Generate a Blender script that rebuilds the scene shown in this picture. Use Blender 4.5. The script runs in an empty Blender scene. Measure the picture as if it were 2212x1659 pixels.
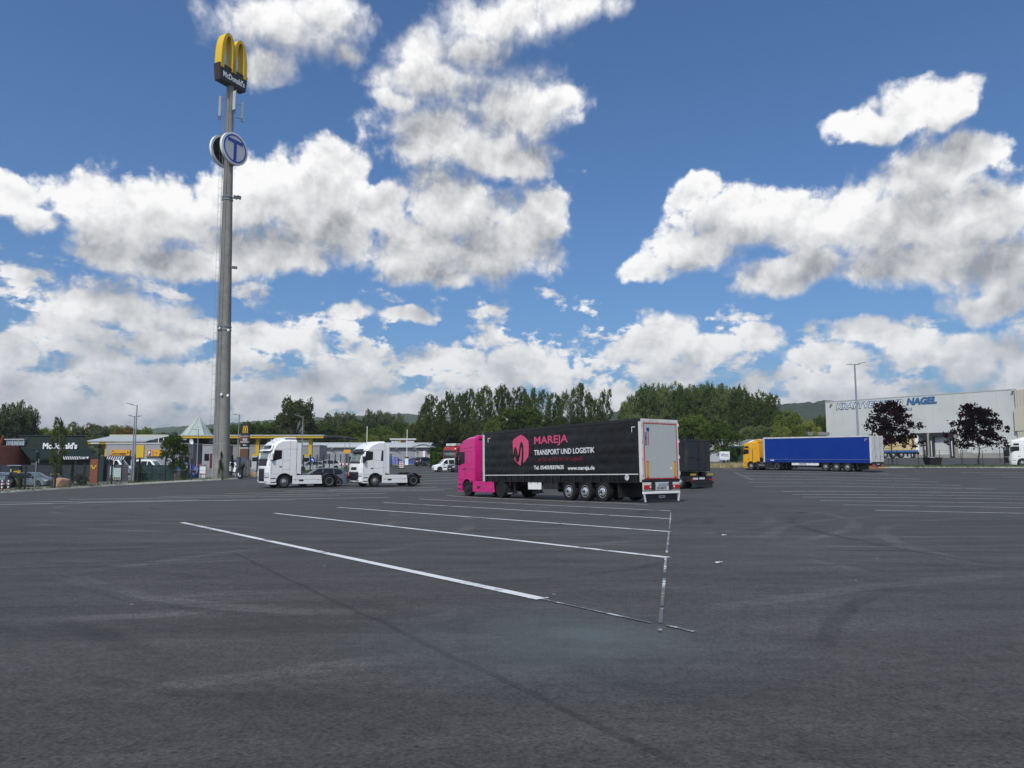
import bpy, bmesh, math, random
import numpy as np
from mathutils import Vector, Matrix, noise as mnoise
R = math.radians
sc = bpy.context.scene
C = sc.collection

# ------------------------------------------------------------------ camera, sky, sun, exposure
F = 1600.0                      # focal length in units of a 2212 px wide frame
HZ = 1000.0                     # horizon row in that frame
PITCH = math.atan((HZ - 829.5) / F)
CAM_H = 1.05
cam_d = bpy.data.cameras.new('camera'); cam = bpy.data.objects.new('camera', cam_d); C.objects.link(cam)
cam_d.sensor_width = 36.0; cam_d.lens = 36.0 * F / 2212.0
cam_d.clip_start = 0.05; cam_d.clip_end = 20000
cam.location = (0, 0, CAM_H); cam.rotation_euler = (math.pi / 2 + PITCH, 0, 0)
sc.camera = cam
cp, sp = math.cos(PITCH), math.sin(PITCH)
def ray(px, py):
    d = Vector((px - 1106.0, F * cp + (py - 829.5) * sp, F * sp - (py - 829.5) * cp))
    return d
def W(px, py, Y):
    d = ray(px, py); k = Y / d.y
    return Vector((d.x * k, Y, CAM_H + d.z * k))

SUN_AZ, SUN_EL = R(-160), R(50)     # azimuth from +Y towards +X
sun_dir = Vector((math.sin(SUN_AZ) * math.cos(SUN_EL), math.cos(SUN_AZ) * math.cos(SUN_EL), math.sin(SUN_EL)))
sun_d = bpy.data.lights.new('sun', 'SUN'); sun = bpy.data.objects.new('sun', sun_d); C.objects.link(sun)
sun_d.energy = 3.2; sun_d.angle = R(4); sun_d.color = (1.0, 0.96, 0.9)
sun.rotation_euler = sun_dir.to_track_quat('Z', 'Y').to_euler()
sun.location = (0, 0, 60)

vs = sc.view_settings
vs.view_transform = 'Standard'; vs.look = 'None'; vs.exposure = 0.0; vs.gamma = 1.0; vs.use_curve_mapping = False
sc.cycles.use_denoising = True
sc.cycles.max_bounces = 5; sc.cycles.diffuse_bounces = 2; sc.cycles.glossy_bounces = 2
sc.cycles.transmission_bounces = 3; sc.cycles.transparent_max_bounces = 6; sc.cycles.volume_bounces = 0
sc.cycles.caustics_reflective = False; sc.cycles.caustics_refractive = False

world = bpy.data.worlds.new('World'); sc.world = world; world.use_nodes = True
class NT:
    """terse node-tree helper"""
    def __init__(s, tree): s.t = tree
    def n(s, typ, **kw):
        nd = s.t.nodes.new(typ)
        for k, v in kw.items(): setattr(nd, k, v)
        return nd
    def put(s, sock, v):
        if isinstance(v, bpy.types.NodeSocket): s.t.links.new(v, sock)
        else: sock.default_value = v
    def m(s, op, a, b=0.0, c=0.0, clamp=False):
        nd = s.n('ShaderNodeMath', operation=op, use_clamp=clamp)
        s.put(nd.inputs[0], a); s.put(nd.inputs[1], b); s.put(nd.inputs[2], c)
        return nd.outputs[0]
    def v(s, op, a, b=(0, 0, 0), c=(0, 0, 0)):
        nd = s.n('ShaderNodeVectorMath', operation=op)
        s.put(nd.inputs[0], a)
        if op == 'SCALE': s.put(nd.inputs['Scale'], b)
        else:
            s.put(nd.inputs[1], b)
            if op == 'MULTIPLY_ADD': s.put(nd.inputs[2], c)
        return nd.outputs['Value'] if op in ('LENGTH', 'DISTANCE', 'DOT_PRODUCT') else nd.outputs[0]
    def noise(s, vec, scale, detail=4, rough=0.55, dim='3D', col=False, lac=2.0, norm=True):
        nd = s.n('ShaderNodeTexNoise', noise_dimensions=dim)
        nd.normalize = norm
        if vec is not None: s.put(nd.inputs['Vector'], vec)
        nd.inputs['Scale'].default_value = scale; nd.inputs['Detail'].default_value = detail
        nd.inputs['Roughness'].default_value = rough; nd.inputs['Lacunarity'].default_value = lac
        return nd.outputs['Color' if col else 'Fac']
    def step(s, x, a, b):   # smoothstep
        nd = s.n('ShaderNodeMapRange', interpolation_type='SMOOTHSTEP')
        s.put(nd.inputs[0], x); s.put(nd.inputs[1], a); s.put(nd.inputs[2], b)
        nd.inputs[3].default_value = 0.0; nd.inputs[4].default_value = 1.0
        return nd.outputs[0]
    def lin(s, x, a, b, c=0.0, d=1.0, clamp=True):
        nd = s.n('ShaderNodeMapRange'); nd.clamp = clamp
        for i, q in enumerate((x, a, b, c, d)): s.put(nd.inputs[i], q)
        return nd.outputs[0]
    def mix(s, f, a, b, mode='MIX'):
        nd = s.n('ShaderNodeMix', data_type='RGBA', blend_type=mode)
        s.put(nd.inputs[0], f); s.put(nd.inputs[6], a); s.put(nd.inputs[7], b)
        return nd.outputs[2]
    def xyz(s, x, y, z=0.0):
        nd = s.n('ShaderNodeCombineXYZ')
        s.put(nd.inputs[0], x); s.put(nd.inputs[1], y); s.put(nd.inputs[2], z)
        return nd.outputs[0]
    def sep(s, v):
        nd = s.n('ShaderNodeSeparateXYZ'); s.put(nd.inputs[0], v); return nd.outputs

# clouds: heaps of cumulus as (column, row, half width, half height) seen from the parking lot,
# turned into compass bearing and elevation so that they hang in the sky and not in the picture
CLOUDS = [
 (600,60,165,95),(700,30,110,85),(590,145,70,50),(745,115,50,35),
 (1080,40,140,75),(1240,10,130,60),(925,110,85,55),(950,175,150,60),(1010,105,90,60),
 (1120,225,125,85),(950,300,165,75),(1090,330,120,60),(1195,205,50,42),(860,230,60,35),
 (1000,440,135,95),(920,530,125,80),(1060,530,135,85),(1165,475,52,75),(930,590,110,32),
 (220,450,125,85),(345,480,130,95),(250,530,130,60),(590,430,120,80),(705,385,70,75),(700,475,130,85),
 (560,540,180,65),(400,575,150,40),(815,440,62,60),(480,450,90,60),
 (25,440,85,52),(75,495,55,40),
 (235,655,125,50),(330,690,75,30),(140,690,80,25),(355,740,80,42),
 (660,745,85,38),(560,735,60,32),(870,690,42,18),(765,680,50,22),
 (1985,370,105,78),(2095,330,75,45),(1900,475,170,95),(2085,490,180,115),(1740,485,125,75),(1590,470,120,65),
 (1505,540,95,55),(1405,575,75,30),(1740,585,160,52),(2190,560,140,80),(1960,560,180,50),(1500,425,60,35),(2150,650,150,40),
 (1860,285,85,38),(1955,235,110,45),(2055,230,75,55),
 
 (1130,795,85,50),(1200,800,55,40),(1435,735,75,45),(1380,765,70,35),(1525,770,90,35),(1655,740,62,42),
 (1880,725,85,42),(1965,745,90,50),(2085,765,110,60),(2200,760,60,60),(1780,785,90,30),
]
def azel(px, py):
    d = ray(px, py).normalized()
    return math.atan2(d.x, d.y), math.asin(d.z)
blobs = []
for (x, y, rx, ry, *st) in CLOUDS:
    a0, e0 = azel(x, y); a1, _ = azel(x + rx, y); _, e1 = azel(x, y - ry)
    blobs.append((a0, e0, abs(a1 - a0), abs(e1 - e0), st[0] if st else 0.0))

g = bpy.data.node_groups.new('cloud_density', 'ShaderNodeTree')
g.interface.new_socket('P', in_out='INPUT', socket_type='NodeSocketVector')
g.interface.new_socket('D', in_out='OUTPUT', socket_type='NodeSocketFloat')
g.interface.new_socket('S', in_out='OUTPUT', socket_type='NodeSocketFloat')
G = NT(g)
gi = G.n('NodeGroupInput'); go = G.n('NodeGroupOutput')
p0 = gi.outputs['P']
w1 = G.noise(p0, 7.0, 4, 0.55, '2D', col=True)
w1 = G.v('MULTIPLY_ADD', w1, (0.08, 0.06, 0), (-0.04, -0.03, 0))
pw = G.v('ADD', p0, w1)
fb = G.noise(p0, 20.0, 8, 0.60, '2D')
def heap(vec, k, sm):
    acc = None
    for (a, e, ra, re, thin) in blobs:
        q = G.v('MULTIPLY_ADD', vec, (1 / (ra * k), 1 / (re * k), 0), (-a / (ra * k), -e / (re * k), 0))
        l = G.v('LENGTH', q)
        if thin: l = G.m('ADD', l, thin)
        acc = l if acc is None else G.m('SMOOTH_MIN', acc, l, sm)
    return G.m('SUBTRACT', 1.0, acc)
mass = heap(pw, 1.22, 0.18)
mass_s = heap(G.v('MULTIPLY_ADD', w1, (0.45, 0.45, 0), p0), 1.18, 0.25)      # calmer, for the light
pe = G.sep(p0)
# the long belt of cumulus low over the horizon
belt_n = G.noise(G.v('MULTIPLY', p0, (1.0, 2.1, 1.0)), 12.0, 5, 0.6, '2D')
rise = G.lin(pe[0], -0.60, 0.25, 0.275, 0.215)
cov = G.lin(pe[1], 0.0, rise, 1.15, -0.30, clamp=False)
belt = G.m('ADD', cov, G.m('MULTIPLY_ADD', belt_n, 2.6, -1.3))
belt = G.m('MINIMUM', belt, 0.9)
# the same broken cumulus goes on all round, outside the stretch described above
gen_n = G.noise(G.v('MULTIPLY', p0, (1.0, 1.5, 1.0)), 3.2, 3, 0.5, '2D')
out_a = G.step(G.m('ABSOLUTE', pe[0]), 0.66, 0.85)
out_e = G.step(pe[1], 0.66, 0.80)
outm = G.m('MAXIMUM', out_a, out_e)
gen = G.m('ADD', G.m('MULTIPLY_ADD', gen_n, 4.0, -1.95), G.m('MULTIPLY_ADD', outm, 2.0, -2.0))
rest = G.m('MAXIMUM', belt, gen)
mass = G.m('MAXIMUM', mass, rest)
d = G.m('ADD', G.m('MULTIPLY', mass, 1.6), G.m('MULTIPLY_ADD', fb, 1.5, -0.75))
d = G.m('SMOOTH_MIN', d, G.m('MULTIPLY_ADD', mass, 2.5, 0.62), 0.2)          # no stray flecks out in the blue
fs = G.noise(p0, 16.0, 3, 0.5, '2D')
G.put(go.inputs['D'], d)
G.put(go.inputs['S'], G.m('ADD', G.m('MAXIMUM', mass_s, G.m('MULTIPLY', rest, 0.8)), G.m('MULTIPLY_ADD', fs, 0.7, -0.35)))

N = NT(world.node_tree); world.node_tree.nodes.clear()
tc = N.n('ShaderNodeTexCoord').outputs['Generated']
x, y, z = N.sep(tc)
az = N.m('ARCTAN2', x, y); el = N.m('ARCSINE', z)
P = N.xyz(az, el, 0.0)
def dens(vec, o):
    nd = N.n('ShaderNodeGroup'); nd.node_tree = g
    N.put(nd.inputs[0], vec); return nd.outputs[o]
def billow(vec):        # rounded cauliflower lumps
    nd = N.n('ShaderNodeTexVoronoi', voronoi_dimensions='2D', feature='F1'); nd.normalize = True
    N.put(nd.inputs['Vector'], vec); nd.inputs['Scale'].default_value = 24.0; nd.inputs['Detail'].default_value = 2.0; nd.inputs['Roughness'].default_value = 0.55; nd.inputs['Lacunarity'].default_value = 2.3
    return nd.outputs['Distance']
wv = N.v('MULTIPLY_ADD', N.noise(P, 14.0, 3, 0.55, '2D', col=True), (0.05, 0.04, 0), (-0.025, -0.02, 0))
PB = N.v('ADD', P, wv)
b0 = billow(PB); b1 = billow(N.v('ADD', PB, (-0.004, 0.011, 0.0)))
D0 = N.m('ADD', dens(P, 0), N.m('MULTIPLY_ADD', b0, -0.9, 0.26))
D1 = dens(N.v('ADD', P, (-0.010, 0.047, 0.0)), 1)
emb = N.m('ADD', N.m('SUBTRACT', N.noise(P, 17.0, 7, 0.58, '2D'), N.noise(N.v('ADD', P, (-0.006, 0.018, 0.0)), 17.0, 7, 0.58, '2D')), N.m('MULTIPLY', N.m('SUBTRACT', b1, b0), 0.55))
shade = N.m('ADD', N.lin(D1, -0.32, 1.25, 0.0, 1.0), N.m('MULTIPLY', emb, -1.05), clamp=True)
high = N.step(el, 0.36, 0.56)           # the highest, nearest heaps fray out
soft = N.m('MULTIPLY_ADD', high, 0.7, N.lin(shade, 0.0, 1.0, 0.42, 1.15))
alpha = N.m('MULTIPLY', N.step(D0, 0.0, soft), N.step(el, -0.02, 0.02))
far = N.step(el, 0.26, 0.02)            # clouds low over the horizon are seen through more air
lit = N.mix(far, (10.3, 10.25, 10.2, 1), (8.6, 8.65, 8.7, 1))
gry = N.mix(far, (3.2, 3.35, 3.6, 1), (4.0, 4.4, 4.9, 1))
cloud = N.mix(shade, lit, gry)
sky = N.n('ShaderNodeTexSky', sky_type='NISHITA')
sky.sun_disc = False; sky.sun_elevation = SUN_EL; sky.sun_rotation = SUN_AZ
sky.altitude = 100; sky.air_density = 1.0; sky.dust_density = 2.4; sky.ozone_density = 1.6
skyc = N.mix(1.0, sky.outputs[0], (0.57, 0.91, 1.26, 1), "MULTIPLY")
colr = N.mix(alpha, skyc, cloud)
bg = N.n('ShaderNodeBackground'); N.put(bg.inputs[0], colr); bg.inputs[1].default_value = 0.1
wo = N.n('ShaderNodeOutputWorld'); N.put(wo.inputs[0], bg.outputs[0])
world.cycles.sampling_method = 'MANUAL'; world.cycles.sample_map_resolution = 512

# ------------------------------------------------------------------ helpers
def tag(o, label=None, cat=None, group=None, kind=None):
    if label: o['label'] = label
    if cat: o['category'] = cat
    if group: o['group'] = group
    if kind: o['kind'] = kind
    return o
def empty(name, loc=(0, 0, 0), rot=(0, 0, 0), parent=None):
    o = bpy.data.objects.new(name, None); C.objects.link(o)
    o.location = loc; o.rotation_euler = rot; o.empty_display_size = 0.2
    if parent: o.parent = parent
    return o
def thing(name, label, cat, loc=(0, 0, 0), rot=(0, 0, 0), group=None):
    return tag(empty(name, loc, rot), label, cat, group)
def link(name, me, mat=None, parent=None, loc=None, rot=None):
    o = bpy.data.objects.new(name, me); C.objects.link(o)
    if mat is not None and not me.materials: me.materials.append(mat)
    if parent: o.parent = parent
    if loc is not None: o.location = loc
    if rot is not None: o.rotation_euler = rot
    return o
def copy_tree(o, parent=None):
    c = o.copy(); C.objects.link(c); c.parent = parent
    for ch in o.children: copy_tree(ch, c)
    return c

class MB:
    """collects shapes and links them as one mesh object"""
    def __init__(s): s.V = []; s.Fc = []
    def add(s, vs, fs):
        b = len(s.V); s.V += [tuple(v) for v in vs]; s.Fc += [tuple(i + b for i in f) for f in fs]; return s
    def box(s, x0, x1, y0, y1, z0, z1, ch=0.0):
        if ch <= 0:
            vs = [(x, y, z) for z in (z0, z1) for y in (y0, y1) for x in (x0, x1)]
            return s.add(vs, [(0, 2, 3, 1), (4, 5, 7, 6), (0, 1, 5, 4), (2, 6, 7, 3), (0, 4, 6, 2), (1, 3, 7, 5)])
        # chamfered vertical and horizontal edges: rings of octagons
        def ring(z, i):
            a0, a1, b0, b1 = x0 + i, x1 - i, y0 + i, y1 - i
            return [(a0 + ch, b0, z), (a1 - ch, b0, z), (a1, b0 + ch, z), (a1, b1 - ch, z), (a1 - ch, b1, z), (a0 + ch, b1, z), (a0, b1 - ch, z), (a0, b0 + ch, z)]
        rs = [ring(z0, ch), ring(z0 + ch, 0), ring(z1 - ch, 0), ring(z1, ch)]
        return s.rings(rs)
    def rings(s, rs, cap=True, closed=True):
        n = len(rs[0]); vs = [p for r in rs for p in r]; fs = []
        for k in range(len(rs) - 1):
            for i in range(n if closed else n - 1):
                j = (i + 1) % n
                fs.append((k * n + i, k * n + j, (k + 1) * n + j, (k + 1) * n + i))
        if cap: fs.append(tuple(range(n - 1, -1, -1))); fs.append(tuple(range((len(rs) - 1) * n, len(rs) * n)))
        return s.add(vs, fs)
    def tube(s, pts, r, n=8, cap=True):
        pts = [Vector(p) for p in pts]; rs = []
        rr = r if isinstance(r, (list, tuple)) else [r] * len(pts)
        up = None
        for i, p in enumerate(pts):
            t = (pts[min(i + 1, len(pts) - 1)] - pts[max(i - 1, 0)]).normalized()
            if up is None: up = Vector((0, 0, 1)) if abs(t.z) < 0.9 else Vector((1, 0, 0))
            a = t.cross(up)
            if a.length < 1e-5: a = t.cross(Vector((0, 1, 0)))
            a.normalize(); b = a.cross(t).normalized(); up = b
            rs.append([p + (a * math.cos(2 * math.pi * k / n) + b * math.sin(2 * math.pi * k / n)) * rr[i] for k in range(n)])
        return s.rings(rs, cap)
    def lathe(s, prof, n=24, axis='y', off=(0, 0, 0)):
        """prof: (radius, position along the axis)"""
        rs = []
        for (r, a) in prof:
            ring = []
            for k in range(n):
                c_, s_ = math.cos(2 * math.pi * k / n) * r, math.sin(2 * math.pi * k / n) * r
                q = (c_, a, s_) if axis == 'y' else ((c_, s_, a) if axis == 'z' else (a, c_, s_))
                ring.append((q[0] + off[0], q[1] + off[1], q[2] + off[2]))
            rs.append(ring)
        return s.rings(rs, True)
    def prism(s, poly, y0, y1, axis='y'):
        """polygon in (x,z) drawn out along y (or (x,y) along z, (y,z) along x)"""
        def pt(a, b, t): return (a, t, b) if axis == 'y' else ((a, b, t) if axis == 'z' else (t, a, b))
        return s.rings([[pt(a, b, t) for a, b in poly] for t in (y0, y1)])
    def quad(s, a, b, c, d): return s.add([a, b, c, d], [(0, 1, 2, 3)])
    def grid(s, fn, us, vs_):
        vs = [fn(u, v) for v in vs_ for u in us]; n = len(us); fs = []
        for j in range(len(vs_) - 1):
            for i in range(n - 1): fs.append((j * n + i, j * n + i + 1, (j + 1) * n + i + 1, (j + 1) * n + i))
        return s.add(vs, fs)
    def mesh(s, name, mat=None, smooth=None, fix=True):
        me = bpy.data.meshes.new(name); me.from_pydata(s.V, [], s.Fc)
        if fix:
            bm = bmesh.new(); bm.from_mesh(me); bmesh.ops.recalc_face_normals(bm, faces=bm.faces); bm.to_mesh(me); bm.free()
        if smooth:
            me.polygons.foreach_set('use_smooth', [True] * len(me.polygons)); me.set_sharp_from_angle(angle=R(smooth))
        if mat: me.materials.append(mat)
        me.update(); return me
    def build(s, name, mat=None, parent=None, loc=None, rot=None, smooth=None, bevel=0.0):
        o = link(name, s.mesh(name, mat, smooth), None, parent, loc, rot)
        if bevel:
            md = o.modifiers.new('bevel', 'BEVEL'); md.width = bevel; md.segments = 2; md.limit_method = 'ANGLE'; md.angle_limit = R(35)
        return o

TEXTS = []
TM = {}
def text(body, mat, parent, origin, xdir, updir, width=None, height=1.0, bold=0.0, shear=0.0, ext=0.01, name='lettering', spacing=1.0):
    """lettering as a text object: origin = lower left, xdir/updir = directions (in the parent's frame)"""
    cu = bpy.data.curves.new(name, 'FONT'); cu.body = body; cu.size = 1.0; cu.offset = bold; cu.shear = shear
    cu.extrude = 0.5; cu.space_character = spacing; cu.resolution_u = 3; cu.fill_mode = 'BOTH'
    cu.materials.append(mat)
    o = bpy.data.objects.new(name, cu); C.objects.link(o); o.parent = parent
    TEXTS.append((o, Vector(origin), Vector(xdir).normalized(), Vector(updir).normalized(), width, height, ext))
    return o
def fit_texts():
    bpy.context.view_layer.update(); dg = bpy.context.evaluated_depsgraph_get()
    for (o, org, xd, ud, width, height, ext) in TEXTS:
        bb = [Vector(b) for b in o.bound_box]
        x0, x1 = min(b.x for b in bb), max(b.x for b in bb); y0, y1 = min(b.y for b in bb), max(b.y for b in bb)
        sy = height / max(y1 - y0, 1e-4); sx = (width / max(x1 - x0, 1e-4)) if width else sy
        nd = xd.cross(ud).normalized()
        M = Matrix((xd * sx, ud * sy, nd * ext)).transposed().to_4x4()
        M.translation = org - M.to_3x3() @ Vector((x0, y0, 0))
        me = bpy.data.meshes.new_from_object(o.evaluated_get(dg)); nm = o.name.split('.')[0]; par = o.parent; cu = o.data
        bpy.data.objects.remove(o); bpy.data.curves.remove(cu)
        me.name = nm; q = link(nm, me, None, par); q.matrix_local = M
def flat(polys, mat, parent, name, fn, thick=0.006):
    """flat emblem from several outlines (holes allowed); fn maps (a,b,t) to a point; t = thickness"""
    from mathutils.geometry import tessellate_polygon
    for poly in polys: pass
    mb = MB()
    for poly in polys:
        n = len(poly)
        tri = tessellate_polygon([[Vector((a, b, 0)) for a, b in poly]])
        vs = [fn(a, b, thick) for a, b in poly] + [fn(a, b, 0) for a, b in poly]
        fs = [tuple(t) for t in tri] + [(i, (i + 1) % n, (i + 1) % n + n, i + n) for i in range(n)]
        mb.add(vs, fs)
    return mb.build(name, mat, parent)

# ------------------------------------------------------------------ materials
MATS = {}
def mat(name, col, rough=0.6, metal=0.0, var=0.12, scale=6.0, bump=0.0, bscale=40.0, spec=0.5, coat=0.0, dirt=None, dscale=1.5, damt=0.5, trans=0.0, alpha=1.0, sheen=0.0, two=None):
    if name in MATS: return MATS[name]
    m = bpy.data.materials.new(name); m.use_nodes = True; t = NT(m.node_tree)
    b = m.node_tree.nodes['Principled BSDF']
    tc = t.n('ShaderNodeTexCoord').outputs['Object']
    c = (*col, 1)
    n1 = t.noise(tc, scale, 5, 0.6)
    f = t.lin(n1, 0.25, 0.75, 1 - var, 1 + var)
    cc = t.mix(1.0, c, t.xyz(f, f, f), 'MULTIPLY')
    if two is not None: cc = t.mix(t.step(t.noise(tc, scale * 0.6, 4, 0.6), 0.42, 0.6), cc, (*two, 1))
    if dirt is not None:
        dn = t.noise(t.v('MULTIPLY', tc, (1, 1, 0.5)), dscale, 6, 0.65)
        cc = t.mix(t.m('MULTIPLY', t.step(dn, 0.45, 0.72), damt), cc, (*dirt, 1))
    t.put(b.inputs['Base Color'], cc)
    t.put(b.inputs['Roughness'], t.lin(t.noise(tc, scale * 2.3, 4), 0.3, 0.7, max(0.02, rough - 0.08), min(1, rough + 0.08)))
    b.inputs['Metallic'].default_value = metal; b.inputs['Specular IOR Level'].default_value = spec
    if coat: b.inputs['Coat Weight'].default_value = coat; b.inputs['Coat Roughness'].default_value = 0.08
    if trans: b.inputs['Transmission Weight'].default_value = trans
    if alpha < 1: b.inputs['Alpha'].default_value = alpha
    if bump:
        bn = t.n('ShaderNodeBump'); bn.inputs['Strength'].default_value = bump; bn.inputs['Distance'].default_value = 0.02
        t.put(bn.inputs['Height'], t.noise(tc, bscale, 4)); t.put(b.inputs['Normal'], bn.outputs[0])
    MATS[name] = m; return m

# ------------------------------------------------------------------ the lay of the land
ctrl = []
NEAR = math.tan(math.atan(207.5 / F) - PITCH)        # the lot falls away from the camera
for X in (-60, -35, -15, 0, 15, 35, 60):
    for Y in (-30, -12, 0, 8, 18, 28, 36): ctrl.append((X, Y, -NEAR * Y))
def cpt(px, py, Y): w = W(px, py, Y); ctrl.append((w.x, w.y, w.z))
for q in [(640,1053,59),(720,1051,62),(560,1055,57),(830,1051,63.7),(905,1050,66),(1000,1072,48),(1200,1079,41.5),
          (0,1066,66),(140,1057,70.5),(283,1048,75),(400,1041,77),(478,1037.5,78.5),(557,1031,84),(650,1021.5,97),(740,1016,110),(800,1012,121),(870,1008,138),(930,1004,150),
          (960,1018.6,103),(900,1030,84),(780,1034,80),(1000,1014,112),(890,1004.6,141),
          (1500,1056,58),(1480,1052,62),(1860,1020.5,81.6),(1750,1018.5,86),(1640,1016.6,92),(1565,1008,110),
          (1905,1011,93),(2000,1010.6,93),(2212,1011.5,92),(2350,1012,92),(1700,1050,56),(1900,1048,57),(2100,1050,55),(2300,1052,53),(1628,1051,57.5),
          (1950,991,125),(2100,990,128),(2250,990,128),(1800,990,150),(1600,997,130),(1100,1003,150),(1300,1002,150),(1450,1003,140),
          (100,1043,82),(280,1040,84),(350,1020,100),(520,1015,106),(650,1010,120),(0,1046,82),(-250,1050,82),(-250,1075,66)]: cpt(*q)
for X in (-300, -200, -100, 0, 100, 200, 300):
    for Y in (190, 260, 400): ctrl.append((X, Y, 1.2))
ctrl = np.array(ctrl, float)
def tps_k(r2): return 0.5 * r2 * np.log(np.maximum(r2, 1e-9))
nC = len(ctrl); P2 = ctrl[:, :2] / 50.0
A = np.zeros((nC + 3, nC + 3)); d2 = ((P2[:, None] - P2[None]) ** 2).sum(-1)
A[:nC, :nC] = tps_k(d2) + np.eye(nC) * 0.012
A[:nC, nC] = 1; A[:nC, nC + 1:] = P2; A[nC, :nC] = 1; A[nC + 1:, :nC] = P2.T
sol = np.linalg.solve(A, np.concatenate([ctrl[:, 2], np.zeros(3)]))
def gz_arr(X, Y):
    q = np.stack([X, Y], -1) / 50.0
    r2 = ((q[:, None] - P2[None]) ** 2).sum(-1)
    z = tps_k(r2) @ sol[:nC] + sol[nC] + q @ sol[nC + 1:]
    far_ = np.clip((np.hypot(X, Y) - 200) / 150, 0, 1)
    return z * (1 - far_) + 1.2 * far_
def gz(x, y): return float(gz_arr(np.array([x]), np.array([y]))[0])
def hit(px, py):
    """where the ray through a pixel meets the ground"""
    d = ray(px, py); d = d / d.y
    lo, step = 2.0, 0.5
    Ys = np.arange(1.0, 260.0, 0.5)
    zz = CAM_H + d.z * Ys - gz_arr(d.x * Ys, Ys)
    k = np.argmax(zz < 0)
    if zz[k] >= 0: k = len(Ys) - 1
    a, b = Ys[max(k - 1, 0)], Ys[k]
    for _ in range(12):
        m_ = (a + b) / 2
        if CAM_H + d.z * m_ - gz(d.x * m_, m_) < 0: b = m_
        else: a = m_
    return Vector((d.x * b, b, gz(d.x * b, b)))

def axis_steps(lim, near=1.6, grow=1.11):
    xs = [0.0]; s_ = near
    while xs[-1] < lim:
        xs.append(xs[-1] + s_)
        if xs[-1] > 130: s_ *= grow
    return xs
ax = axis_steps(4500, 2.0, 1.25); xs = [-v for v in ax[:0:-1]] + ax
ys = [v - 40 for v in axis_steps(4500, 2.0, 1.25)]
# ground: one sheet that runs out to the hills
def sheet(name, mt, x_list, y_list, lift, keep=None):
    X, Y = np.meshgrid(np.array(x_list), np.array(y_list)); Z = gz_arr(X.ravel(), Y.ravel()) + lift
    vs = np.stack([X.ravel(), Y.ravel(), Z], -1); n = len(x_list); fs = []
    for j in range(len(y_list) - 1):
        for i in range(n - 1):
            fs.append((j * n + i, j * n + i + 1, (j + 1) * n + i + 1, (j + 1) * n + i))
    me = bpy.data.meshes.new(name); me.from_pydata(vs.tolist(), [], fs)
    me.polygons.foreach_set('use_smooth', [True] * len(fs)); me.materials.append(mt)
    return link(name, me)
M_GRASS = mat('meadow', (0.06, 0.085, 0.03), 0.9, var=0.3, scale=0.3, two=(0.10, 0.10, 0.045), spec=0.2)
tag(sheet('ground', M_GRASS, xs, ys, -0.05), kind='structure')

# asphalt: colour, seams, tyre tracks and stone chips all in the ground's own metres
m = bpy.data.materials.new('asphalt'); m.use_nodes = True; t = NT(m.node_tree); b = m.node_tree.nodes['Principled BSDF']
tc = t.n('ShaderNodeTexCoord').outputs['Object']; ox, oy, oz = t.sep(tc)
flat2 = t.xyz(ox, oy, 0.0)
grain = t.noise(flat2, 46.0, 3, 0.7); grain2 = t.noise(flat2, 11.0, 4, 0.75)
big = t.noise(flat2, 0.09, 4, 0.6); mid = t.noise(flat2, 0.55, 5, 0.65)
def turned(a_, sx, sy):
    c_, s_ = math.cos(a_), math.sin(a_)
    return t.xyz(t.m('MULTIPLY', t.m('MULTIPLY_ADD', ox, c_, t.m('MULTIPLY', oy, s_)), sx), t.m('MULTIPLY', t.m('MULTIPLY_ADD', oy, c_, t.m('MULTIPLY', ox, -s_)), sy), 0.0)
streak = t.noise(turned(0.12, 0.10, 1.5), 1.0, 5, 0.65)          # paver passes
streak2 = t.noise(turned(-0.55, 0.16, 2.2), 1.0, 4, 0.6); smear = t.noise(turned(0.5, 0.5, 1.2), 1.0, 5, 0.7)
val = t.m('ADD', t.m('MULTIPLY_ADD', t.m('SUBTRACT', grain, 0.5), 3.0, 1.0), t.m('MULTIPLY', t.m('SUBTRACT', grain2, 0.5), 1.7))
val = t.m('MULTIPLY', val, t.lin(big, 0.3, 0.7, 0.80, 1.18))
val = t.m('MULTIPLY', val, t.lin(mid, 0.3, 0.7, 0.88, 1.12))
val = t.m('MULTIPLY', val, t.lin(streak, 0.3, 0.7, 0.74, 1.26))
val = t.m('MULTIPLY', val, t.lin(streak2, 0.3, 0.7, 0.90, 1.10)); val = t.m('MULTIPLY', val, t.lin(smear, 0.3, 0.7, 0.90, 1.10))
wob_n = t.noise(flat2, 0.8, 3); brk = t.step(t.noise(flat2, 0.6, 4, 0.7), 0.36, 0.58)
def line_mask(a, b_, w, wob=0.05):
    a, b_ = Vector(a[:2]), Vector(b_[:2]); u = (b_ - a).normalized(); nrm = Vector((-u.y, u.x))
    wn = t.m('MULTIPLY_ADD', wob_n, wob * 2, -wob)
    dd = t.m('ADD', t.v('DOT_PRODUCT', t.v('SUBTRACT', flat2, (a.x, a.y, 0)), (nrm.x, nrm.y, 0)), wn)
    along = t.v('DOT_PRODUCT', t.v('SUBTRACT', flat2, (a.x, a.y, 0)), (u.x, u.y, 0))
    L = (b_ - a).length
    inside = t.m('MULTIPLY', t.step(along, -0.3, 0.1), t.step(along, L + 0.3, L - 0.1))
    return t.m('MULTIPLY', t.step(t.m('ABSOLUTE', dd), w, w * 0.6), inside)
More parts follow.
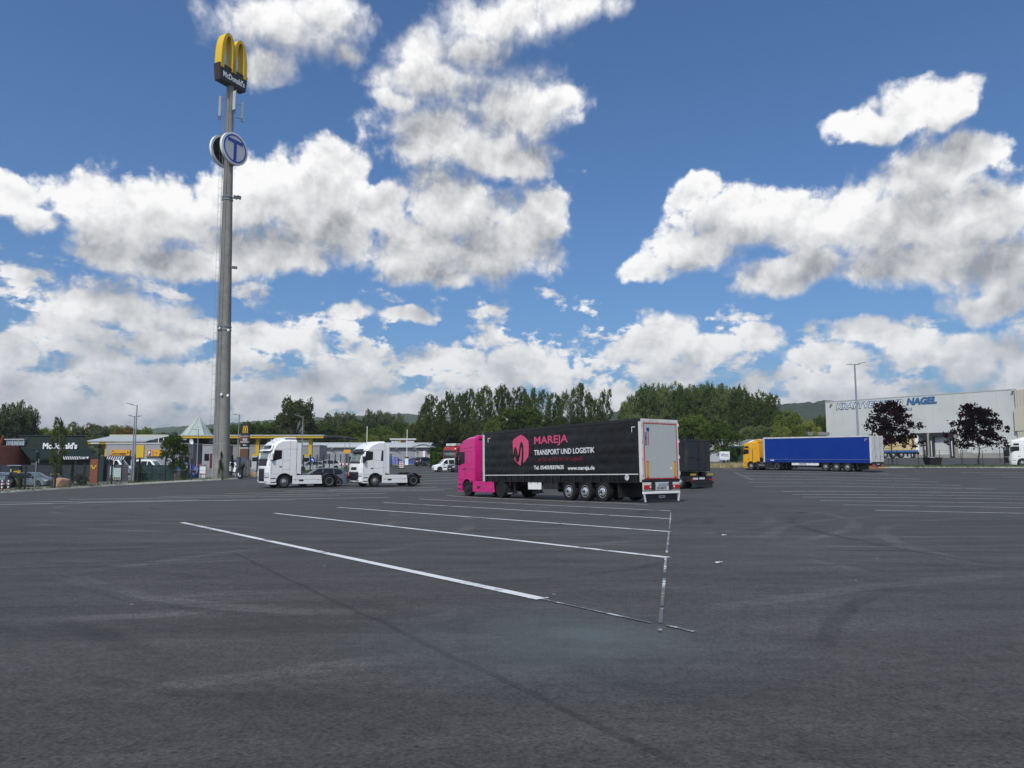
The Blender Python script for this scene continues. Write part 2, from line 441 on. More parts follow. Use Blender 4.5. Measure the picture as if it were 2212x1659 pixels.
def arc_mask(c, r, w):
    wn = t.m('MULTIPLY_ADD', t.noise(flat2, 0.35, 3), 0.5, -0.25)
    dd = t.m('ADD', t.m('SUBTRACT', t.v('DISTANCE', flat2, (c[0], c[1], 0)), r), wn)
    m1 = t.step(t.m('ABSOLUTE', dd), w, w * 0.3)
    m2 = t.step(t.m('ABSOLUTE', t.m('SUBTRACT', dd, 2.0)), w, w * 0.3)
    return t.m('MULTIPLY', t.m('MAXIMUM', m1, m2), t.step(t.noise(flat2, 0.22, 3, 0.6), 0.44, 0.62))
dark = None
seams = [((505,1195),(790,1330)), ((790,1330),(1060,1455)), ((1060,1455),(1280,1560)), ((1280,1560),(1440,1640))]
for a_, b2 in seams:
    mk = t.m('MULTIPLY', line_mask(hit(*a_), hit(*b2), 0.035, 0.07), 0.34)
    dark = mk if dark is None else t.m('MAXIMUM', dark, mk)
for (c_, r_) in [((-16, 30), 21), ((24, 30), 16), ((-30, 44), 30), ((3, -6), 15.5), ((-12, -4), 13), ((30, 12), 24), ((-3, 34), 12)]:
    dark = t.m('MAXIMUM', dark, t.m('MULTIPLY', arc_mask(c_, r_, 0.17), 0.42))
TRACKS_D = [[(223,1468),(397,1495),(536,1504)], [(200,1275),(298,1299),(446,1320),(620,1332),(769,1337)], [(1914,1274),(1843,1309),(1803,1350),(1788,1390)], [(1097,1429),(1450,1430),(1727,1428)], [(1828,1213),(2030,1222),(2230,1228)], [(1117,1254),(1274,1241),(1400,1224),(1447,1211)], [(100,1215),(330,1205),(520,1192)]]
TRACKS_P = [[(164,1250),(298,1288),(446,1308),(620,1320),(769,1325)], [(407,1285),(540,1279),(665,1275)], [(347,1483),(645,1448),(967,1409)], [(1450,1324),(1652,1299),(1903,1264),(2155,1244)], [(80,1340),(300,1330),(420,1322)], [(700,1370),(860,1352),(960,1330)], [(1500,1398),(1640,1392)]]
for tr_ in TRACKS_D:
    for a_, b2 in zip(tr_, tr_[1:]):
        ha, hb = hit(*a_), hit(*b2); w_ = .05 + .0035 * ha.y
        dark = t.m('MAXIMUM', dark, t.m('MULTIPLY', t.m('MULTIPLY', line_mask(ha, hb, w_ * 1.3, 0.10), brk), 0.26))
pale = None
for tr_ in TRACKS_P:
    for a_, b2 in zip(tr_, tr_[1:]):
        ha, hb = hit(*a_), hit(*b2); w_ = .06 + .005 * ha.y; mk = t.m('MULTIPLY', t.m('MULTIPLY', line_mask(ha, hb, w_ * 1.8, 0.10), brk), 0.38)
        pale = mk if pale is None else t.m('MAXIMUM', pale, mk)
for (c_, r_) in [((-9, 26), 17), ((20, 9), 14), ((-26, 18), 23), ((6, 40), 26)]:
    mk = t.m('MULTIPLY', arc_mask(c_, r_, 0.22), 0.50)
    pale = mk if pale is None else t.m('MAXIMUM', pale, mk)
for k_ in range(-3, 6):      # joints between the paver lanes, nearly across the view
    a0_ = Vector((-40, 6.5 * k_ + 2.0)); b0_ = Vector((60, 6.5 * k_ + 14.0)); dark = t.m('MAXIMUM', dark, t.m('MULTIPLY', line_mask(a0_, b0_, 0.03, 0.08), 0.26))
val = t.m('MULTIPLY', val, t.m('SUBTRACT', 1.0, dark)); val = t.m('MULTIPLY', val, t.m('ADD', 1.0, pale))
oil = t.n('ShaderNodeTexVoronoi', feature='F1'); t.put(oil.inputs['Vector'], flat2); oil.inputs['Scale'].default_value = 0.42
oilm = t.m('MULTIPLY', t.step(t.m('ADD', oil.outputs['Distance'], t.m('MULTIPLY', t.noise(flat2, 3.0, 4, 0.7), 0.25)), 0.34, 0.16), t.step(t.sep(oil.outputs['Color'])[1], 0.62, 0.70))
val = t.m('MULTIPLY', val, t.m('MULTIPLY_ADD', oilm, -0.30, 1.0))
chip = t.n('ShaderNodeTexVoronoi', feature='F1'); t.put(chip.inputs['Vector'], flat2); chip.inputs['Scale'].default_value = 2.2
chipm = t.m('MULTIPLY', t.step(chip.outputs['Distance'], 0.05, 0.025), t.step(t.sep(chip.outputs['Color'])[0], 0.80, 0.82))
base = t.mix(1.0, t.mix(t.step(big, 0.35, 0.65), (0.058, 0.0545, 0.052, 1), (0.056, 0.0545, 0.0545, 1)), t.xyz(val, val, val), 'MULTIPLY')
sheen_patch = t.m('MULTIPLY', t.step(t.v('DISTANCE', flat2, tuple(hit(1220, 1380))[:2] + (0,)), 1.7, 0.2), t.lin(mid, 0.35, 0.65, 0.1, 0.55))  # round patch of bluish sheen, painted into the asphalt's base colour
base = t.mix(sheen_patch, base, (0.10, 0.135, 0.14, 1))
base = t.mix(chipm, base, (0.35, 0.34, 0.32, 1))
t.put(b.inputs['Base Color'], base)
t.put(b.inputs['Roughness'], t.lin(big, 0.3, 0.7, 0.78, 0.92)); b.inputs['Specular IOR Level'].default_value = 0.35
bn = t.n('ShaderNodeBump'); bn.inputs['Strength'].default_value = 0.55; bn.inputs['Distance'].default_value = 0.008
t.put(bn.inputs['Height'], grain); t.put(b.inputs['Normal'], bn.outputs[0])
M_ASPH = m
lx = [v for v in np.arange(-130, 131, 1.6)]; ly = [v for v in np.arange(-36, 178, 1.6)]
tag(sheet('parking_lot', M_ASPH, lx, ly, 0.0), kind='structure')

# painted bay lines, draped over the asphalt
def paint_mat(name, wear):
    m = bpy.data.materials.new(name); m.use_nodes = True; t = NT(m.node_tree); b = m.node_tree.nodes['Principled BSDF']
    tc = t.n('ShaderNodeTexCoord').outputs['Object']
    n = t.noise(tc, 9.0, 6, 0.7); n2 = t.noise(tc, 1.1, 4, 0.6)
    f = t.step(t.m('ADD', n, t.m('MULTIPLY', n2, 0.8)), wear, wear + 0.22)
    t.put(b.inputs['Base Color'], t.mix(f, (0.10, 0.105, 0.115, 1), t.mix(t.noise(tc, 3, 3), (0.52, 0.53, 0.54, 1), (0.70, 0.72, 0.73, 1))))
    b.inputs['Roughness'].default_value = 0.75
    return m
M_LINE = paint_mat('line_paint', 0.66); M_FADED = paint_mat('faded_line_paint', 0.84)
def strip(a, b_, w, mt, name, parent):
    a, b_ = Vector((a[0], a[1])), Vector((b_[0], b_[1])); u = (b_ - a); L = u.length; u /= L; nr = Vector((-u.y, u.x)) * w / 2
    n = max(2, int(L / 0.8)); pts = [a + u * L * i / n for i in range(n + 1)]
    P_ = np.array([[*(p + nr)] for p in pts] + [[*(p - nr)] for p in pts]); z = gz_arr(P_[:, 0], P_[:, 1]) + 0.007
    # the sheet below is coarser than the strip: follow its facets
    vs = [(P_[i, 0], P_[i, 1], z[i]) for i in range(len(P_))]
    return MB().add(vs, [(i, i + 1, n + 2 + i, n + 1 + i) for i in range(n)]).build(name, mt, parent)
bays = tag(empty('bay_markings'), kind='structure')
def pline(p0_, p1_, w=0.14, mt=None): strip(hit(*p0_), hit(*p1_), w, mt or M_LINE, 'bay_line', bays)
L1a, L1b = hit(393, 1129), hit(1170, 1295)
pline((393,1129),(1170,1295), 0.13); pline((593,1109),(1443,1205)); pline((728,1096),(1447,1149)); pline((828,1085.5),(1450,1121)); pline((905,1078),(1449,1104)); pline((965,1070.5),(1400,1090))
pline((1170,1295),(1406,1347), 0.03, M_FADED); pline((1440,1352),(1498,1366), 0.04, M_FADED)
for (a_, b2) in [((1425.5,1366),(1426,1358)), ((1426.5,1347),(1429,1315)), ((1430,1310),(1435,1250)), ((1436,1238),(1438,1205)), ((1440,1195),(1445,1150)), ((1446,1143),(1449,1108))]:
    pline(a_, b2, 0.030, M_FADED)
pline((1140,1293),(1185,1292.5), 0.05, M_FADED)
# rows behind on the left
for (a_, b2) in [((-60,1092),(430,1080)), ((0,1085.5),(640,1080)), ((150,1079),(735,1071)), ((-40,1090.5),(840,1074.5)),
                 ((344,1073),(835,1066)), ((487,1066.5),(960,1059)), ((610,1061),(980,1056)), ((710,1058.5),(945,1052)), ((905,1045),(985,1043.3)), ((905,1039.5),(990,1036.5)), ((905,1034),(990,1031)), ((905,1029.5),(985,1027.5)), ((735,1037),(760,1036)), ((735,1043),(757,1042)),
                 ((912,1020),(990,1016.5)), ((905,1025.5),(990,1022.5))]:
    pline(a_, b2, 0.15)
# rows on the right
for (a_, b2) in [((1561,1011.7),(1610,1013)), ((1575,1015.5),(1921,1023.5)), ((1587,1021.5),(1955,1027)), ((1598,1028),(1986,1035)), ((1605,1034.6),(2030,1041)), ((1616,1042),(2076,1049)), ((1628,1051),(2150,1056.5)),
                 ((1690,1062),(2230,1066)), ((1712,1068),(2240,1073)), ((1734,1074),(2250,1079)), ((1772,1081.5),(2260,1088)), ((1821,1090.6),(2270,1098)), ((1891,1102.7),(2290,1111)),
                 ((2078,1020.8),(2225,1021.3)), ((2117,1024.7),(2225,1025.3)), ((2166,1030.2),(2225,1031))]:
    pline(a_, b2, 0.15)
pline((1587,1021),(1630,1038), 0.08, M_FADED)
M_LITTER = mat('scrap_paper', (0.7, 0.7, 0.68), 0.8)
for (px, py, a_) in [(1552,1218.5,.3),(1564,1158,.2)]:
    h = hit(px, py); mb = MB(); mb.grid(lambda u, v: (h.x + u * .05 + v * .015, h.y + v * .03 + a_ * u * .1, h.z + 0.012 + 0.02 * abs(math.sin(3 * u + 5 * v))), [-1, -.3, .4, 1], [-1, 0, 1])
    tag(mb.build('scrap_paper', M_LITTER), {1552: 'small white scrap lying alone on the open asphalt right of the dashed line', 1564: 'tiny pale scrap on the asphalt beyond the dashed line, further from the camera', 1045: 'pale scrap lying just behind the painted bay lines left of the pink truck', 1745: 'pale scrap lying between the bay lines in front of the blue trailer'}[px], 'litter', 'scraps on the asphalt')

# ------------------------------------------------------------------ vehicles
M_TYRE = mat('tyre_rubber', (0.012, 0.012, 0.013), 0.85, var=0.3, scale=9, dirt=(0.05, 0.048, 0.045), dscale=6, damt=0.35, spec=0.3)
M_STEEL = mat('wheel_steel', (0.36, 0.37, 0.38), 0.45, metal=0.4, var=0.2, scale=5)
M_ALU = mat('polished_aluminium', (0.80, 0.81, 0.83), 0.28, metal=0.75, var=0.1, scale=8)
M_BLKM = mat('black_metal', (0.012, 0.012, 0.014), 0.5, var=0.3, scale=6, dirt=(0.06, 0.055, 0.05), dscale=3, damt=0.25)
M_PLAST = mat('black_plastic', (0.018, 0.019, 0.021), 0.55, var=0.25, scale=7)
M_GLASS = mat('tinted_glass', (0.012, 0.015, 0.017), 0.14, var=0.3, scale=1.2, spec=0.3)
M_WSCR = mat('windscreen_glass', (0.14, 0.19, 0.17), 0.05, var=0.5, scale=1.3, spec=0.9, dirt=(0.03, 0.04, 0.04), dscale=1.8, damt=0.8)
M_LAMP = mat('lamp_glass', (0.55, 0.58, 0.6), 0.1, var=0.1, spec=0.8)
M_RED = mat('red_lamp', (0.45, 0.01, 0.012), 0.15, var=0.25, scale=12, spec=0.7)
M_AMB = mat('amber_lamp', (0.6, 0.2, 0.03), 0.2)
M_WHITE = mat('white_paint', (0.84, 0.84, 0.83), 0.28, var=0.03, scale=1.5, coat=0.5, dirt=(0.70, 0.69, 0.67), dscale=1.2, damt=0.4)
M_PINK = mat('pink_paint', (0.60, 0.016, 0.20), 0.30, var=0.04, scale=1.5, coat=0.5, dirt=(0.52, 0.018, 0.175), dscale=.5, damt=0.35)
M_YEL = mat('yellow_paint', (0.80, 0.40, 0.012), 0.34, var=0.05, scale=1.5, coat=0.4, dirt=(0.55, 0.28, 0.02), dscale=1.3, damt=0.35)
M_REDP = mat('red_paint', (0.35, 0.02, 0.03), 0.35, coat=0.4)
M_PLATE = mat('plate_white', (0.62, 0.64, 0.66), 0.5, var=0.25, scale=20)
M_GAP = mat('panel_gap', (0.16, 0.165, 0.17), 0.7); M_GAPD = mat('dark_panel_gap', (0.035, 0.02, 0.025), 0.7)

ST = [-1, -.97, -.92, -.8, -.5, 0, .5, .8, .92, .97, 1]
def pull(s_):      # how far the corners are drawn back across the width, 0..1
    a = abs(s_); return 0.10 * a * a + 0.9 * max(0.0, (a - 0.72) / 0.28) ** 2.2
class Body:
    """a cab or car body lofted across its width from a side view outline (x, z, front weight, top weight)"""
    def __init__(s, prof, hw, fr=0.26, tp=0.16):
        s.prof = prof; s.hw = hw if callable(hw) else (lambda z: hw); s.fr = fr; s.tp = tp
    def pt(s, x, z, wf, wt, u):
        k = pull(u); zz = z - wt * s.tp * k
        return (x - wf * s.fr * k, u * s.hw(z), zz)
    def build(s, name, mt, parent, sm=32):
        mb = MB(); mb.rings([[s.pt(*q, u) for q in s.prof] for u in ST])
        return mb.build(name, mt, parent, smooth=sm)
    def fx(s, z, back=False):
        best = None
        n = len(s.prof)
        for i in range(n):
            a, b_ = s.prof[i], s.prof[(i + 1) % n]
            if (a[1] - z) * (b_[1] - z) <= 0 and abs(a[1] - b_[1]) > 1e-6:
                f = (z - a[1]) / (b_[1] - a[1]); x = a[0] + (b_[0] - a[0]) * f
                if best is None or (x > best if not back else x < best): best = x
        return best if best is not None else 0.0
    def front(s, name, mt, parent, z0, z1, u0, u1, off=0.012, u0t=None, u1t=None, nz=5, nu=7, back=False, wf=1.0):
        """panel that hugs the front (or back) between heights z0..z1 and width fractions u0..u1"""
        u0t = u0 if u0t is None else u0t; u1t = u1 if u1t is None else u1t
        def fn(i, j):
            z = z0 + (z1 - z0) * j; a = u0 + (u0t - u0) * j; b_ = u1 + (u1t - u1) * j; u = a + (b_ - a) * i
            x = s.fx(z, back); k = pull(u)
            return (x - wf * s.fr * k + off, u * s.hw(z), z) if not back else (x + wf * s.fr * k - off, u * s.hw(z), z)
        mb = MB(); mb.grid(fn, [i / nu for i in range(nu + 1)], [j / nz for j in range(nz + 1)])
        o = mb.build(name, mt, parent, smooth=40)
        md = o.modifiers.new('thick', 'SOLIDIFY'); md.thickness = 0.03; md.offset = -1
        return o
    def side(s, name, mt, parent, poly, sgn=1, off=0.006, th=0.03):
        mb = MB(); n = len(poly)
        vs = [(x, sgn * (s.hw(z) + off), z) for x, z in poly] + [(x, sgn * (s.hw(z) + off - th), z) for x, z in poly]
        mb.add(vs, [tuple(range(n)), tuple(range(2 * n - 1, n - 1, -1))] + [(i, (i + 1) % n, n + (i + 1) % n, n + i) for i in range(n)])
        return mb.build(name, mt, parent)
    def gap(s, parent, pts, sgn=1, w=0.014, name='door_gap', mt=None):
        mb = MB()
        for (a, b_) in zip(pts, pts[1:]):
            a, b_ = Vector(a), Vector(b_); u = (b_ - a).normalized() * w / 2; nr = Vector((-u.y, u.x))
            q = [a - u + nr, b_ + u + nr, b_ + u - nr, a - u - nr]
            mb.add([(p.x, sgn * (s.hw(p.y) + 0.004), p.y) for p in q], [(0, 1, 2, 3)])
        return mb.build(name, mt or M_GAP, parent)

def arch(cx, cz, r, z_from, z_to, n=12):
    """points over a wheel, from the back (height z_from) to the front (height z_to)"""
    a0 = math.asin(max(-1, min(1, (z_from - cz) / r))); a1 = math.pi - math.asin(max(-1, min(1, (z_to - cz) / r)))
    return [(cx - r * math.cos(a0 + (a1 - a0) * i / n), cz + r * math.sin(a0 + (a1 - a0) * i / n)) for i in range(n + 1)]

WHEELS = {}
def wheel_meshes(kind, r, w, rim_mat):
    key = (kind, r, w, rim_mat.name)
    if key in WHEELS: return WHEELS[key]
    rr = r * 0.60
    ty = MB(); ty.lathe([(rr, -w / 2 * .86), (rr + .03, -w / 2 * .95), (r * .86, -w / 2), (r * .965, -w / 2 * .9), (r, -w / 2 * .72), (r, w / 2 * .72), (r * .965, w / 2 * .9), (r * .86, w / 2), (rr + .03, w / 2 * .95), (rr, w / 2 * .86)], 36)
    t_ = ty.mesh('tyre', M_TYRE, 40)
    rm = MB()
    if kind == 'front':
        rm.lathe([(rr, w * .10), (rr, w * .46), (rr * .93, w * .46), (rr * .88, w * .32), (rr * .70, w * .42), (rr * .52, w * .50), (rr * .46, w * .50), (rr * .44, w * .60), (rr * .30, w * .64), (.001, w * .65)], 30)
        for k in range(10):
            a = 2 * math.pi * k / 10
            rm.lathe([(.018, w * .50), (.018, w * .56), (.001, w * .57)], 6, off=(rr * .58 * math.cos(a), 0, rr * .58 * math.sin(a)))
    elif kind == 'rear':
        rm.lathe([(rr, w * .05), (rr, w * .46), (rr * .92, w * .46), (rr * .86, w * .15), (rr * .60, w * .02), (rr * .52, w * .06), (rr * .44, w * .34), (rr * .30, w * .40), (.001, w * .41)], 30)
        for k in range(10):
            a = 2 * math.pi * k / 10
            rm.lathe([(.018, w * .06), (.018, w * .16), (.001, w * .17)], 6, off=(rr * .68 * math.cos(a), 0, rr * .68 * math.sin(a)))
    else:   # spoked car wheel
        rm.lathe([(rr, -w * .1), (rr, w * .44), (rr * .90, w * .44), (rr * .86, w * .1), (rr * .2, w * .1), (.001, w * .1)], 28)
        for k in range(7):
            a = 2 * math.pi * k / 7; ca, sa = math.cos(a), math.sin(a); q = 0.035
            vs = [(rr * .1 * ca + q * sa, w * .36, rr * .1 * sa - q * ca), (rr * .9 * ca + q * .7 * sa, w * .40, rr * .9 * sa - q * .7 * ca), (rr * .9 * ca - q * .7 * sa, w * .40, rr * .9 * sa + q * .7 * ca), (rr * .1 * ca - q * sa, w * .36, rr * .1 * sa + q * ca)]
            rm.add(vs + [(x, y - .05, z) for x, y, z in vs], [(0, 1, 2, 3), (0, 4, 5, 1), (2, 6, 7, 3), (1, 5, 6, 2)])
        rm.lathe([(.06, w * .3), (.06, w * .42), (.001, w * .43)], 12)
    r_ = rm.mesh('rim', rim_mat, 35)
    WHEELS[key] = (t_, r_); return t_, r_
def wheel(parent, x, y, r, w, kind, rim, hub=None, sgn=None):
    t_, r_ = wheel_meshes(kind, r, w, rim)
    sgn = sgn or (1 if y > 0 else -1)
    e = empty('wheel', (x, y, r), (0, 0, 0 if sgn > 0 else math.pi), parent)
    link('tyre', t_, None, e); link('rim', r_, None, e)
    if hub:
        h = MB(); h.lathe([(r * .20, w * .05), (r * .20, w * .62), (r * .12, w * .68), (.001, w * .69)], 16); h.build('hub', hub, e, smooth=40)
    return e
def mudguard(parent, x, y0, y1, r, a0, a1, mt, name='mudguard', z=None):
    mb = MB(); n = 12; z = r - .06 if z is None else z
    rs = []
    for i in range(n + 1):
        a = R(a0) + (R(a1) - R(a0)) * i / n; c_, s_ = math.cos(a), math.sin(a)
        rs.append([(x + r * c_, y0, z + r * s_), (x + r * c_, y1, z + r * s_), (x + (r - .03) * c_, y1, z + (r - .03) * s_), (x + (r - .03) * c_, y0, z + (r - .03) * s_)])
    mb.rings(rs); return mb.build(name, mt, parent, smooth=40)

def place(root, ax_, ay_, px, Y, hd, dx0, dx1):
    """stand a vehicle on the ground: its point (ax_, ay_) below pixel column px at depth Y, nose along hd"""
    hd = Vector(hd).normalized(); lf = Vector((-hd.y, hd.x)); w = W(px, 1040, Y)
    o = Vector((w.x, w.y)) - hd * ax_ - lf * ay_
    f_, b_ = o + hd * dx1, o + hd * dx0
    zf, zb = gz(f_.x, f_.y), gz(b_.x, b_.y); pit = math.atan2(zf - zb, dx1 - dx0)
    root.location = (o.x, o.y, zb + (0 - dx0) * math.tan(pit)); root.rotation_euler = (0, -pit, math.atan2(hd.y, hd.x))

def bevel_box(parent, name, mt, x0, x1, y0, y1, z0, z1, ch=0.02):
    return MB().box(x0, x1, y0, y1, z0, z1, ch).build(name, mt, parent)

def tractor(name, label, paint, S, rimf, rimr, group=None, full=True):
    t = thing(name, label, 'truck', group=group)
    cx = -1.37; wb = S.get('wb', 3.7); rx = cx - wb
    prof = list(S['prof']); prof += [(x, z, 0, 0) for x, z in [(-1.86, 0.98)] + arch(cx, .50, .63, .93, .30)]
    B = Body(prof, 1.245, 0.24, 0.15)
    B.build('cab', paint, t)
    bevel_box(t, 'cab_floor', M_BLKM, -2.25, -.25, -1.0, 1.0, .45, 1.0)
    wz0, wz1 = S['ws']
    B.front('windscreen', M_WSCR, t, wz0, wz1, -.90, .90, .012, -.84, .84)
    wi = B.front('wiper', M_PLAST, t, wz0 - .06, wz0 + .05, -.80, .80, .03)
    # grille and bumper
    for (z0, z1, u, mt_) in S['dark']: B.front('grille', mt_, t, z0, z1, -u, u, .014)
    for z in S['slats']: B.front('grille_slat', S.get('slat_mat', M_PLAST), t, z, z + .035, -.50, .50, .035, nz=1)
    for sg in (-1, 1):
        u0, u1 = S['lamp_u']; z0, z1 = S['lamp_z']
        B.front('headlight', M_LAMP, t, z0, z1, sg * u0, sg * u1, .02, sg * (u0 + .06), sg * u1)
        B.front('fog_lamp', M_LAMP, t, .50, .60, sg * .62, sg * .80, .02, nz=1)
    B.front('number_plate', M_PLATE, t, .36, .46, -.22, .22, .03, nz=1, nu=3)
    # sun visor
    vz = wz1 - .02; vx = B.fx(vz)
    mb = MB(); mb.grid(lambda u, v: (vx - .24 * pull(u * .95) + .02 + .26 * v, u * 1.18, vz + .10 - .16 * v), [i / 6 - 1 for i in range(13)], [0, .5, 1])
    o = mb.build('sun_visor', S.get('visor', M_PLAST), t, smooth=40); md = o.modifiers.new('thick', 'SOLIDIFY'); md.thickness = .025
    for sg in (-1, 1):
        B.side('side_window', M_GLASS, t, S['win'], sg)
        if 'win2' in S: B.side('upper_window', M_GLASS, t, S['win2'], sg)
        if 'rear_dark' in S: B.side('rear_quarter_panel', M_PLAST, t, S['rear_dark'], sg)
        dx0, dx1, dz0, dz1 = S['door']
        B.gap(t, [(dx0, dz0), (dx0, dz1), (dx1, dz1), (dx1, dz0), (dx0, dz0)], sg, mt=M_GAP if paint is M_WHITE else M_GAPD)
        for gp in S.get('gaps', []): B.gap(t, gp, sg, name='panel_gap', mt=M_GAP if paint is M_WHITE else M_GAPD)
        bevel_box(t, 'door_handle', M_PLAST, dx1 + .06, dx1 + .26, sg * 1.245 - .01 if sg > 0 else -1.275, sg * 1.275 if sg > 0 else -1.235, S['hz'], S['hz'] + .07, .01)
        for zz in (.42, .72): bevel_box(t, 'step', M_PLAST, -.70, -.30, 1.17 if sg > 0 else -1.262, 1.262 if sg > 0 else -1.17, zz, zz + .07, .01)
        # mirrors on a bracket
        mx = B.fx(wz0 + .3) - .12; my = sg * 1.46
        mr = MB(); mr.box(mx - .10, mx + .08, min(my, my - sg * .24), max(my, my - sg * .24), wz0 - .02, wz0 + .52, .04); mir = mr.build('mirror', S.get('mirror', M_PLAST), t, smooth=30)
        MB().box(mx - .108, mx - .098, min(my - sg * .03, my - sg * .21), max(my - sg * .03, my - sg * .21), wz0 + .02, wz0 + .48).build('mirror_glass', M_GLASS, mir)
        MB().tube([(mx - .05, sg * 1.22, wz0 + .50), (mx - .03, sg * 1.36, wz0 + .46)], .03, 6).build('mirror_arm', M_PLAST, t)
        # side skirt behind the front wheel
        sk = S['skirt']
        y0, y1 = (1.20, 1.245) if sg > 0 else (-1.245, -1.20)
        o = MB().prism([(-2.02, .30), (rx + .60, .30), (rx + .70, sk[1]), (-2.02, sk[1])], y0, y1).build('side_skirt', paint if sk[0] else M_BLKM, t, bevel=.02)
        if sk[0]:
            MB().box(-2.02, rx + .7, y0 - .004, y1 + .004, sk[1] - .34, sk[1] - .325).build('skirt_gap', M_GAP, o)
            MB().box(-2.9, -2.55, (y1 if sg > 0 else y0) - .01, (y1 if sg > 0 else y0) + .01, .52, .66).build('skirt_vent', M_PLAST, o)
            for xx in (-2.25, rx + .95): MB().box(xx - .06, xx + .06, (y1 if sg > 0 else y0) - .01, (y1 if sg > 0 else y0) + .012, .60, .64).build('marker_lamp', M_AMB, o)
        else:
            o2 = MB(); o2.lathe([(.30, -3.35), (.33, -3.32), (.33, -2.45), (.30, -2.42)], 20, 'x', (0, sg * .92, .62)); o2.build('fuel_tank', M_ALU, t, smooth=40)
            bevel_box(t, 'battery_box', M_PLAST, -2.36, -2.06, .7 if sg > 0 else -1.2, 1.2 if sg > 0 else -.7, .42, .95)
        # air deflector behind the cab side
        zt = S['prof'][-2][1] - .1
        if not S.get('nodefl'): MB().prism([(-2.25, 1.15), (-2.70, 1.05), (-2.64, zt), (-2.25, zt + .05)], y0 + (.0), y1).build('side_deflector', paint, t, bevel=.015)
        mudguard(t, rx, .60 * sg, 1.24 * sg, .60, 8, 172, M_PLAST)
        MB().box(rx - .66, rx - .63, .62 if sg > 0 else -1.2, 1.2 if sg > 0 else -.62, .22, .62).build('mud_flap', M_PLAST, t)
        MB().prism([(x, z) for x, z in arch(cx, .50, .66, .90, .45)] + [(x, z) for x, z in reversed(arch(cx, .50, .60, .86, .45))], 1.15 * sg, 1.262 * sg).build('wheel_arch', S.get('archm', paint), t)
        bevel_box(t, 'tail_light', M_RED, rx - .86, rx - .80, .72 if sg > 0 else -1.12, 1.12 if sg > 0 else -.72, .80, .92)
    # roof fairing
    rf = S.get('fairing')
    if rf:
        mb = MB(); mb.prism(rf, -1.0, 1.0); mb.build('roof_deflector', paint, t, bevel=.05)
        if S.get('fair_dark'):
            for sg in (-1, 1): MB().prism(S['fair_dark'], sg * .98, sg * 1.012).build('deflector_vent', M_PLAST, t)
    for q in S.get('horns', []): MB().lathe([(.03, 0), (.05, .10), (.02, .14)], 10, 'x', (q[0], q[1], q[2])).build('roof_lamp', M_LAMP, t)
    # frame, fifth wheel
    for sg in (-1, 1): MB().box(rx - .85, -.6, sg * .43 - .05, sg * .43 + .05, .70, .98).build('frame_rail', M_BLKM, t)
    MB().box(rx - .85, rx - .75, -1.1, 1.1, .72, .92).build('rear_crossmember', M_BLKM, t)
    fw = MB(); fw.rings([[(rx + .25 + .48 * math.cos(a) - (.55 if math.cos(a) < -.5 else 0), .45 * math.sin(a), z - (.08 if math.cos(a) < -.5 else 0)) for a in [2 * math.pi * k / 20 for k in range(20)]] for z in (1.12, 1.18)]); fw.build('fifth_wheel', M_BLKM, t)
    MB().box(rx - .1, rx + .6, -.42, .42, .98, 1.12).build('fifth_wheel_mount', M_BLKM, t)
    MB().box(-2.95, -2.30, -.75, .75, .98, 1.55).build('air_intake', M_BLKM, t)
    MB().tube([(rx, -.95, .5), (rx, .95, .5)], .10, 10).build('rear_axle', M_BLKM, t)
    MB().tube([(cx, -.95, .5), (cx, .95, .5)], .08, 10).build('front_axle', M_BLKM, t)
    for sg in (-1, 1):
        wheel(t, cx, sg * 1.05, .50, .34, 'front', rimf)
        wheel(t, rx, sg * .93, .50, .60, 'rear', rimr)
    return t, B, rx

def top_prof(front, back_x, back_top, roof):
    """front outline + roof + straight back, with weights for the rounded corners"""
    out = []
    for (x, z) in front: out.append((x, z, 1.0, 0.25 if z > 3.0 else 0.0))
    for (x, z) in roof: out.append((x, z, 0.35 if x > -1.0 else 0.0, 1.0))
    out.append((back_x, back_top, 0.0, 0.6)); out.append((back_x, 1.0, 0, 0))
    return out
DARK = M_PLAST
S_A = dict(prof=top_prof([(-.10, .28), (0, .42), (.01, 1.25), (-.02, 1.7), (-.08, 2.18), (-.30, 2.98), (-.40, 3.28)], -2.34, 3.6, [(-.72, 3.58), (-1.15, 3.76), (-1.7, 3.80), (-2.28, 3.80)]),
    ws=(2.18, 2.95), dark=[(1.72, 2.20, .97, DARK), (.52, 1.50, .50, DARK), (3.02, 3.30, .92, M_GLASS)], slats=[.66, .84, 1.02, 1.20, 1.36], lamp_u=(.60, .97), lamp_z=(.80, 1.25),
    win=[(-.42, 2.06), (-1.12, 2.28), (-1.12, 2.92), (-.52, 2.92)], door=(-.34, -1.20, 1.10, 2.98), hz=1.62, gaps=[[(-1.24, 3.02), (-2.34, 3.02)], [(-1.78, 1.0), (-1.78, 3.7)], [(-1.24, 1.42), (-1.78, 1.42)], [(-1.24, 2.05), (-1.75, 2.18)]],
    skirt=(True, .98), fairing=[(-1.05, 3.70), (-1.25, 3.90), (-1.5, 3.95), (-2.30, 3.95), (-2.34, 3.7)], fair_dark=[(-1.38, 3.86), (-2.26, 3.88), (-2.28, 3.58), (-1.62, 3.58)], mirror=M_WHITE, visor=M_WHITE, horns=[(-.95, .55, 3.74), (-.95, -.55, 3.74), (-.62, .8, 3.58)], archm=DARK)
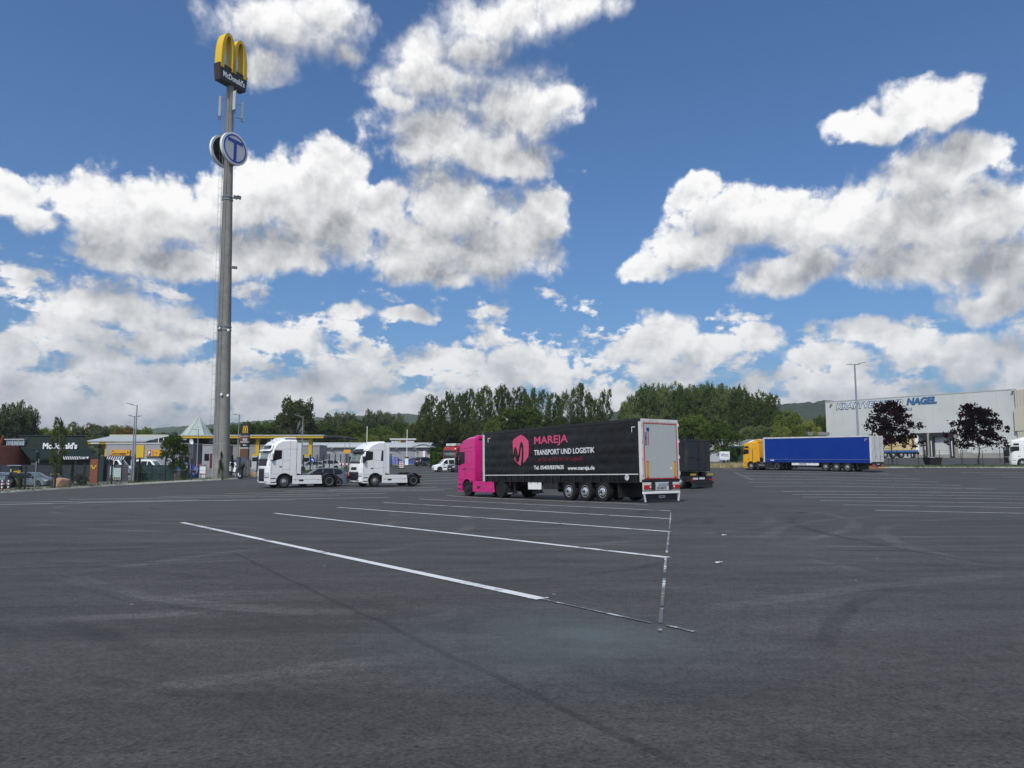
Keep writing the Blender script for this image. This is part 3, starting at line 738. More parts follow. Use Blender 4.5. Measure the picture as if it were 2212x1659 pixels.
S_B = dict(prof=top_prof([(-.12, .30), (0, .42), (.02, 1.3), (-.04, 1.95), (-.30, 2.92), (-.42, 3.12)], -2.30, 3.62, [(-.85, 3.48), (-1.35, 3.72), (-1.7, 3.80), (-2.24, 3.82)]),
    ws=(2.0, 2.92), dark=[(.38, 1.22, .72, DARK), (1.38, 1.62, .42, DARK), (2.90, 3.14, .96, DARK)], slats=[.62, .76, .90, 1.04], lamp_u=(.74, .97), lamp_z=(.85, 1.18),
    win=[(-.34, 2.02), (-.55, 2.16), (-1.12, 2.24), (-1.12, 2.92), (-.50, 2.98)], door=(-.30, -1.20, 1.02, 3.02), hz=1.50, rear_dark=[(-1.86, 2.15), (-2.08, 2.15), (-2.08, 3.02), (-1.92, 3.02)],
    gaps=[[(-1.2, 1.50), (-2.2, 1.62)], [(-1.24, 3.06), (-2.30, 3.06)], [(-2.14, 1.05), (-2.14, 3.72)], [(-1.2, 2.22), (-1.85, 2.14)]],
    skirt=(True, .98), fairing=None, visor=DARK, horns=[(-.9, .5, 3.6), (-.9, -.5, 3.6)], archm=DARK)
S_C = dict(prof=top_prof([(-.08, .30), (0, .42), (.01, 1.2), (-.04, 2.0), (-.20, 2.88), (-.26, 3.10)], -2.30, 3.62, [(-.42, 3.38), (-.78, 3.62), (-1.3, 3.76), (-1.8, 3.80), (-2.24, 3.80)]),
    ws=(2.02, 2.86), dark=[(.55, 1.55, .62, DARK), (1.60, 1.98, .80, DARK)], slats=[.70, .86, 1.02, 1.18, 1.34, 1.72], lamp_u=(.66, .97), lamp_z=(.62, .92),
    win=[(-.34, 1.92), (-.60, 2.02), (-1.08, 2.10), (-1.08, 2.82), (-.44, 2.84)], door=(-.26, -1.16, 1.08, 2.92), hz=1.70, win2=None,
    gaps=[[(-.28, 3.02), (-2.30, 3.10)], [(-1.36, 2.05), (-1.36, 2.85), (-1.92, 2.85), (-1.92, 2.05), (-1.36, 2.05)], [(-.26, 1.72), (-2.30, 1.72)]],
    skirt=(True, .98), fairing=[(-1.9, 3.6), (-2.0, 3.86), (-2.36, 3.86), (-2.36, 3.6)], visor=M_PINK, archm=None)
del S_C['win2']; S_C['archm'] = M_PINK; S_C['nodefl'] = True
S_D = dict(prof=top_prof([(-.06, .28), (0, .42), (.01, 1.2), (-.03, 2.0), (-.16, 2.82), (-.24, 3.2)], -2.28, 3.40, [(-.45, 3.40), (-.9, 3.50), (-1.5, 3.54), (-2.24, 3.54)]),
    ws=(2.02, 2.84), dark=[(.45, 1.25, .60, DARK), (1.35, 1.95, .86, DARK)], slats=[.55, .70, .85, 1.0, 1.5, 1.65], lamp_u=(.66, .97), lamp_z=(.60, .90),
    win=[(-.30, 1.84), (-.55, 1.98), (-1.10, 2.04), (-1.10, 2.58), (-.36, 2.60)], win2=[(-.42, 2.72), (-1.10, 2.72), (-1.10, 2.98), (-.50, 2.98)], door=(-.24, -1.18, 1.02, 2.66), hz=1.30,
    gaps=[[(-1.18, 2.68), (-2.28, 2.68)], [(-.24, .92), (-2.28, .92)]], rear_dark=[(-1.62, 1.1), (-1.70, 1.1), (-1.70, 2.6), (-1.62, 2.6)], skirt=(False, .9), fairing=[(-1.3, 3.45), (-1.45, 3.58), (-2.24, 3.86), (-2.32, 3.4)], visor=DARK, horns=[(-.55, .4, 3.46), (-.55, -.4, 3.46)], archm=M_YEL)

HF = (-.579, .815)                     # along the front bays
HA = (-.80, -.60)                      # the white pair faces the other way
tA, BA, _ = tractor('tractor_unit', 'white tractor unit with tall rounded cab and dark vertical grille, grey estate car behind it', M_WHITE, S_A, M_STEEL, M_STEEL, 'tractor units without trailers')
place(tA, -1.37, 1.2, 613.5, 57.9, HA, -6, 0)
tB, BB, _ = tractor('tractor_unit', 'angular white tractor unit with black bumper grille, fifth wheel bare, right of the other one', M_WHITE, S_B, M_STEEL, M_STEEL, 'tractor units without trailers')
place(tB, -1.37, 1.2, 809.5, 62.6, HA, -6, 0)
tC, BC, rxC = tractor('tractor_unit', 'bright pink tractor unit coupled to the black curtain trailer', M_PINK, S_C, M_PLAST, M_PLAST)
tD, BD, rxD = tractor('tractor_unit', 'yellow tractor unit coupled to the blue curtain trailer', M_YEL, S_D, M_STEEL, M_STEEL)

# ---- curtain-sided semi-trailers
def curtain_fn(amp):
    def f(x, z):    # how far the tarpaulin bellies out
        c_ = (x / 0.66) % 1.0; zz = (z - 1.30)
        row = [0, .55, 1.05, 1.55, 2.1, 2.6]
        k = max([i for i in range(6) if zz >= row[i]] or [0]); lo = row[k]; hi = row[k + 1] if k < 5 else 2.75
        v = min(1, max(0, (zz - lo) / (hi - lo)))
        n_ = mnoise.noise(Vector((x * .9, z * 1.1, 3.7))); n2 = mnoise.noise(Vector((x * 2.7, z * 2.2, 9.1)))
        return amp * (.55 * math.sin(math.pi * c_) ** .7 * math.sin(math.pi * v) ** .6 + .75 * n_ + .35 * n2)
    return f
def trailer(label, cur_mat, rimm, hub, frame_mat, door_mat, amp=.012, L=13.6, edge=None, roof_mat=None, name='semi_trailer', rail=True, kind='full', gap_mat=M_GAP, group='curtain-sided semi-trailers'):
    t = thing(name, label, 'trailer', group=group)
    zb, zt, hw = 1.02, 3.86, 1.275
    f = curtain_fn(amp)
    for sg in (1, -1):
        mb = MB(); nx, nz = (150, 34) if sg > 0 else (40, 6)
        mb.grid(lambda u, v: (u, sg * (hw - .02 + (f(u, v) if sg > 0 else 0)), v), [-L + .20 + (L - .28) * i / nx for i in range(nx + 1)], [zb - .02 + (zt - zb) * j / nz for j in range(nz + 1)])
        o = mb.build('side_curtain', cur_mat, t, smooth=60)
        # lower rail band and tensioning straps
        MB().box(-L + .25, -.12, min(sg * hw, sg * (hw + .012)), max(sg * hw, sg * (hw + .012)), 1.33, 1.375).build('curtain_band', M_PLATE if rail else gap_mat, t)
        for k in range(21):
            xx = -.35 - k * (L - .7) / 20
            s_ = MB(); s_.box(xx - .022, xx + .022, min(sg * (hw + .001), sg * (hw + .016)), max(sg * (hw + .001), sg * (hw + .016)), .96, 1.32)
            s_.box(xx - .03, xx + .03, min(sg * hw, sg * (hw + .03)), max(sg * hw, sg * (hw + .03)), .94, 1.02)
            s_.build('strap', M_BLKM if edge is None else cur_mat, t)
        MB().box(-L, 0, min(sg * (hw - .06), sg * (hw + .01)), max(sg * (hw - .06), sg * (hw + .01)), zt - .02, 4.0).build('roof_rail', roof_mat or M_BLKM, t, bevel=.015)
        for xx in (-.07, -L + .10): MB().box(xx - .07, xx + .07, min(sg * (hw - .10), sg * (hw + .004)), max(sg * (hw - .10), sg * (hw + .004)), .98, zt).build('corner_post', frame_mat, t, bevel=.01)
        MB().box(-L, 0, min(sg * (hw - .08), sg * (hw - .03)), max(sg * (hw - .08), sg * (hw - .03)), .96, 1.12).build('floor_rail', M_BLKM, t)
        # chassis side members, underrun rails
        MB().prism([(-1.0, 1.0), (-L + .1, 1.0), (-L + .1, .72), (-4.2, .70), (-3.2, .86), (-1.0, .86)], sg * .42 - .04, sg * .42 + .04).build('chassis_beam', M_BLKM, t)
        MB().box(-3.0, -2.86, sg * .95 - .06, sg * .95 + .06, .32, 1.0).build('landing_leg', M_BLKM, t)
        MB().box(-3.05, -2.80, sg * .95 - .12, sg * .95 + .12, .27, .32).build('landing_foot', M_BLKM, t)
        if kind == 'black':
            MB().box(-5.75, -4.55, min(sg * 1.18, sg * 1.22), max(sg * 1.18, sg * 1.22), .55, .98).build('side_board', M_WHITE, t)
            MB().box(-7.2, -5.9, min(sg * .75, sg * 1.2), max(sg * .75, sg * 1.2), .58, .98).build('pallet_box', M_BLKM, t, bevel=.02)
        else:
            MB().box(-7.3, -3.8, min(sg * 1.18, sg * 1.21), max(sg * 1.18, sg * 1.21), .66, 1.0).build('side_board', M_WHITE, t)
            MB().box(-7.0, -4.4, min(sg * .75, sg * 1.15), max(sg * .75, sg * 1.15), .42, .68).build('pallet_box', M_BLKM, t, bevel=.02)
    MB().box(-L, 0, -hw + .02, hw - .02, 3.94, 3.985).build('roof', roof_mat or M_BLKM, t)
    MB().box(-.04, .0, -hw + .05, hw - .05, 1.0, 3.96).build('front_wall', frame_mat, t)
    for sg in (1, -1): MB().box(.0, .16, min(sg * (hw - .30), sg * (hw - .04)), max(sg * (hw - .30), sg * (hw - .04)), 1.0, 3.95).build('front_corner', mat('grey_green_metal', (.30, .32, .29), .5), t, bevel=.02)
    MB().box(-L + .1, -.05, -hw + .1, hw - .1, 1.0, 1.12).build('floor', M_BLKM, t)
    MB().box(-L + .02, -.1, -.38, .38, .80, .98).build('underbody', M_BLKM, t)
    # rear frame and doors
    MB().box(-L - .02, -L + .06, -hw, hw, 3.82, 3.97).build('rear_header', frame_mat, t, bevel=.01)
    MB().box(-L - .02, -L + .06, -hw, hw, .98, 1.10).build('rear_sill', M_BLKM, t, bevel=.01)
    for sg in (1, -1):
        MB().box(-L - .02, -L + .06, min(sg * (hw - .10), sg * hw), max(sg * (hw - .10), sg * hw), 1.10, 3.82).build('rear_post', frame_mat, t, bevel=.01)
        dr = MB().box(-L - .035, -L + .01, min(sg * .006, sg * (hw - .11)), max(sg * .006, sg * (hw - .11)), 1.11, 3.81).build('rear_door', door_mat, t, bevel=.008)
        for k in range(4): MB().box(-L - .06, -L - .03, min(sg * (hw - .02), sg * (hw + .015)), max(sg * (hw - .02), sg * (hw + .015)), 1.3 + k * .78, 1.46 + k * .78).build('hinge', frame_mat, dr)
        if kind == 'black':
            y0, y1 = sorted((sg * .03, sg * (hw - .125)))
            fr = MB()
            yo = sg * (hw - .135); fr.box(-L - .041, -L - .037, min(yo, yo - sg * .05), max(yo, yo - sg * .05), 1.14, 3.78)
            for zz in (1.14, 3.75): fr.box(-L - .041, -L - .037, min(sg * .02, yo), max(sg * .02, yo), zz - .02, zz + .03)
            fr.build('reflective_tape', mat('red_tape', (.42, .02, .02), .5), dr)
            MB().box(-L - .05, -L - .036, min(sg * .86, sg * 1.02), max(sg * .86, sg * 1.02), 1.15, 1.95).build('marker_board', MATS.get('marker_yellow') or mat('marker_yellow', (.62, .30, .01), .5), dr)
            mb = MB(); mb.box(-L - .052, -L - .047, min(sg * .855, sg * 1.025), max(sg * .855, sg * 1.025), 1.13, 1.22); mb.box(-L - .052, -L - .047, min(sg * .855, sg * 1.025), max(sg * .855, sg * 1.025), 1.93, 1.96); mb.build('marker_edge', mat('marker_red', (.5, .03, .01), .5), dr)
        else:
            lb = MB(); lb.tube([(-L - .06, sg * .5, 1.15), (-L - .06, sg * .5, 3.75)], .018, 6); lb.build('lock_bar', M_STEEL, dr)
            MB().box(-L - .08, -L - .03, min(sg * .4, sg * .62), max(sg * .4, sg * .62), 1.7, 1.78).build('door_handle', M_STEEL, dr)
        tl = MB().box(-L - .06, -L + .02, min(sg * .74, sg * 1.22), max(sg * .74, sg * 1.22), .64, .84).build('tail_light', M_RED, t, bevel=.015)
        MB().box(-L - .07, -L - .05, min(sg * .76, sg * .86), max(sg * .76, sg * .86), .70, .80).build('lamp_lens', M_LAMP, tl)
        MB().box(-L - .06, -L + .02, min(sg * .46, sg * .72), max(sg * .46, sg * .72), .60, .96).build('buffer', M_PLAST, t, bevel=.02)
    MB().box(-L - .03, -L + .03, -1.25, 1.25, .58, .96).build('lamp_panel', frame_mat if kind == 'black' else M_PLAST, t, bevel=.01)
    MB().box(-L - .05, -L - .035, -.30, .26, .80, .93).build('number_plate', mat('plate_blue_grey', (.30, .36, .45), .5, var=.3, scale=25), t)
    MB().box(-L - .05, -L + .06, -1.24, 1.24, .42, .54).build('underride_bar', M_WHITE if kind == 'black' else M_YEL, t, bevel=.01)
    if kind == 'black':
        for sg in (1, -1): MB().prism([(sg * 1.24, .42), (sg * 1.16, .42), (sg * 1.08, .05), (sg * 1.16, .05)], -L - .04, -L + .0, 'x').build('bumper_bracket', M_PLATE, t)
        MB().box(-L + .10, -L + .12, -1.15, 1.15, .08, .50).build('mud_flap', M_PLAST, t)
        fl = MB().box(-L + .085, -L + .097, -.32, .12, .22, .34).build('flap_print', M_PLATE, t)
    # wheels, axles
    for k in range(3):
        ax_ = -8.15 - 1.31 * k
        MB().tube([(ax_, -1.0, .5), (ax_, 1.0, .5)], .09, 10).build('axle', M_BLKM, t)
        for sg in (1, -1):
            wheel(t, ax_, sg * 1.06, .50, .38, 'front', rimm, hub)
            mudguard(t, ax_, sg * .84, sg * 1.24, .57, 25, 155, M_PLAST)
    MB().box(-11.9, -11.86, -1.2, 1.2, .22, .95).build('rear_mud_flap', M_PLAST, t)
    sw = empty('spare_wheel', (-6.5, .0, .58), (math.pi / 2, 0, 0), t); t_, r_ = wheel_meshes('rear', .5, .34, M_STEEL); link('tyre', t_, None, sw); link('rim', r_, None, sw)
    return t

def vinyl(name, col, rough, dirt, damt, spec=.5):
    return mat(name, col, rough, var=.12, scale=.7, dirt=dirt, dscale=.55, damt=damt, spec=spec, bump=.05, bscale=9)
M_BLKV = vinyl('black_vinyl', (.005, .0055, .0065), .24, (.011, .0115, .0125), .8, .4)
M_BLUV = vinyl('blue_vinyl', (.003, .034, .24), .55, (.006, .042, .27), .4, .2)
M_GREYD = mat('door_grey', (.42, .44, .44), .38, var=.04, scale=1.2, dirt=(.42, .43, .42), dscale=.9, damt=.4)
M_WORN = mat('worn_white', (.62, .62, .60), .5, var=.08, scale=2, dirt=(.28, .25, .22), dscale=2.2, damt=.5)

tr1 = trailer('long black curtain-sided trailer with pink emblem and white lettering behind the pink tractor', M_BLKV, M_ALU, M_PLAST, M_WORN, M_GREYD, .016, kind='black')
place(tr1, -13.6, 1.25, 1389, 35.0, HF, -13, -1)
place(tC, rxC, 0, 0, 1, HF, -6, 0)     # then couple it under the trailer nose
def couple(tt, tr, rx, king=-1.5):
    hd = Vector((math.cos(tr.rotation_euler.z), math.sin(tr.rotation_euler.z))); o = Vector(tr.location[:2]) + hd * king - hd * (rx + .25)
    f_, b_ = o, o + hd * -6
    zf, zb = gz(f_.x, f_.y), gz(b_.x, b_.y); pit = math.atan2(zf - zb, 6)
    tt.location = (o.x, o.y, zf); tt.rotation_euler = (0, -pit, tr.rotation_euler.z)
couple(tC, tr1, rxC)
M_PNKL = mat('pink_print', (.62, .07, .17), .5, var=.05); M_WHTL = mat('white_print', (.78, .79, .80), .5, var=.04)
M_DRED = mat('dark_red_print', (.22, .015, .04), .5); M_BLUP = mat('blue_print', (.01, .03, .22), .5); M_REDL = mat('red_print', (.5, .03, .04), .5); M_BLKL = mat('black_print', (.015, .02, .018), .5)
ys_ = 1.275 + .005
def on_side(tr, body, x, z, w, h, mt, bold=.0, shear=0, nm='lettering'):
    text(body, mt, tr, (x, ys_, z), (-1, 0, 0), (0, 0, 1), w, h, bold, shear, .004, nm)
# lettering on the left side: where the sight line through a pixel meets the trailer side
def side_at(tr, px, py):
    Mw = Matrix.Translation(tr.location) @ tr.rotation_euler.to_matrix().to_4x4(); Mi = Mw.inverted()
    o_ = Mi @ Vector((0, 0, CAM_H)); d_ = Mi.to_3x3() @ ray(px, py); k = (ys_ - o_.y) / d_.y
    p_ = o_ + d_ * k; return p_.x, p_.z
def side_text(tr, body, px0, px1, py_t, py_b, mt, bold=0, shear=0):
    x0, z0 = side_at(tr, px0, py_b); x1, _ = side_at(tr, px1, py_b); _, z1 = side_at(tr, px0, py_t)
    on_side(tr, body, x0, z0, x0 - x1, z1 - z0, mt, bold, shear)
side_text(tr1, 'MAREJA', 1154, 1227, 943.5, 965, M_PNKL, .018)
side_text(tr1, 'TRANSPORT UND LOGISTIK', 1154, 1284.5, 972.3, 983.5, M_WHTL, .012)
side_text(tr1, '... auf Du und Du mit der Logistik!', 1156, 1260, 989, 999.5, M_DRED, 0, .2)
side_text(tr1, 'Tel. 05403/8359635', 1153.5, 1218, 1006, 1014.5, M_WHTL, .02)
side_text(tr1, 'www.mareja.de', 1226.5, 1284.5, 1007, 1018, M_WHTL, .02)
E1 = [(1120,600),(1118,490),(1140,455),(1195,420),(1265,385),(1340,430),(1400,500),(1408,640),(1395,780),(1305,890),(1313,700),(1308,570),(1292,522),(1272,510),(1252,545),(1238,620),(1225,720),(1213,750),(1203,680),(1185,610),(1160,595),(1142,640),(1132,740)]
E2 = [(1145,770),(1163,785),(1180,850),(1205,872),(1228,850),(1250,750),(1272,600),(1283,640),(1278,800),(1260,925),(1235,915),(1150,830)]
ex0, ez0 = side_at(tr1, 1108, 1006); ex1, _ = side_at(tr1, 1143, 1006); _, ez1 = side_at(tr1, 1125, 939)
flat([[(ex0 + (ex1 - ex0) * (x - 1118) / 290, ez1 - (y - 385) / 540 * (ez1 - ez0)) for x, y in E] for E in (E1, E2)], M_PNKL, tr1, 'emblem', lambda a, b_, t_: (a, ys_ + t_ - .003, b_), .004)
MB().box(-13.25, -13.0, 1.288, 1.292, 3.58, 3.61).box(-13.03, -13.0, 1.288, 1.292, 3.35, 3.58).build('corner_mark', M_WHTL, tr1)
MB().box(-.85, -.55, 1.288, 1.292, 3.58, 3.61).box(-.60, -.55, 1.288, 1.292, 3.35, 3.58).build('corner_mark', M_WHTL, tr1)
MB().lathe([(.14, 1.292), (.14, 1.296), (.11, 1.296), (.11, 1.292)], 20, 'y', (-12.6, 0, 1.2)).build('round_mark', M_WHTL, tr1)
Lr = -13.6 - .042
text('SCHMITZ', M_BLUP, tr1, (Lr, .93, 2.72), (0, 0, 1), (0, 1, 0), .62, .13, .02, 0, .004)
text('CARGOBULL', M_REDL, tr1, (Lr, .80, 2.72), (0, 0, 1), (0, 1, 0), .62, .07, .02, 0, .004)
flat([[(.95 - x * .001, 3.38 + y * .001) for x, y in [(0, 120), (20, 40), (60, 20), (70, -20), (120, -30), (170, -10), (200, 60), (190, 150), (150, 180), (110, 150), (60, 160), (40, 190), (20, 180)]]], M_BLUP, tr1, 'animal_emblem', lambda a, b_, t_: (Lr + .003 - t_, a, b_), .004)
flat([[(-.66 + .055 * math.cos(a), 1.62 + .075 * math.sin(a)) for a in [k * .5236 for k in range(12)]]], M_WHTL, tr1, 'drop_sticker', lambda a, b_, t_: (Lr + .003 - t_, a, b_), .004)
text('SCHMITZ', M_BLKL, tr1, (-13.6 - .036, .34, .62), (0, -1, 0), (0, 0, 1), .64, .12, .02, 0, .004)
text('SCHMITZ', M_BLKL, tr1, (-13.6 + .082, .10, .25), (0, -1, 0), (0, 0, 1), .38, .06, .02, 0, .003)
text('D', M_BLKL, tr1, (-13.6 - .036, -.36, .80), (0, -1, 0), (0, 0, 1), .10, .12, .02, 0, .004)
text('DAF', M_PLATE, tC, (rxC - .665, 1.12, .24), (0, -1, 0), (0, 0, 1), .32, .08, .02, 0, .004)
text('DAF', M_PLATE, tC, (rxC - .665, -.70, .24), (0, -1, 0), (0, 0, 1), .32, .08, .02, 0, .004)

HY = (-.585, .81)
tr2 = trailer('blue curtain-sided trailer with white rear doors behind the yellow tractor', M_BLUV, M_STEEL, None, M_WORN, M_WORN, .006, edge=1, roof_mat=M_WORN, kind='blue', gap_mat=mat('pale_blue', (.12, .16, .3), .5), rail=False)
place(tr2, -13.6, 1.25, 1885, 81.0, HY, -13, -1)
couple(tD, tr2, rxD)
on_side(tr2, 'KRONE', -4.9, .78, .9, .12, M_BLUP, .02); on_side(tr2, 'KRONE', -.9, 1.22, .45, .07, M_WHTL, .02)
for o in TEXTS[-2:]: pass
flat([[(-.95, 1.18), (-1.45, 1.18), (-1.45, 1.28), (-.95, 1.28)]], M_WHTL, tr2, 'maker_plate', lambda a, b_, t_: (a, 1.295 + t_, b_), .004)
MB().box(-13.25, -12.95, 1.288, 1.292, 3.60, 3.63).box(-12.98, -12.95, 1.288, 1.292, 3.35, 3.60).build('corner_mark', M_WHTL, tr2)
MB().prism([(-14.0, .35), (-13.3, .35), (-13.3, .62), (-14.0, .62)], .6, 1.25).build('ramp_box', mat('rust_brown', (.28, .12, .04), .8, dirt=(.5, .4, .3), dscale=4), tr2)

# the white tractor at the edge, the white cab behind the yellow one, the red lorry by the hedge
S_E = dict(S_D); S_E['archm'] = M_WHITE; S_E['visor'] = M_WHITE; S_E['skirt'] = (True, .9)
S_E['fairing'] = [(-1.2, 3.45), (-1.4, 3.62), (-2.2, 3.9), (-2.30, 3.4)]
tE, _, rxE = tractor('tractor_unit', 'white tractor unit cut off by the right edge of the picture, behind the fence kerb', M_WHITE, S_E, M_STEEL, M_STEEL)
HE = (-.96, .28)
place(tE, 0, 1.25, 2185, 95.5, HE, -6, 0)
tr3 = trailer('dark brown trailer body just showing above the white cab at the right edge', vinyl('brown_vinyl', (.05, .03, .035), .5, (.08, .05, .05), .4), M_STEEL, None, M_WORN, M_WORN, .008, kind='plain', group='curtain-sided semi-trailers'); couple_hd = Vector(HE)
tr3.location = tE.location; tr3.rotation_euler = tE.rotation_euler
hd3 = Vector((math.cos(tE.rotation_euler.z), math.sin(tE.rotation_euler.z), 0)); tr3.location = tE.location + hd3 * (rxE + .25 + 1.45)
S_F = dict(S_C); S_F['visor'] = DARK; S_F['archm'] = M_WHITE
tF, _, _ = tractor('tractor_unit', 'white lorry cab peeping out behind the yellow tractor', M_WHITE, S_F, M_STEEL, M_STEEL)
place(tF, 0, 1.25, 1607, 96.5, (-.70, .71), -6, 0)
S_G = dict(S_D); S_G['archm'] = M_REDP; S_G['skirt'] = (False, .9)
tG, BG, rxG = tractor('lorry', 'red lorry with white roof boxes parked by the clipped hedge behind the white van', M_REDP, S_G, M_STEEL, M_STEEL)
place(tG, 0, 1.25, 984, 118, (-.45, -.89), -6, 0)
MB().box(-2.3, -.6, -.9, .9, 3.58, 3.98).build('roof_box', M_WORN, tG, bevel=.04)

# ---- the dark roll-off container trailer behind the black curtain trailer
M_RUST = mat('dark_container_paint', (.012, .017, .028), .55, var=.4, scale=1.5, dirt=(.055, .042, .034), dscale=.9, damt=.8)
tH = thing('container_trailer', 'dirty dark container on a black skip trailer with yellow markings behind the black trailer', 'trailer')
Lc, cw = 6.5, 1.25
ct = MB().box(-Lc, 0, -cw, cw, 1.35, 3.75).build('container', M_RUST, tH, bevel=.03)
for k in range(9): MB().box(-Lc + .35 + k * .72, -Lc + .47 + k * .72, cw, cw + .07, 1.4, 3.7).build('rib', M_RUST, ct)
MB().box(-Lc - .09, -Lc - .0, -cw, cw, 3.66, 3.80).build('top_rail', M_RUST, ct)
for sg, w_ in ((1, 0), (-1, 0)):
    MB().box(-Lc - .06, -Lc, min(sg * .02, sg * 1.22), max(sg * .02, sg * 1.22), 1.40, 3.66).build('rear_door', M_RUST, ct, bevel=.02)
for yy in (-.75, -.45): MB().tube([(-Lc - .10, yy, 1.4), (-Lc - .10, yy, 3.7)], .022, 6).build('ladder_rail', M_RUST, ct)
for k in range(7): MB().tube([(-Lc - .10, -.75, 1.6 + k * .32), (-Lc - .10, -.45, 1.6 + k * .32)], .016, 6).build('ladder_rung', M_RUST, ct)
MB().box(-Lc - .12, -Lc - .05, -.3, .35, 2.30, 2.36).build('door_bar', M_RUST, ct); MB().tube([(-Lc - .09, .0, 1.4), (-Lc - .09, .0, 3.7)], .03, 6).build('lock_bar', M_RUST, ct)
MB().box(-Lc - .1, -Lc - .04, .42, 1.2, 2.40, 2.45).build('cross_rail', M_RUST, ct)
for sg in (1, -1):
    MB().box(-Lc - .3, 0, sg * .45 - .06, sg * .45 + .06, .9, 1.32).build('chassis_beam', M_BLKM, tH)
    mk = MB(); mk.box(-Lc - .34, -Lc - .30, min(sg * .62, sg * 1.2), max(sg * .62, sg * 1.2), 1.02, 1.16); mk.build('yellow_marker', mat('faded_yellow', (.42, .30, .03), .6, dirt=(.05, .04, .03), dscale=5, damt=.7), tH)
    for ax_ in (-Lc + .9, -Lc + 2.25, -Lc + 5.2): wheel(tH, ax_, sg * 1.0, .5, .40, 'front', M_ALU if ax_ < -5 else M_STEEL)
    bevel_box(tH, 'tail_light', M_RED, -Lc - .36, -Lc - .30, .75 if sg > 0 else -1.15, 1.15 if sg > 0 else -.75, .62, .74)
MB().box(-Lc - .3, 0, -1.1, 1.1, .55, .95).build('underbody', M_BLKM, tH)
MB().box(-Lc - .37, -Lc - .30, -1.2, 1.2, .40, .56).build('underride_bar', M_BLKM, tH); MB().box(-Lc - .34, -Lc - .31, -1.1, .9, .12, .40).build('mud_flap', M_PLAST, tH)
MB().box(-Lc - .36, -Lc - .31, -.25, .28, .72, .86).build('number_plate', M_PLATE, tH); MB().box(-Lc - .355, -Lc - .31, .45, .95, .70, .84).build('name_plate', M_PLATE, tH)
place(tH, -Lc, -1.25, 1535, 58.5, (-.52, .85), -6, 0)

# ---- cars and vans
def car(name, label, cat, paint, K, rim=None, group=None, r=.33):
    t = thing(name, label, cat, group=group)
    Lc = K['L']; fx_, rx_ = -K['fo'], -Lc + K['ro']
    hw0, belt, roof = K['w'] / 2, K['belt'], K['h']
    def hw(z): return hw0 if z <= belt else hw0 - (hw0 - K['rw']) * ((z - belt) / (roof - belt)) ** 1.1
    up = K['up']                                   # outline over the top from nose to tail: (x, z, front weight)
    prof = [(-.06, .22, .8, 0)] + [(x, z, wf, 1.0 if z > belt + .2 else .25) for x, z, wf in up] + [(-Lc + .05, .26, -.8, 0)]
    low = [(rx_ - r - .05, .24)] + [(x, z) for x, z in arch(rx_, r, r + .06, .24, .24, 10)] + [(fx_ - r - .1, .20)] + [(x, z) for x, z in arch(fx_, r, r + .06, .24, .24, 10)]
    prof += [(x, z, 0, 0) for x, z in low]
    B = Body(prof, hw, .30, .06); B.build('body', paint, t, 38)
    MB().box(-Lc + .3, -.3, -hw0 + .2, hw0 - .2, .20, .60).build('underbody', M_PLAST, t)
    for sg in (1, -1):
        for w_ in K['win']: B.side('side_window', M_GLASS, t, w_, sg, .008)
        for gp in K.get('gaps', []): B.gap(t, gp, sg, .012)
        for (x, z) in K.get('handles', []): MB().box(x - .09, x + .09, min(sg * (hw0 - .01), sg * (hw0 + .02)), max(sg * (hw0 - .01), sg * (hw0 + .02)), z, z + .03).build('door_handle', paint, t)
        mx, mz = K['mir']; MB().box(mx - .09, mx + .07, min(sg * (hw0 - .02), sg * (hw0 + .17)), max(sg * (hw0 - .02), sg * (hw0 + .17)), mz, mz + .15, .03).build('mirror', K.get('mirm', paint), t)
        z0, z1 = K['hl']; B.front('headlight', M_LAMP, t, z0, z1, sg * .58, sg * .95, .012)
        z0, z1 = K['tl']; B.front('tail_light', M_RED, t, z0, z1, sg * .62, sg * .96, .012, back=True)
        if 'trim' in K: B.side('rub_strip', M_PLAST, t, [(fx_ - .45, K['trim']), (rx_ + .45, K['trim'] + .01), (rx_ + .45, K['trim'] + .11), (fx_ - .45, K['trim'] + .1)], sg, .012)
        for x in (fx_, rx_): wheel(t, x, sg * (hw0 - .12), r, .22, 'car', rim or M_STEEL)
    a, b_ = K['ws']; B.front('windscreen', M_WSCR, t, a, b_, -.86, .86, .010)
    a, b_ = K['rw_']; B.front('rear_window', M_GLASS, t, a, b_, -.82, .82, .010, back=True)
    B.front('grille', M_PLAST, t, K['gr'][0], K['gr'][1], -.5, .5, .012, nz=2); B.front('number_plate', M_PLATE, t, .42, .52, -.28, .28, .02, nz=1)
    B.front('number_plate', M_PLATE, t, K['np'], K['np'] + .1, -.28, .28, .02, nz=1, back=True)
    return t, B
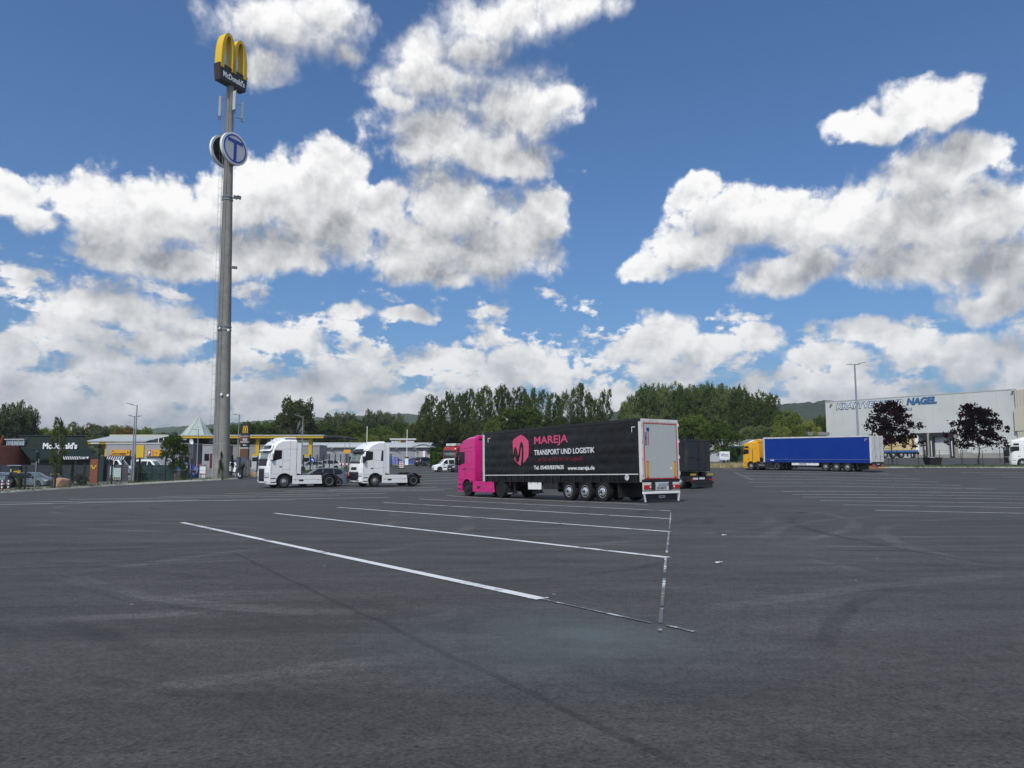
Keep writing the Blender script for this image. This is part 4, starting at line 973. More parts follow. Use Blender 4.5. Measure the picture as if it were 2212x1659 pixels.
K_EST = dict(L=4.75, fo=.95, ro=.98, w=1.88, rw=.62, belt=.98, h=1.56, up=[(0, .45, 1), (-.02, .72, 1), (-.25, .92, .8), (-1.35, 1.06, .5), (-2.05, 1.46, .3), (-2.5, 1.55, .1), (-3.4, 1.56, 0), (-4.1, 1.50, -.2), (-4.42, 1.28, -.5), (-4.62, 1.02, -.8), (-4.72, .70, -1), (-4.72, .40, -1)],
    win=[[(-1.45, 1.02), (-2.45, 1.03), (-2.45, 1.46), (-2.1, 1.42)], [(-2.55, 1.03), (-3.35, 1.05), (-3.35, 1.46), (-2.55, 1.47)], [(-3.43, 1.05), (-4.12, 1.12), (-4.0, 1.38), (-3.43, 1.46)]], gaps=[[(-1.5, .35), (-1.45, 1.0)], [(-2.5, .35), (-2.5, 1.5)], [(-3.4, .5), (-3.4, 1.05)]], handles=[(-2.3, .88), (-3.2, .90)], mir=(-1.6, 1.0), hl=(.62, .76), tl=(.72, 1.12), ws=(1.08, 1.42), rw_=(1.08, 1.42), gr=(.48, .70), np=.72)
K_SUV = dict(K_EST); K_SUV.update(L=4.6, h=1.68, belt=1.08, w=1.9, up=[(0, .5, 1), (-.02, .85, 1), (-.25, 1.02, .8), (-1.3, 1.14, .5), (-1.95, 1.56, .3), (-2.4, 1.66, .1), (-3.4, 1.68, 0), (-4.1, 1.62, -.2), (-4.38, 1.30, -.5), (-4.52, 1.08, -.8), (-4.58, .75, -1), (-4.58, .40, -1)], ws=(1.16, 1.52), rw_=(1.14, 1.52), np=.86, tl=(.88, 1.08),
    win=[[(-1.4, 1.12), (-2.4, 1.13), (-2.4, 1.56), (-2.0, 1.52)], [(-2.5, 1.13), (-3.3, 1.15), (-3.3, 1.57), (-2.5, 1.57)], [(-3.38, 1.15), (-4.05, 1.2), (-3.95, 1.5), (-3.38, 1.56)]])
K_VAN = dict(L=4.05, fo=.80, ro=.68, w=1.68, rw=.70, belt=1.05, h=1.80, up=[(0, .42, 1), (-.02, .70, 1), (-.18, .86, .8), (-.95, 1.06, .5), (-1.55, 1.66, .3), (-1.95, 1.78, .1), (-3.2, 1.80, 0), (-3.85, 1.74, -.2), (-3.98, 1.30, -.6), (-4.02, .7, -.8), (-4.02, .40, -1)],
    win=[[(-1.12, 1.04), (-1.95, 1.05), (-1.95, 1.58), (-1.62, 1.56)], [(-2.08, 1.05), (-2.85, 1.05), (-2.85, 1.60), (-2.08, 1.60)], [(-3.0, 1.06), (-3.72, 1.06), (-3.68, 1.56), (-3.0, 1.60)]], gaps=[[(-1.15, .35), (-1.1, 1.0)], [(-2.02, .35), (-2.02, 1.65)], [(-2.92, .5), (-2.92, 1.6)]], handles=[(-1.85, .90), (-2.2, .88)], mir=(-1.3, 1.0), hl=(.68, .84), tl=(.8, 1.2), ws=(1.08, 1.62), rw_=(1.1, 1.6), gr=(.40, .52), np=.7, trim=.55)
K_HAT = dict(K_EST); K_HAT.update(L=4.1, ro=.72, h=1.46, belt=.92, w=1.76, up=[(0, .42, 1), (-.02, .66, 1), (-.22, .84, .8), (-1.05, .98, .5), (-1.75, 1.38, .3), (-2.2, 1.45, .1), (-3.0, 1.46, 0), (-3.6, 1.38, -.2), (-3.95, 1.02, -.6), (-4.06, .66, -1), (-4.06, .38, -1)], ws=(1.0, 1.34), rw_=(1.04, 1.34), np=.62, tl=(.66, .96),
    win=[[(-1.2, .96), (-2.15, .97), (-2.15, 1.36), (-1.78, 1.33)], [(-2.23, .97), (-3.0, .98), (-3.0, 1.36), (-2.23, 1.37)], [(-3.08, .99), (-3.6, 1.05), (-3.5, 1.24), (-3.08, 1.34)]], gaps=[[(-1.22, .35), (-1.2, .95)], [(-2.19, .35), (-2.19, 1.4)]], handles=[(-2.0, .84), (-2.85, .85)], mir=(-1.35, .95), hl=(.56, .70), gr=(.40, .54))
def carpaint(n_, c_): return mat(n_, c_, .28, var=.05, scale=1.5, coat=.8)
M_CGREY = carpaint('grey_blue_car_paint', (.075, .095, .115)); M_CBLK = carpaint('dark_car_paint', (.022, .024, .027)); M_CSIL = carpaint('silver_car_paint', (.32, .35, .35)); M_CBLU = carpaint('blue_car_paint', (.012, .06, .24)); M_CWHT = carpaint('white_car_paint', (.82, .83, .84))
def put_car(t_, px, Y, hd, Lc): place(t_, -Lc / 2, 0, px, Y, hd, -Lc, 0)
c1, _ = car('estate_car', 'grey-blue estate car half hidden behind the first white tractor unit', 'car', M_CGREY, K_EST); put_car(c1, 691, 63.2, (-.93, -.36), 4.75)
c2, _ = car('van', 'small white passenger van with dark rub strip, left of the pink cab', 'van', M_CWHT, K_VAN); put_car(c2, 965, 103, (-.93, -.36), 4.05)
c3, _ = car('suv', 'black off-road car seen from behind beside the beige portal', 'car', M_CBLK, K_SUV); put_car(c3, 917.5, 139, (.55, .83), 4.6)
c4, _ = car('pickup', 'dark car with orange lamp standing between the white van and the pink cab', 'car', M_CBLK, K_SUV); put_car(c4, 1003, 101, (-.80, -.6), 4.6)
c5, _ = car('hatchback', 'silver car behind the fence, nearest the blue round sign', 'car', M_CSIL, K_HAT, group='parked cars behind the fence'); put_car(c5, 668, 103, (-.9, -.43), 4.1)
c6, _ = car('hatchback', 'pale silver car behind the fence, to the right of the blue round sign', 'car', carpaint('pale_silver_paint', (.42, .46, .46)), K_EST, group='parked cars behind the fence'); put_car(c6, 701, 108, (-.9, -.43), 4.75)
c7, _ = car('hatchback', 'blue car parked by the grey building between flagpole and beige portal', 'car', M_CBLU, K_HAT); put_car(c7, 891, 147, (-1, -.06), 4.1)
c9, _ = car('hatchback', 'dark car at the left picture edge beside the charging column', 'car', M_CBLK, K_HAT); put_car(c9, 2, 74.5, (.35, -.94), 4.1)
c10, _ = car('estate_car', 'grey car parked nose right in front of the dark board fence', 'car', carpaint('mid_grey_paint', (.10, .125, .13)), K_EST); put_car(c10, 72, 76.5, (.98, -.2), 4.75)
c11, _ = car('hatchback', 'light blue car behind the charging column at the left edge', 'car', carpaint('pale_blue_paint', (.22, .28, .36)), K_HAT); put_car(c11, 20, 78.5, (.9, -.4), 4.1)
c12, _ = car('delivery_van', 'white van with round roof standing in front of the parking sign wall', 'van', M_CWHT, K_VAN); put_car(c12, 325, 93, (.98, -.2), 4.05)
c12.scale = (1.0, 1.0, 1.12)
c13, _ = car('delivery_van', 'white van with round roof behind the striped awning', 'van', M_CWHT, K_VAN); put_car(c13, 252, 94, (.98, -.1), 4.05)
c13.scale = (1.0, 1.0, 1.2)
c14, _ = car('hatchback', 'white car behind the mast foot at the filling station', 'car', M_CWHT, K_HAT); put_car(c14, 505, 96, (.98, -.2), 4.1)

# ------------------------------------------------------------------ kerbs and verges
M_KERB = mat('kerb_concrete', (.42, .41, .38), .85, var=.15, scale=3, dirt=(.25, .24, .21), dscale=2, damt=.5)
M_PAVE = mat('paving', (.20, .19, .175), .9, var=.2, scale=2, two=(.14, .14, .12))
M_DIRT = mat('dry_earth', (.26, .21, .14), .95, var=.25, scale=1.5, two=(.12, .12, .05))
KL = [W(-330, 1075, 63), W(-160, 1070, 65), W(0, 1063, 67), W(140, 1054.5, 71), W(283, 1045.5, 75.5), W(400, 1039, 77.5), W(478, 1035.5, 79), W(540, 1031.5, 81.5), W(600, 1026, 87), W(660, 1020, 96), W(740, 1014.5, 111), W(800, 1011, 122), W(845, 1008, 133), W(900, 1005, 143), W(930, 1003, 152)]
def resample(pts, step):
    pts = [Vector(p) for p in pts]; out = [pts[0].copy()]; need = step
    for a, b_ in zip(pts, pts[1:]):
        L = (b_ - a).length; d_ = 0
        while L - d_ >= need: d_ += need; out.append(a + (b_ - a) * d_ / L); need = step
        need -= L - d_
    out.append(pts[-1]); return out
def kerb(pts, label, inner, w=.16, h=.16):
    """a kerb of single stones; inner = +1 if the raised side lies to the left of the run"""
    root = thing('kerb', label, 'kerb'); root['kind'] = 'structure'
    st = resample([(p.x, p.y, 0) for p in pts], 2.4)
    for a, b_ in zip(st, st[1:]):
        u = (b_ - a); L = u.length
        if L < .3: continue
        u /= L; nr = Vector((-u.y, u.x, 0)) * inner * w
        g_ = .006; a2, b2 = a + u * g_, b_ - u * g_
        za, zb = gz(a.x, a.y), gz(b_.x, b_.y)
        lo = [(a2, za), (b2, zb), (b2 + nr, zb), (a2 + nr, za)]
        mb = MB(); mb.rings([[(p.x, p.y, z - .1) for p, z in lo], [(p.x, p.y, z + h - .02) for p, z in lo], [((p + nr * (.12 if k < 2 else -.12)).x, (p + nr * (.12 if k < 2 else -.12)).y, z + h) for k, (p, z) in enumerate(lo)]])
        mb.build('kerb_stone', M_KERB, root)
    return root
kerb(KL, 'pale concrete kerb along the fence in front of the restaurant and filling station', 1)
def apron(name, mt, line, depth, lift, side):
    """ground behind a kerb, a sheet that follows the land"""
    ln = resample([(p.x, p.y, 0) for p in line], 3.0); rows = [0, .5, 1.5, 4, 8, 14, 22, 32, depth]
    mb = MB(); V_ = []
    for r_ in rows:
        for p in ln: q = p + Vector(side) * r_; V_.append((q.x, q.y, gz(q.x, q.y) + lift))
    n = len(ln); fs = [(j * n + i, j * n + i + 1, (j + 1) * n + i + 1, (j + 1) * n + i) for j in range(len(rows) - 1) for i in range(n - 1)]
    mb.add(V_, fs); return tag(mb.build(name, mt, smooth=60), kind='structure')
apron('forecourt', M_PAVE, [p + Vector((-.05, .15, 0)) for p in KL], 60, .12, (-.25, .97, 0))
vb = [p + Vector((-.02, .10, 0)) for p in KL[1:]]
mb = MB(); ln = resample([(p.x, p.y, 0) for p in vb], 2.0); V_ = []
for r_ in (0, 1.0, 2.2):
    for p in ln: q = p + Vector((-.25, .97, 0)) * r_; V_.append((q.x, q.y, gz(q.x, q.y) + .135))
n = len(ln); mb.add(V_, [(j * n + i, j * n + i + 1, (j + 1) * n + i + 1, (j + 1) * n + i) for j in range(2) for i in range(n - 1)])
tag(mb.build('planting_strip', M_DIRT, smooth=60), kind='structure')
KR = [W(1890, 1009, 92.5), W(2000, 1009, 93), W(2212, 1009.5, 92.5), W(2420, 1010, 92)]
kerb(KR, 'grey concrete kerb along the grass strip in front of the warehouse', 1)
M_VERGE = mat('verge_grass', (.055, .085, .025), .95, var=.35, scale=1.2, two=(.10, .11, .04))
mb = MB(); ln = resample([(p.x, p.y, 0) for p in KR], 2.0); V_ = []
for r_ in (.1, .8, 1.8, 3.0):
    for p in ln: q = p + Vector((0, r_, 0)); V_.append((q.x, q.y, gz(q.x, q.y) + (.14 if r_ < 2.9 else .0)))
n = len(ln); mb.add(V_, [(j * n + i, j * n + i + 1, (j + 1) * n + i + 1, (j + 1) * n + i) for j in range(3) for i in range(n - 1)])
tag(mb.build('grass_verge', M_VERGE, smooth=60), kind='structure')

def grass_tufts(name, label, mt, area, n, h, seed, w=.03, lift=.1):
    rnd = random.Random(seed); mb = MB()
    for _ in range(n):
        p = area(rnd); z = gz(p[0], p[1]) + lift; a = rnd.uniform(0, 6.28); hh = h * rnd.uniform(.5, 1.2); dx, dy = math.cos(a) * w, math.sin(a) * w; lx_, ly_ = rnd.uniform(-.3, .3) * hh, rnd.uniform(-.3, .3) * hh
        mb.add([(p[0] - dx, p[1] - dy, z), (p[0] + dx, p[1] + dy, z), (p[0] + lx_, p[1] + ly_, z + hh)], [(0, 1, 2)])
    return tag(link(name, mb.mesh(name, mt, fix=False)), label, 'grass', kind='stuff')
def seg_area(a, b_, d_):
    def f(r_):
        t_ = r_.random(); return (a.x + (b_.x - a.x) * t_, a.y + (b_.y - a.y) * t_ + r_.uniform(*d_))
    return f
M_BLADE = mat('grass_blade', (.07, .11, .03), .9, var=.4, scale=.8); M_STRAW = mat('dry_grass_blade', (.38, .30, .16), .95, var=.3, scale=.9, two=(.25, .24, .10))
grass_tufts('verge_grass', 'green grass tufts on the verge in front of the warehouse fence', M_BLADE, seg_area(KR[0], KR[3], (.25, 2.8)), 5200, .22, 3, .05, .13)

# ------------------------------------------------------------------ boxes by frame position, for things that face the lot
def fbox(name, mt, px0, px1, py0, py1, Y, dep, parent=None, bevel=0.0, ch=0.0, z_floor=None):
    a, b_ = W(px0, py1, Y), W(px1, py0, Y)
    x0 = a.x; x1 = b_.x; x0 = W(px0, (py0 + py1) / 2, Y).x; x1 = W(px1, (py0 + py1) / 2, Y).x
    z0, z1 = a.z, b_.z
    if z_floor is not None: z0 = z_floor
    return MB().box(x0, x1, Y, Y + dep, z0, z1, ch).build(name, mt, parent, bevel=bevel)
def base(px, Y): w = W(px, 1010, Y); return Vector((w.x, Y, gz(w.x, Y) + .12))
def anchored(root, objs):
    for o in objs: o.parent = root; o.matrix_parent_inverse = Matrix.Translation(-Vector(root.location))
def T(name, label, cat, px, Y, group=None):
    r_ = thing(name, label, cat, base(px, Y), group=group); return r_
def kids(root, *objs):
    for o in objs:
        o.parent = root; o.location = Vector(o.location) - Vector(root.location)
    return root

M_SLATE = mat('dark_slate_cladding', (.010, .020, .0175), .7, var=.15, scale=1.5, spec=.15); M_BOARD = mat('anthracite_boards', (.022, .027, .036), .6, var=.2, scale=2)
M_CORTEN = mat('red_brown_wood', (.10, .030, .018), .7, var=.3, scale=3); M_ORNG = mat('rust_orange_panel', (.20, .065, .03), .6, var=.08)
M_YFAS = mat('yellow_fascia', (.55, .36, .012), .5, var=.06); M_GWALL = mat('grey_render', (.30, .305, .33), .8, var=.05, scale=.6, dirt=(.22, .22, .24), dscale=.5, damt=.3)
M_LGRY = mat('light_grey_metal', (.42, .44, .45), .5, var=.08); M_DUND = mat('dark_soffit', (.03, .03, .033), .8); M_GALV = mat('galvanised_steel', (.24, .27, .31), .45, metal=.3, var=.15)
M_CONC = mat('mast_concrete', (.27, .26, .235), .85, var=.16, scale=1.5, dirt=(.17, .16, .145), dscale=.5, damt=.8, bump=.3, bscale=6); M_POST = mat('fence_post_paint', (.012, .016, .022), .5); M_DGRN = mat('dark_green_panel', (.004, .028, .028), .6, var=.2, scale=2)
M_BLUE = mat('blue_plastic', (.005, .03, .20), .5, var=.15, scale=2); M_SIGNW = mat('sign_white', (.78, .79, .80), .4, var=.03); M_SIGNB = mat('sign_blue', (.004, .06, .36), .4, var=.03)
M_ARCH = mat('arch_yellow', (.74, .47, .010), .5, var=.04); M_SIGND = mat('sign_dark_green', (.016, .022, .020), .5, var=.1); M_SIGNR = mat('sign_dark_red', (.045, .016, .014), .5)
M_BRN = mat('sign_brown', (.12, .055, .035), .6, var=.06)
M_WIRE = mat('fence_wire', (.03, .04, .045), .5)

# ------------------------------------------------------------------ fence along the lot
fence_line = [p + Vector((-.08, .55, 0)) for p in KL]
fr = thing('mesh_fence', 'dark steel mesh fence with upright posts along the left kerb', 'fence', (fence_line[0].x, fence_line[0].y, gz(fence_line[0].x, fence_line[0].y)))
org = Vector(fr.location)
fp = resample([(p.x, p.y, 0) for p in fence_line[:-2]], 2.5)
for k, p in enumerate(fp):
    z = gz(p.x, p.y) + .1
    MB().box(-.06, .06, -.06, .06, 0, 2.25).build('fence_post', M_POST, fr, Vector((p.x, p.y, z)) - org)
    if k:
        a = fp[k - 1]; za = gz(a.x, a.y) + .1; mb = MB()
        for j in range(11): mb.tube([(a.x, a.y, za + .1 + j * .2), (p.x, p.y, z + .1 + j * .2)], .004, 3, False)
        nv = 16
        for j in range(1, nv): q = a + (p - a) * j / nv; zz = za + (z - za) * j / nv; mb.tube([(q.x, q.y, zz + .05), (q.x, q.y, zz + 2.15)], .003, 3, False)
        mb.build('fence_mesh', M_WIRE, fr, -org)

# ------------------------------------------------------------------ the tall advertising mast
MY = 80.0
mb0 = base(478, MY); mast = thing('advertising_mast', 'tall tapered grey concrete mast with ladder carrying the advertising signs', 'mast', mb0)
zt = W(498, 186, MY).z - mb0.z; r0, r1 = .86, .385
def mr(z): return r0 + (r1 - r0) * z / zt
lean = Vector((W(498, 186, MY).x - W(478, 1020, MY).x, 0, 0))
def mc(z): return lean * (z / zt)
N_ = 30
mb = MB(); mb.rings([[(mc(z).x + mr(z) * math.cos(a), mr(z) * math.sin(a), z) for a in [2 * math.pi * k / 20 for k in range(20)]] for z in [-.3] + [zt * i / N_ for i in range(1, N_ + 1)]])
mb.build('shaft', M_CONC, mast, smooth=50)
def mring(z, h, d_, mt, name='band'):
    r_ = mr(z) + d_; c_ = mc(z).x
    MB().lathe([(r_ - .05, z), (r_, z + .01), (r_, z + h - .01), (r_ - .05, z + h)], 20, 'z', (c_, 0, 0)).build(name, mt, mast, smooth=40)
rnd = random.Random(5); z = 2.0
while z < zt - 6: mring(z, .035, .012, M_LGRY, 'steel_strap'); z += rnd.uniform(.9, 2.2)
def zrow(py): return W(485, py, MY).z - mb0.z
for py in (428, 434, 708, 715): mring(zrow(py), .16, .06, M_GALV)
# ladder on the left front
la = R(-108)
def lp(z, out, sd): r_ = mr(z) + out; return (mc(z).x + r_ * math.cos(la) - sd * math.sin(la), r_ * math.sin(la) + sd * math.cos(la), z)
for sd in (-.2, .2): MB().tube([lp(z, .22, sd) for z in (2.5, zt * .5, zt - 1.2)], .03, 6).build('ladder_rail', M_GALV, mast)
rg = MB(); z = 2.6
while z < zt - 1.3: rg.tube([lp(z, .22, -.2), lp(z, .22, .2)], .014, 4); z += .30
rg.build('ladder_rungs', M_GALV, mast)['kind'] = 'stuff'
cg = MB(); z = 3.0
while z < zt - 1.5:
    cg.tube([lp(z, .22, -.2), lp(z, .55, -.34), lp(z, .82, -.16), lp(z, .82, .16), lp(z, .55, .34), lp(z, .22, .2)], .008, 4, False); z += .9
for o_, sd in ((.55, -.34), (.82, -.16), (.82, .16), (.55, .34)): cg.tube([lp(z, o_, sd) for z in (3.0, zt * .5, zt - 1.6)], .007, 4, False)
cg.build('ladder_cage', M_GALV, mast)
# floodlights and cameras on the mast: each its own thing
def flood(px, py, n_, label, sz):
    z = zrow(py); c_ = Vector((mb0.x + mc(z).x, mb0.y, mb0.z + z)); t_ = thing('floodlight', label, 'floodlight', c_ + Vector((mr(z), -.1, 0)), group='floodlights on the mast')
    MB().tube([(-.1, 0, 0), (.5 * sz, -.1, 0)], .05, 6).build('bracket', M_GALV, t_)
    for k in range(n_):
        h_ = MB(); h_.box(-.22 * sz, .22 * sz, -.08, .08, -.22 * sz, .22 * sz, .03); o = h_.build('lamp_head', M_PLAST, t_, ((.45 + .42 * k) * sz, -.15 - .1 * k, .05 - .05 * k), (R(55), R(18), R(15)))
        MB().box(-.18 * sz, .18 * sz, -.095, -.08, -.18 * sz, .18 * sz).build('lamp_glass', M_LAMP, o)
flood(505, 429, 2, 'pair of dark floodlights on the upper steel band of the mast', 1.0)
flood(508, 580, 2, 'slim floodlights on the middle of the mast', .7)
def camthing(px, py, label, sgn):
    z = zrow(py); c_ = Vector((mb0.x + mc(z).x, mb0.y, mb0.z + z)); t_ = thing('security_camera', label, 'camera', c_ + Vector((sgn * mr(z) * .75, -mr(z) * .8, 0)), group='cameras on the mast')
    MB().tube([(0, .1, .12), (sgn * .15, -.15, .12)], .04, 6).build('bracket', M_GALV, t_)
    b_ = MB(); b_.lathe([(.02, -.16), (.12, -.12), (.14, 0), (.10, .12), (.02, .16)], 12, 'z'); b_.build('dome', M_SIGNW, t_, (sgn * .2, -.2, .0), smooth=50)
camthing(490, 712, 'white dome camera on the lower band of the mast, facing the lot', -.3); camthing(500, 716, 'white camera sticking out on the right of the lower mast band', 1)
camthing(494, 854, 'small camera low on the front of the mast', .2); camthing(498, 856, 'small camera low on the right side of the mast', 1.1)
# mobile phone antennas
MZ = zrow(232)
for (dx, dy, py0, py1, w_, lb, yw) in [(-1.0, -.35, 212, 255, .26, 'slim pale antenna panel on a bracket left of the mast', .5), (.75, -.65, 203, 244, .42, 'wide pale antenna panel right in front of the mast', -.35), (1.25, .3, 221, 255, .28, 'grey antenna panel behind, right of the mast', -1.2)]:
    z0, z1 = zrow(py1), zrow(py0); c_ = mb0 + mc(z0)
    t_ = thing('antenna', lb, 'antenna', (c_.x + dx, c_.y + dy, mb0.z + z0), (0, 0, yw), group='mobile phone antennas on the mast')
    b_ = MB(); b_.box(-w_ / 2, w_ / 2, -.12, .06, 0, z1 - z0, .04); b_.build('panel', M_LGRY, t_)
    MB().tube([(0, .18, -.35), (0, .18, z1 - z0 + .25)], .04, 8).build('pipe', M_GALV, t_)
    inv = Matrix.Rotation(-yw, 3, 'Z')
    for zz in (.1, z1 - z0 - .2):
        tgt = inv @ Vector((-dx * .62, -dy * .62, 0)); MB().tube([(0, .18, zz), (tgt.x, tgt.y, zz)], .03, 6).build('bracket', M_GALV, t_)
    for k in (-1, 1): MB().tube([(k * .08, .0, .02), (k * .1, .02, -.28), (k * .05, .2, -.3)], .025, 6).build('cable', M_PLAST, t_)
# signs: the board with the arches, and the two round signs, all turned the same way
SU = Vector((.457, .889, 0)); SN = Vector((.889, -.457, 0))
yaw = math.atan2(SU.y, SU.x)          # local x runs along the face, local -y is the face normal
zc = zrow(160)
sg_ = thing('arch_sign', 'big sign with two yellow arches above a dark board on top of the mast', 'sign', (mb0.x + lean.x, mb0.y, mb0.z + zt - .05), (0, 0, yaw))
MB().rings([[(x0, y0, 0), (x1, y0, 0), (x1, y1, 0), (x0, y1, 0)] for x0, x1, y0, y1 in [(-1.78, 1.78, -.47, .47)]] + [[(x, y, 1.9) for x, y in [(-2.0, -.47), (2.0, -.47), (2.0, .47), (-2.0, .47)]]]).build('board', M_SIGND, sg_, bevel=.02)
for sx in (-1, 1): MB().prism([(sx * 1.79, .03), (sx * 2.01, 1.87), (sx * 2.02, 1.87), (sx * 1.80, .03)], -.45, .45).build('end_plate', M_SIGNR, sg_)
def arch_out(cx_, w, h, th):
    o_ = [(cx_ - w, 0)] + [(cx_ + w * math.sin(a), h * math.cos(a) ** .62 if math.cos(a) > 0 else 0) for a in [R(-88 + 8 * k) for k in range(23)]] + [(cx_ + w, 0)]
    wi, hi = w - th, h - th * .85
    i_ = [(cx_ - wi, 0)] + [(cx_ + wi * math.sin(a), hi * math.cos(a) ** .62) for a in [R(-88 + 8 * k) for k in range(23)]] + [(cx_ + wi, 0)]
    return o_, i_
for cx_ in (-.84, .84):
    o_, i_ = arch_out(cx_, 1.0, 4.35, .44); n = len(o_); mb = MB()
    vs_ = [(x, y, z + 1.45) for y in (-.52, .52) for (x, z) in o_ + i_]; fs = []
    for s2 in (0, 1):
        b2 = s2 * 2 * n
        for k in range(n - 1): fs.append((b2 + k, b2 + k + 1, b2 + n + k + 1, b2 + n + k))
    for k in range(n - 1):
        fs.append((k, k + 1, 2 * n + k + 1, 2 * n + k)); fs.append((n + k, n + k + 1, 3 * n + k + 1, 3 * n + k))
    fs.append((0, n, 3 * n, 2 * n)); fs.append((n - 1, 2 * n - 1, 4 * n - 1, 3 * n - 1))
    mb.add(vs_, fs); mb.build('arch', M_ARCH, sg_, smooth=35)
text("McDonald's", M_SIGNW, sg_, (-1.45, -.475, .42), (1, 0, 0), (0, 0, 1), 3.05, .72, .035, 0, .05)
text("McDonald's", M_SIGNW, sg_, (1.45, .475, .42), (-1, 0, 0), (0, 0, 1), 3.05, .72, .035, 0, .05)
zT = zrow(325)
def disc(dn, label):
    p = Vector((mb0.x + mc(zT).x, mb0.y, mb0.z + zT)) + SN * dn; t_ = thing('round_sign', label, 'sign', p, (0, 0, yaw), 'round signs on the mast')
    s2 = -1 if dn > 0 else 1
    MB().lathe([(1.60, .16), (1.84, .15), (1.84, -.15), (1.60, -.16)], 48, 'y').build('rim', M_SIGNW, t_, smooth=40)
    MB().lathe([(1.60, s2 * .10), (1.62, s2 * .172), (.001, s2 * .172)], 48, 'y').build('face', mat('sign_face_grey', (.62, .63, .65), .5, var=.04), t_, smooth=40)
    MB().lathe([(1.60, -s2 * .10), (1.60, -s2 * .165), (.001, -s2 * .165)], 48, 'y').build('back', M_SIGND, t_, smooth=40)
    for zz in (-.55, .55): MB().box(-1.45, 1.45, -s2 * .24 - .04, -s2 * .24 + .04, zz - .06, zz + .06).build('back_rail', M_PLAST, t_)
    mb = MB()
    ro, ri, n = 1.60, 1.42, 48
    vs_ = [(r_ * math.cos(2 * math.pi * k / n), s2 * .182, r_ * math.sin(2 * math.pi * k / n)) for r_ in (ro, ri) for k in range(n)]
    mb.add(vs_, [(k, (k + 1) % n, n + (k + 1) % n, n + k) for k in range(n)]); mb.build('ring', M_SIGNB, t_)
    MB().box(-1.05, 1.05, min(s2 * .172, s2 * .19), max(s2 * .172, s2 * .19), .62, 1.02).build('letter_bar', M_SIGNB, t_)
    MB().box(-.20, .20, min(s2 * .172, s2 * .188), max(s2 * .172, s2 * .188), -1.40, .62).build('letter_stem', M_SIGNB, t_)
disc(.82, 'round white sign with blue ring and letter T on the near side of the mast'); disc(-.82, 'round sign on the far side of the mast showing its dark back')

# ------------------------------------------------------------------ restaurant
RY = 90.0
rs = T('restaurant', 'low restaurant with dark slate mansard roof and white name on it', 'building', 120, RY)
ro_ = Vector(rs.location)
def P_(px, py, Y): return W(px, py, Y) - ro_
top = [P_(40, 942, RY + 1.6), P_(186, 944, RY + 1.6)]; md_ = [P_(46, 969.5, RY + .9), P_(192.5, 969.5, RY + .9)]; ev = [P_(64, 991, RY - 1.2), P_(205, 986, RY - 1.2)]
mb = MB()
def ringr(a, b_, dep): return [(a.x, a.y, a.z), (b_.x, b_.y, b_.z), (b_.x - .58 * dep, b_.y + dep, b_.z), (a.x - .58 * dep, a.y + dep, a.z)]
mb.rings([ringr(ev[0] + Vector((0, 0, -.25)), ev[1] + Vector((0, 0, -.25)), 12.5), ringr(ev[0], ev[1], 12.5), ringr(md_[0], md_[1], 8.5), ringr(top[0], top[1], 7)])
mb.build('mansard_roof', M_SLATE, rs)
MB().prism([(top[0].x, top[0].y - .1), (top[1].x, top[0].y - .1), (top[1].x - 4, top[0].y + 7), (top[0].x - 4, top[0].y + 7)], top[0].z, top[0].z + .10, 'z').build('roof_cap', M_BOARD, rs)
MB().box(ev[0].x + .5, ev[1].x - .4, RY - .6 - ro_.y, RY + 8 - ro_.y, -.3, ev[0].z).build('wall', M_BOARD, rs)
for k in range(5): MB().box(ev[0].x + .9 + k * 1.45, ev[0].x + 2.15 + k * 1.45, RY - .63 - ro_.y, RY - .59 - ro_.y, 1.0, ev[0].z - .35).build('window', M_GLASS, rs)
a = P_(92, 970, RY + .75); text("McDonald's", M_SIGNW, rs, (P_(92.5, 970, RY + .7).x, RY + .72 - ro_.y, a.z), (1, 0, 0), (0, .0, 1), W(166.5, 970, RY + .7).x - W(92.5, 970, RY + .7).x, .78, .035, 0, .1)
# round timber-clad end
c_ = P_(6, 1000, RY + 1.5); rad = 2.5; zlo, zhi = -.2, P_(6, 962, RY).z
MB().lathe([(rad, zlo), (rad, zhi), (.01, zhi)], 40, 'z', (c_.x, c_.y + .8, 0)).build('timber_drum', M_CORTEN, rs, smooth=40)
mb = MB()
for k in range(70):
    a = math.pi + math.pi * k / 69; x, y = c_.x + (rad + .03) * math.cos(a), c_.y + .8 + (rad + .03) * math.sin(a); tx, ty = -math.sin(a) * .035, math.cos(a) * .035
    mb.rings([[(x - tx, y - ty, z), (x + tx, y + ty, z), (x + tx * .9 + .03 * math.cos(a), y + ty * .9 + .03 * math.sin(a), z), (x - tx * .9 + .03 * math.cos(a), y - ty * .9 + .03 * math.sin(a), z)] for z in (zlo, zhi - .05)])
mb.build('timber_slats', M_CORTEN, rs)['kind'] = 'stuff'
MB().box(P_(4, 950, RY).x, P_(42, 950, RY).x, c_.y - .6, c_.y + 2, zhi + .02, P_(6, 950, RY).z).build('upper_glazing', mat('pale_glass', (.25, .32, .36), .1), rs)
for k in range(4): x = P_(5 + k * 12.3, 950, RY).x; MB().box(x - .04, x + .04, c_.y - .66, c_.y - .6, zhi + .0, P_(6, 949, RY).z).build('glazing_bar', M_LGRY, rs)
MB().box(P_(0, 950, RY).x, P_(43, 950, RY).x, c_.y - .75, c_.y + 2.1, P_(6, 949.5, RY).z, P_(6, 947.5, RY).z).build('glazing_cap', M_LGRY, rs)
MB().tube([P_(-3, 968, RY), P_(7, 941, RY)], .14, 4).build('timber_brace', mat('red_timber', (.28, .07, .03), .7), rs)
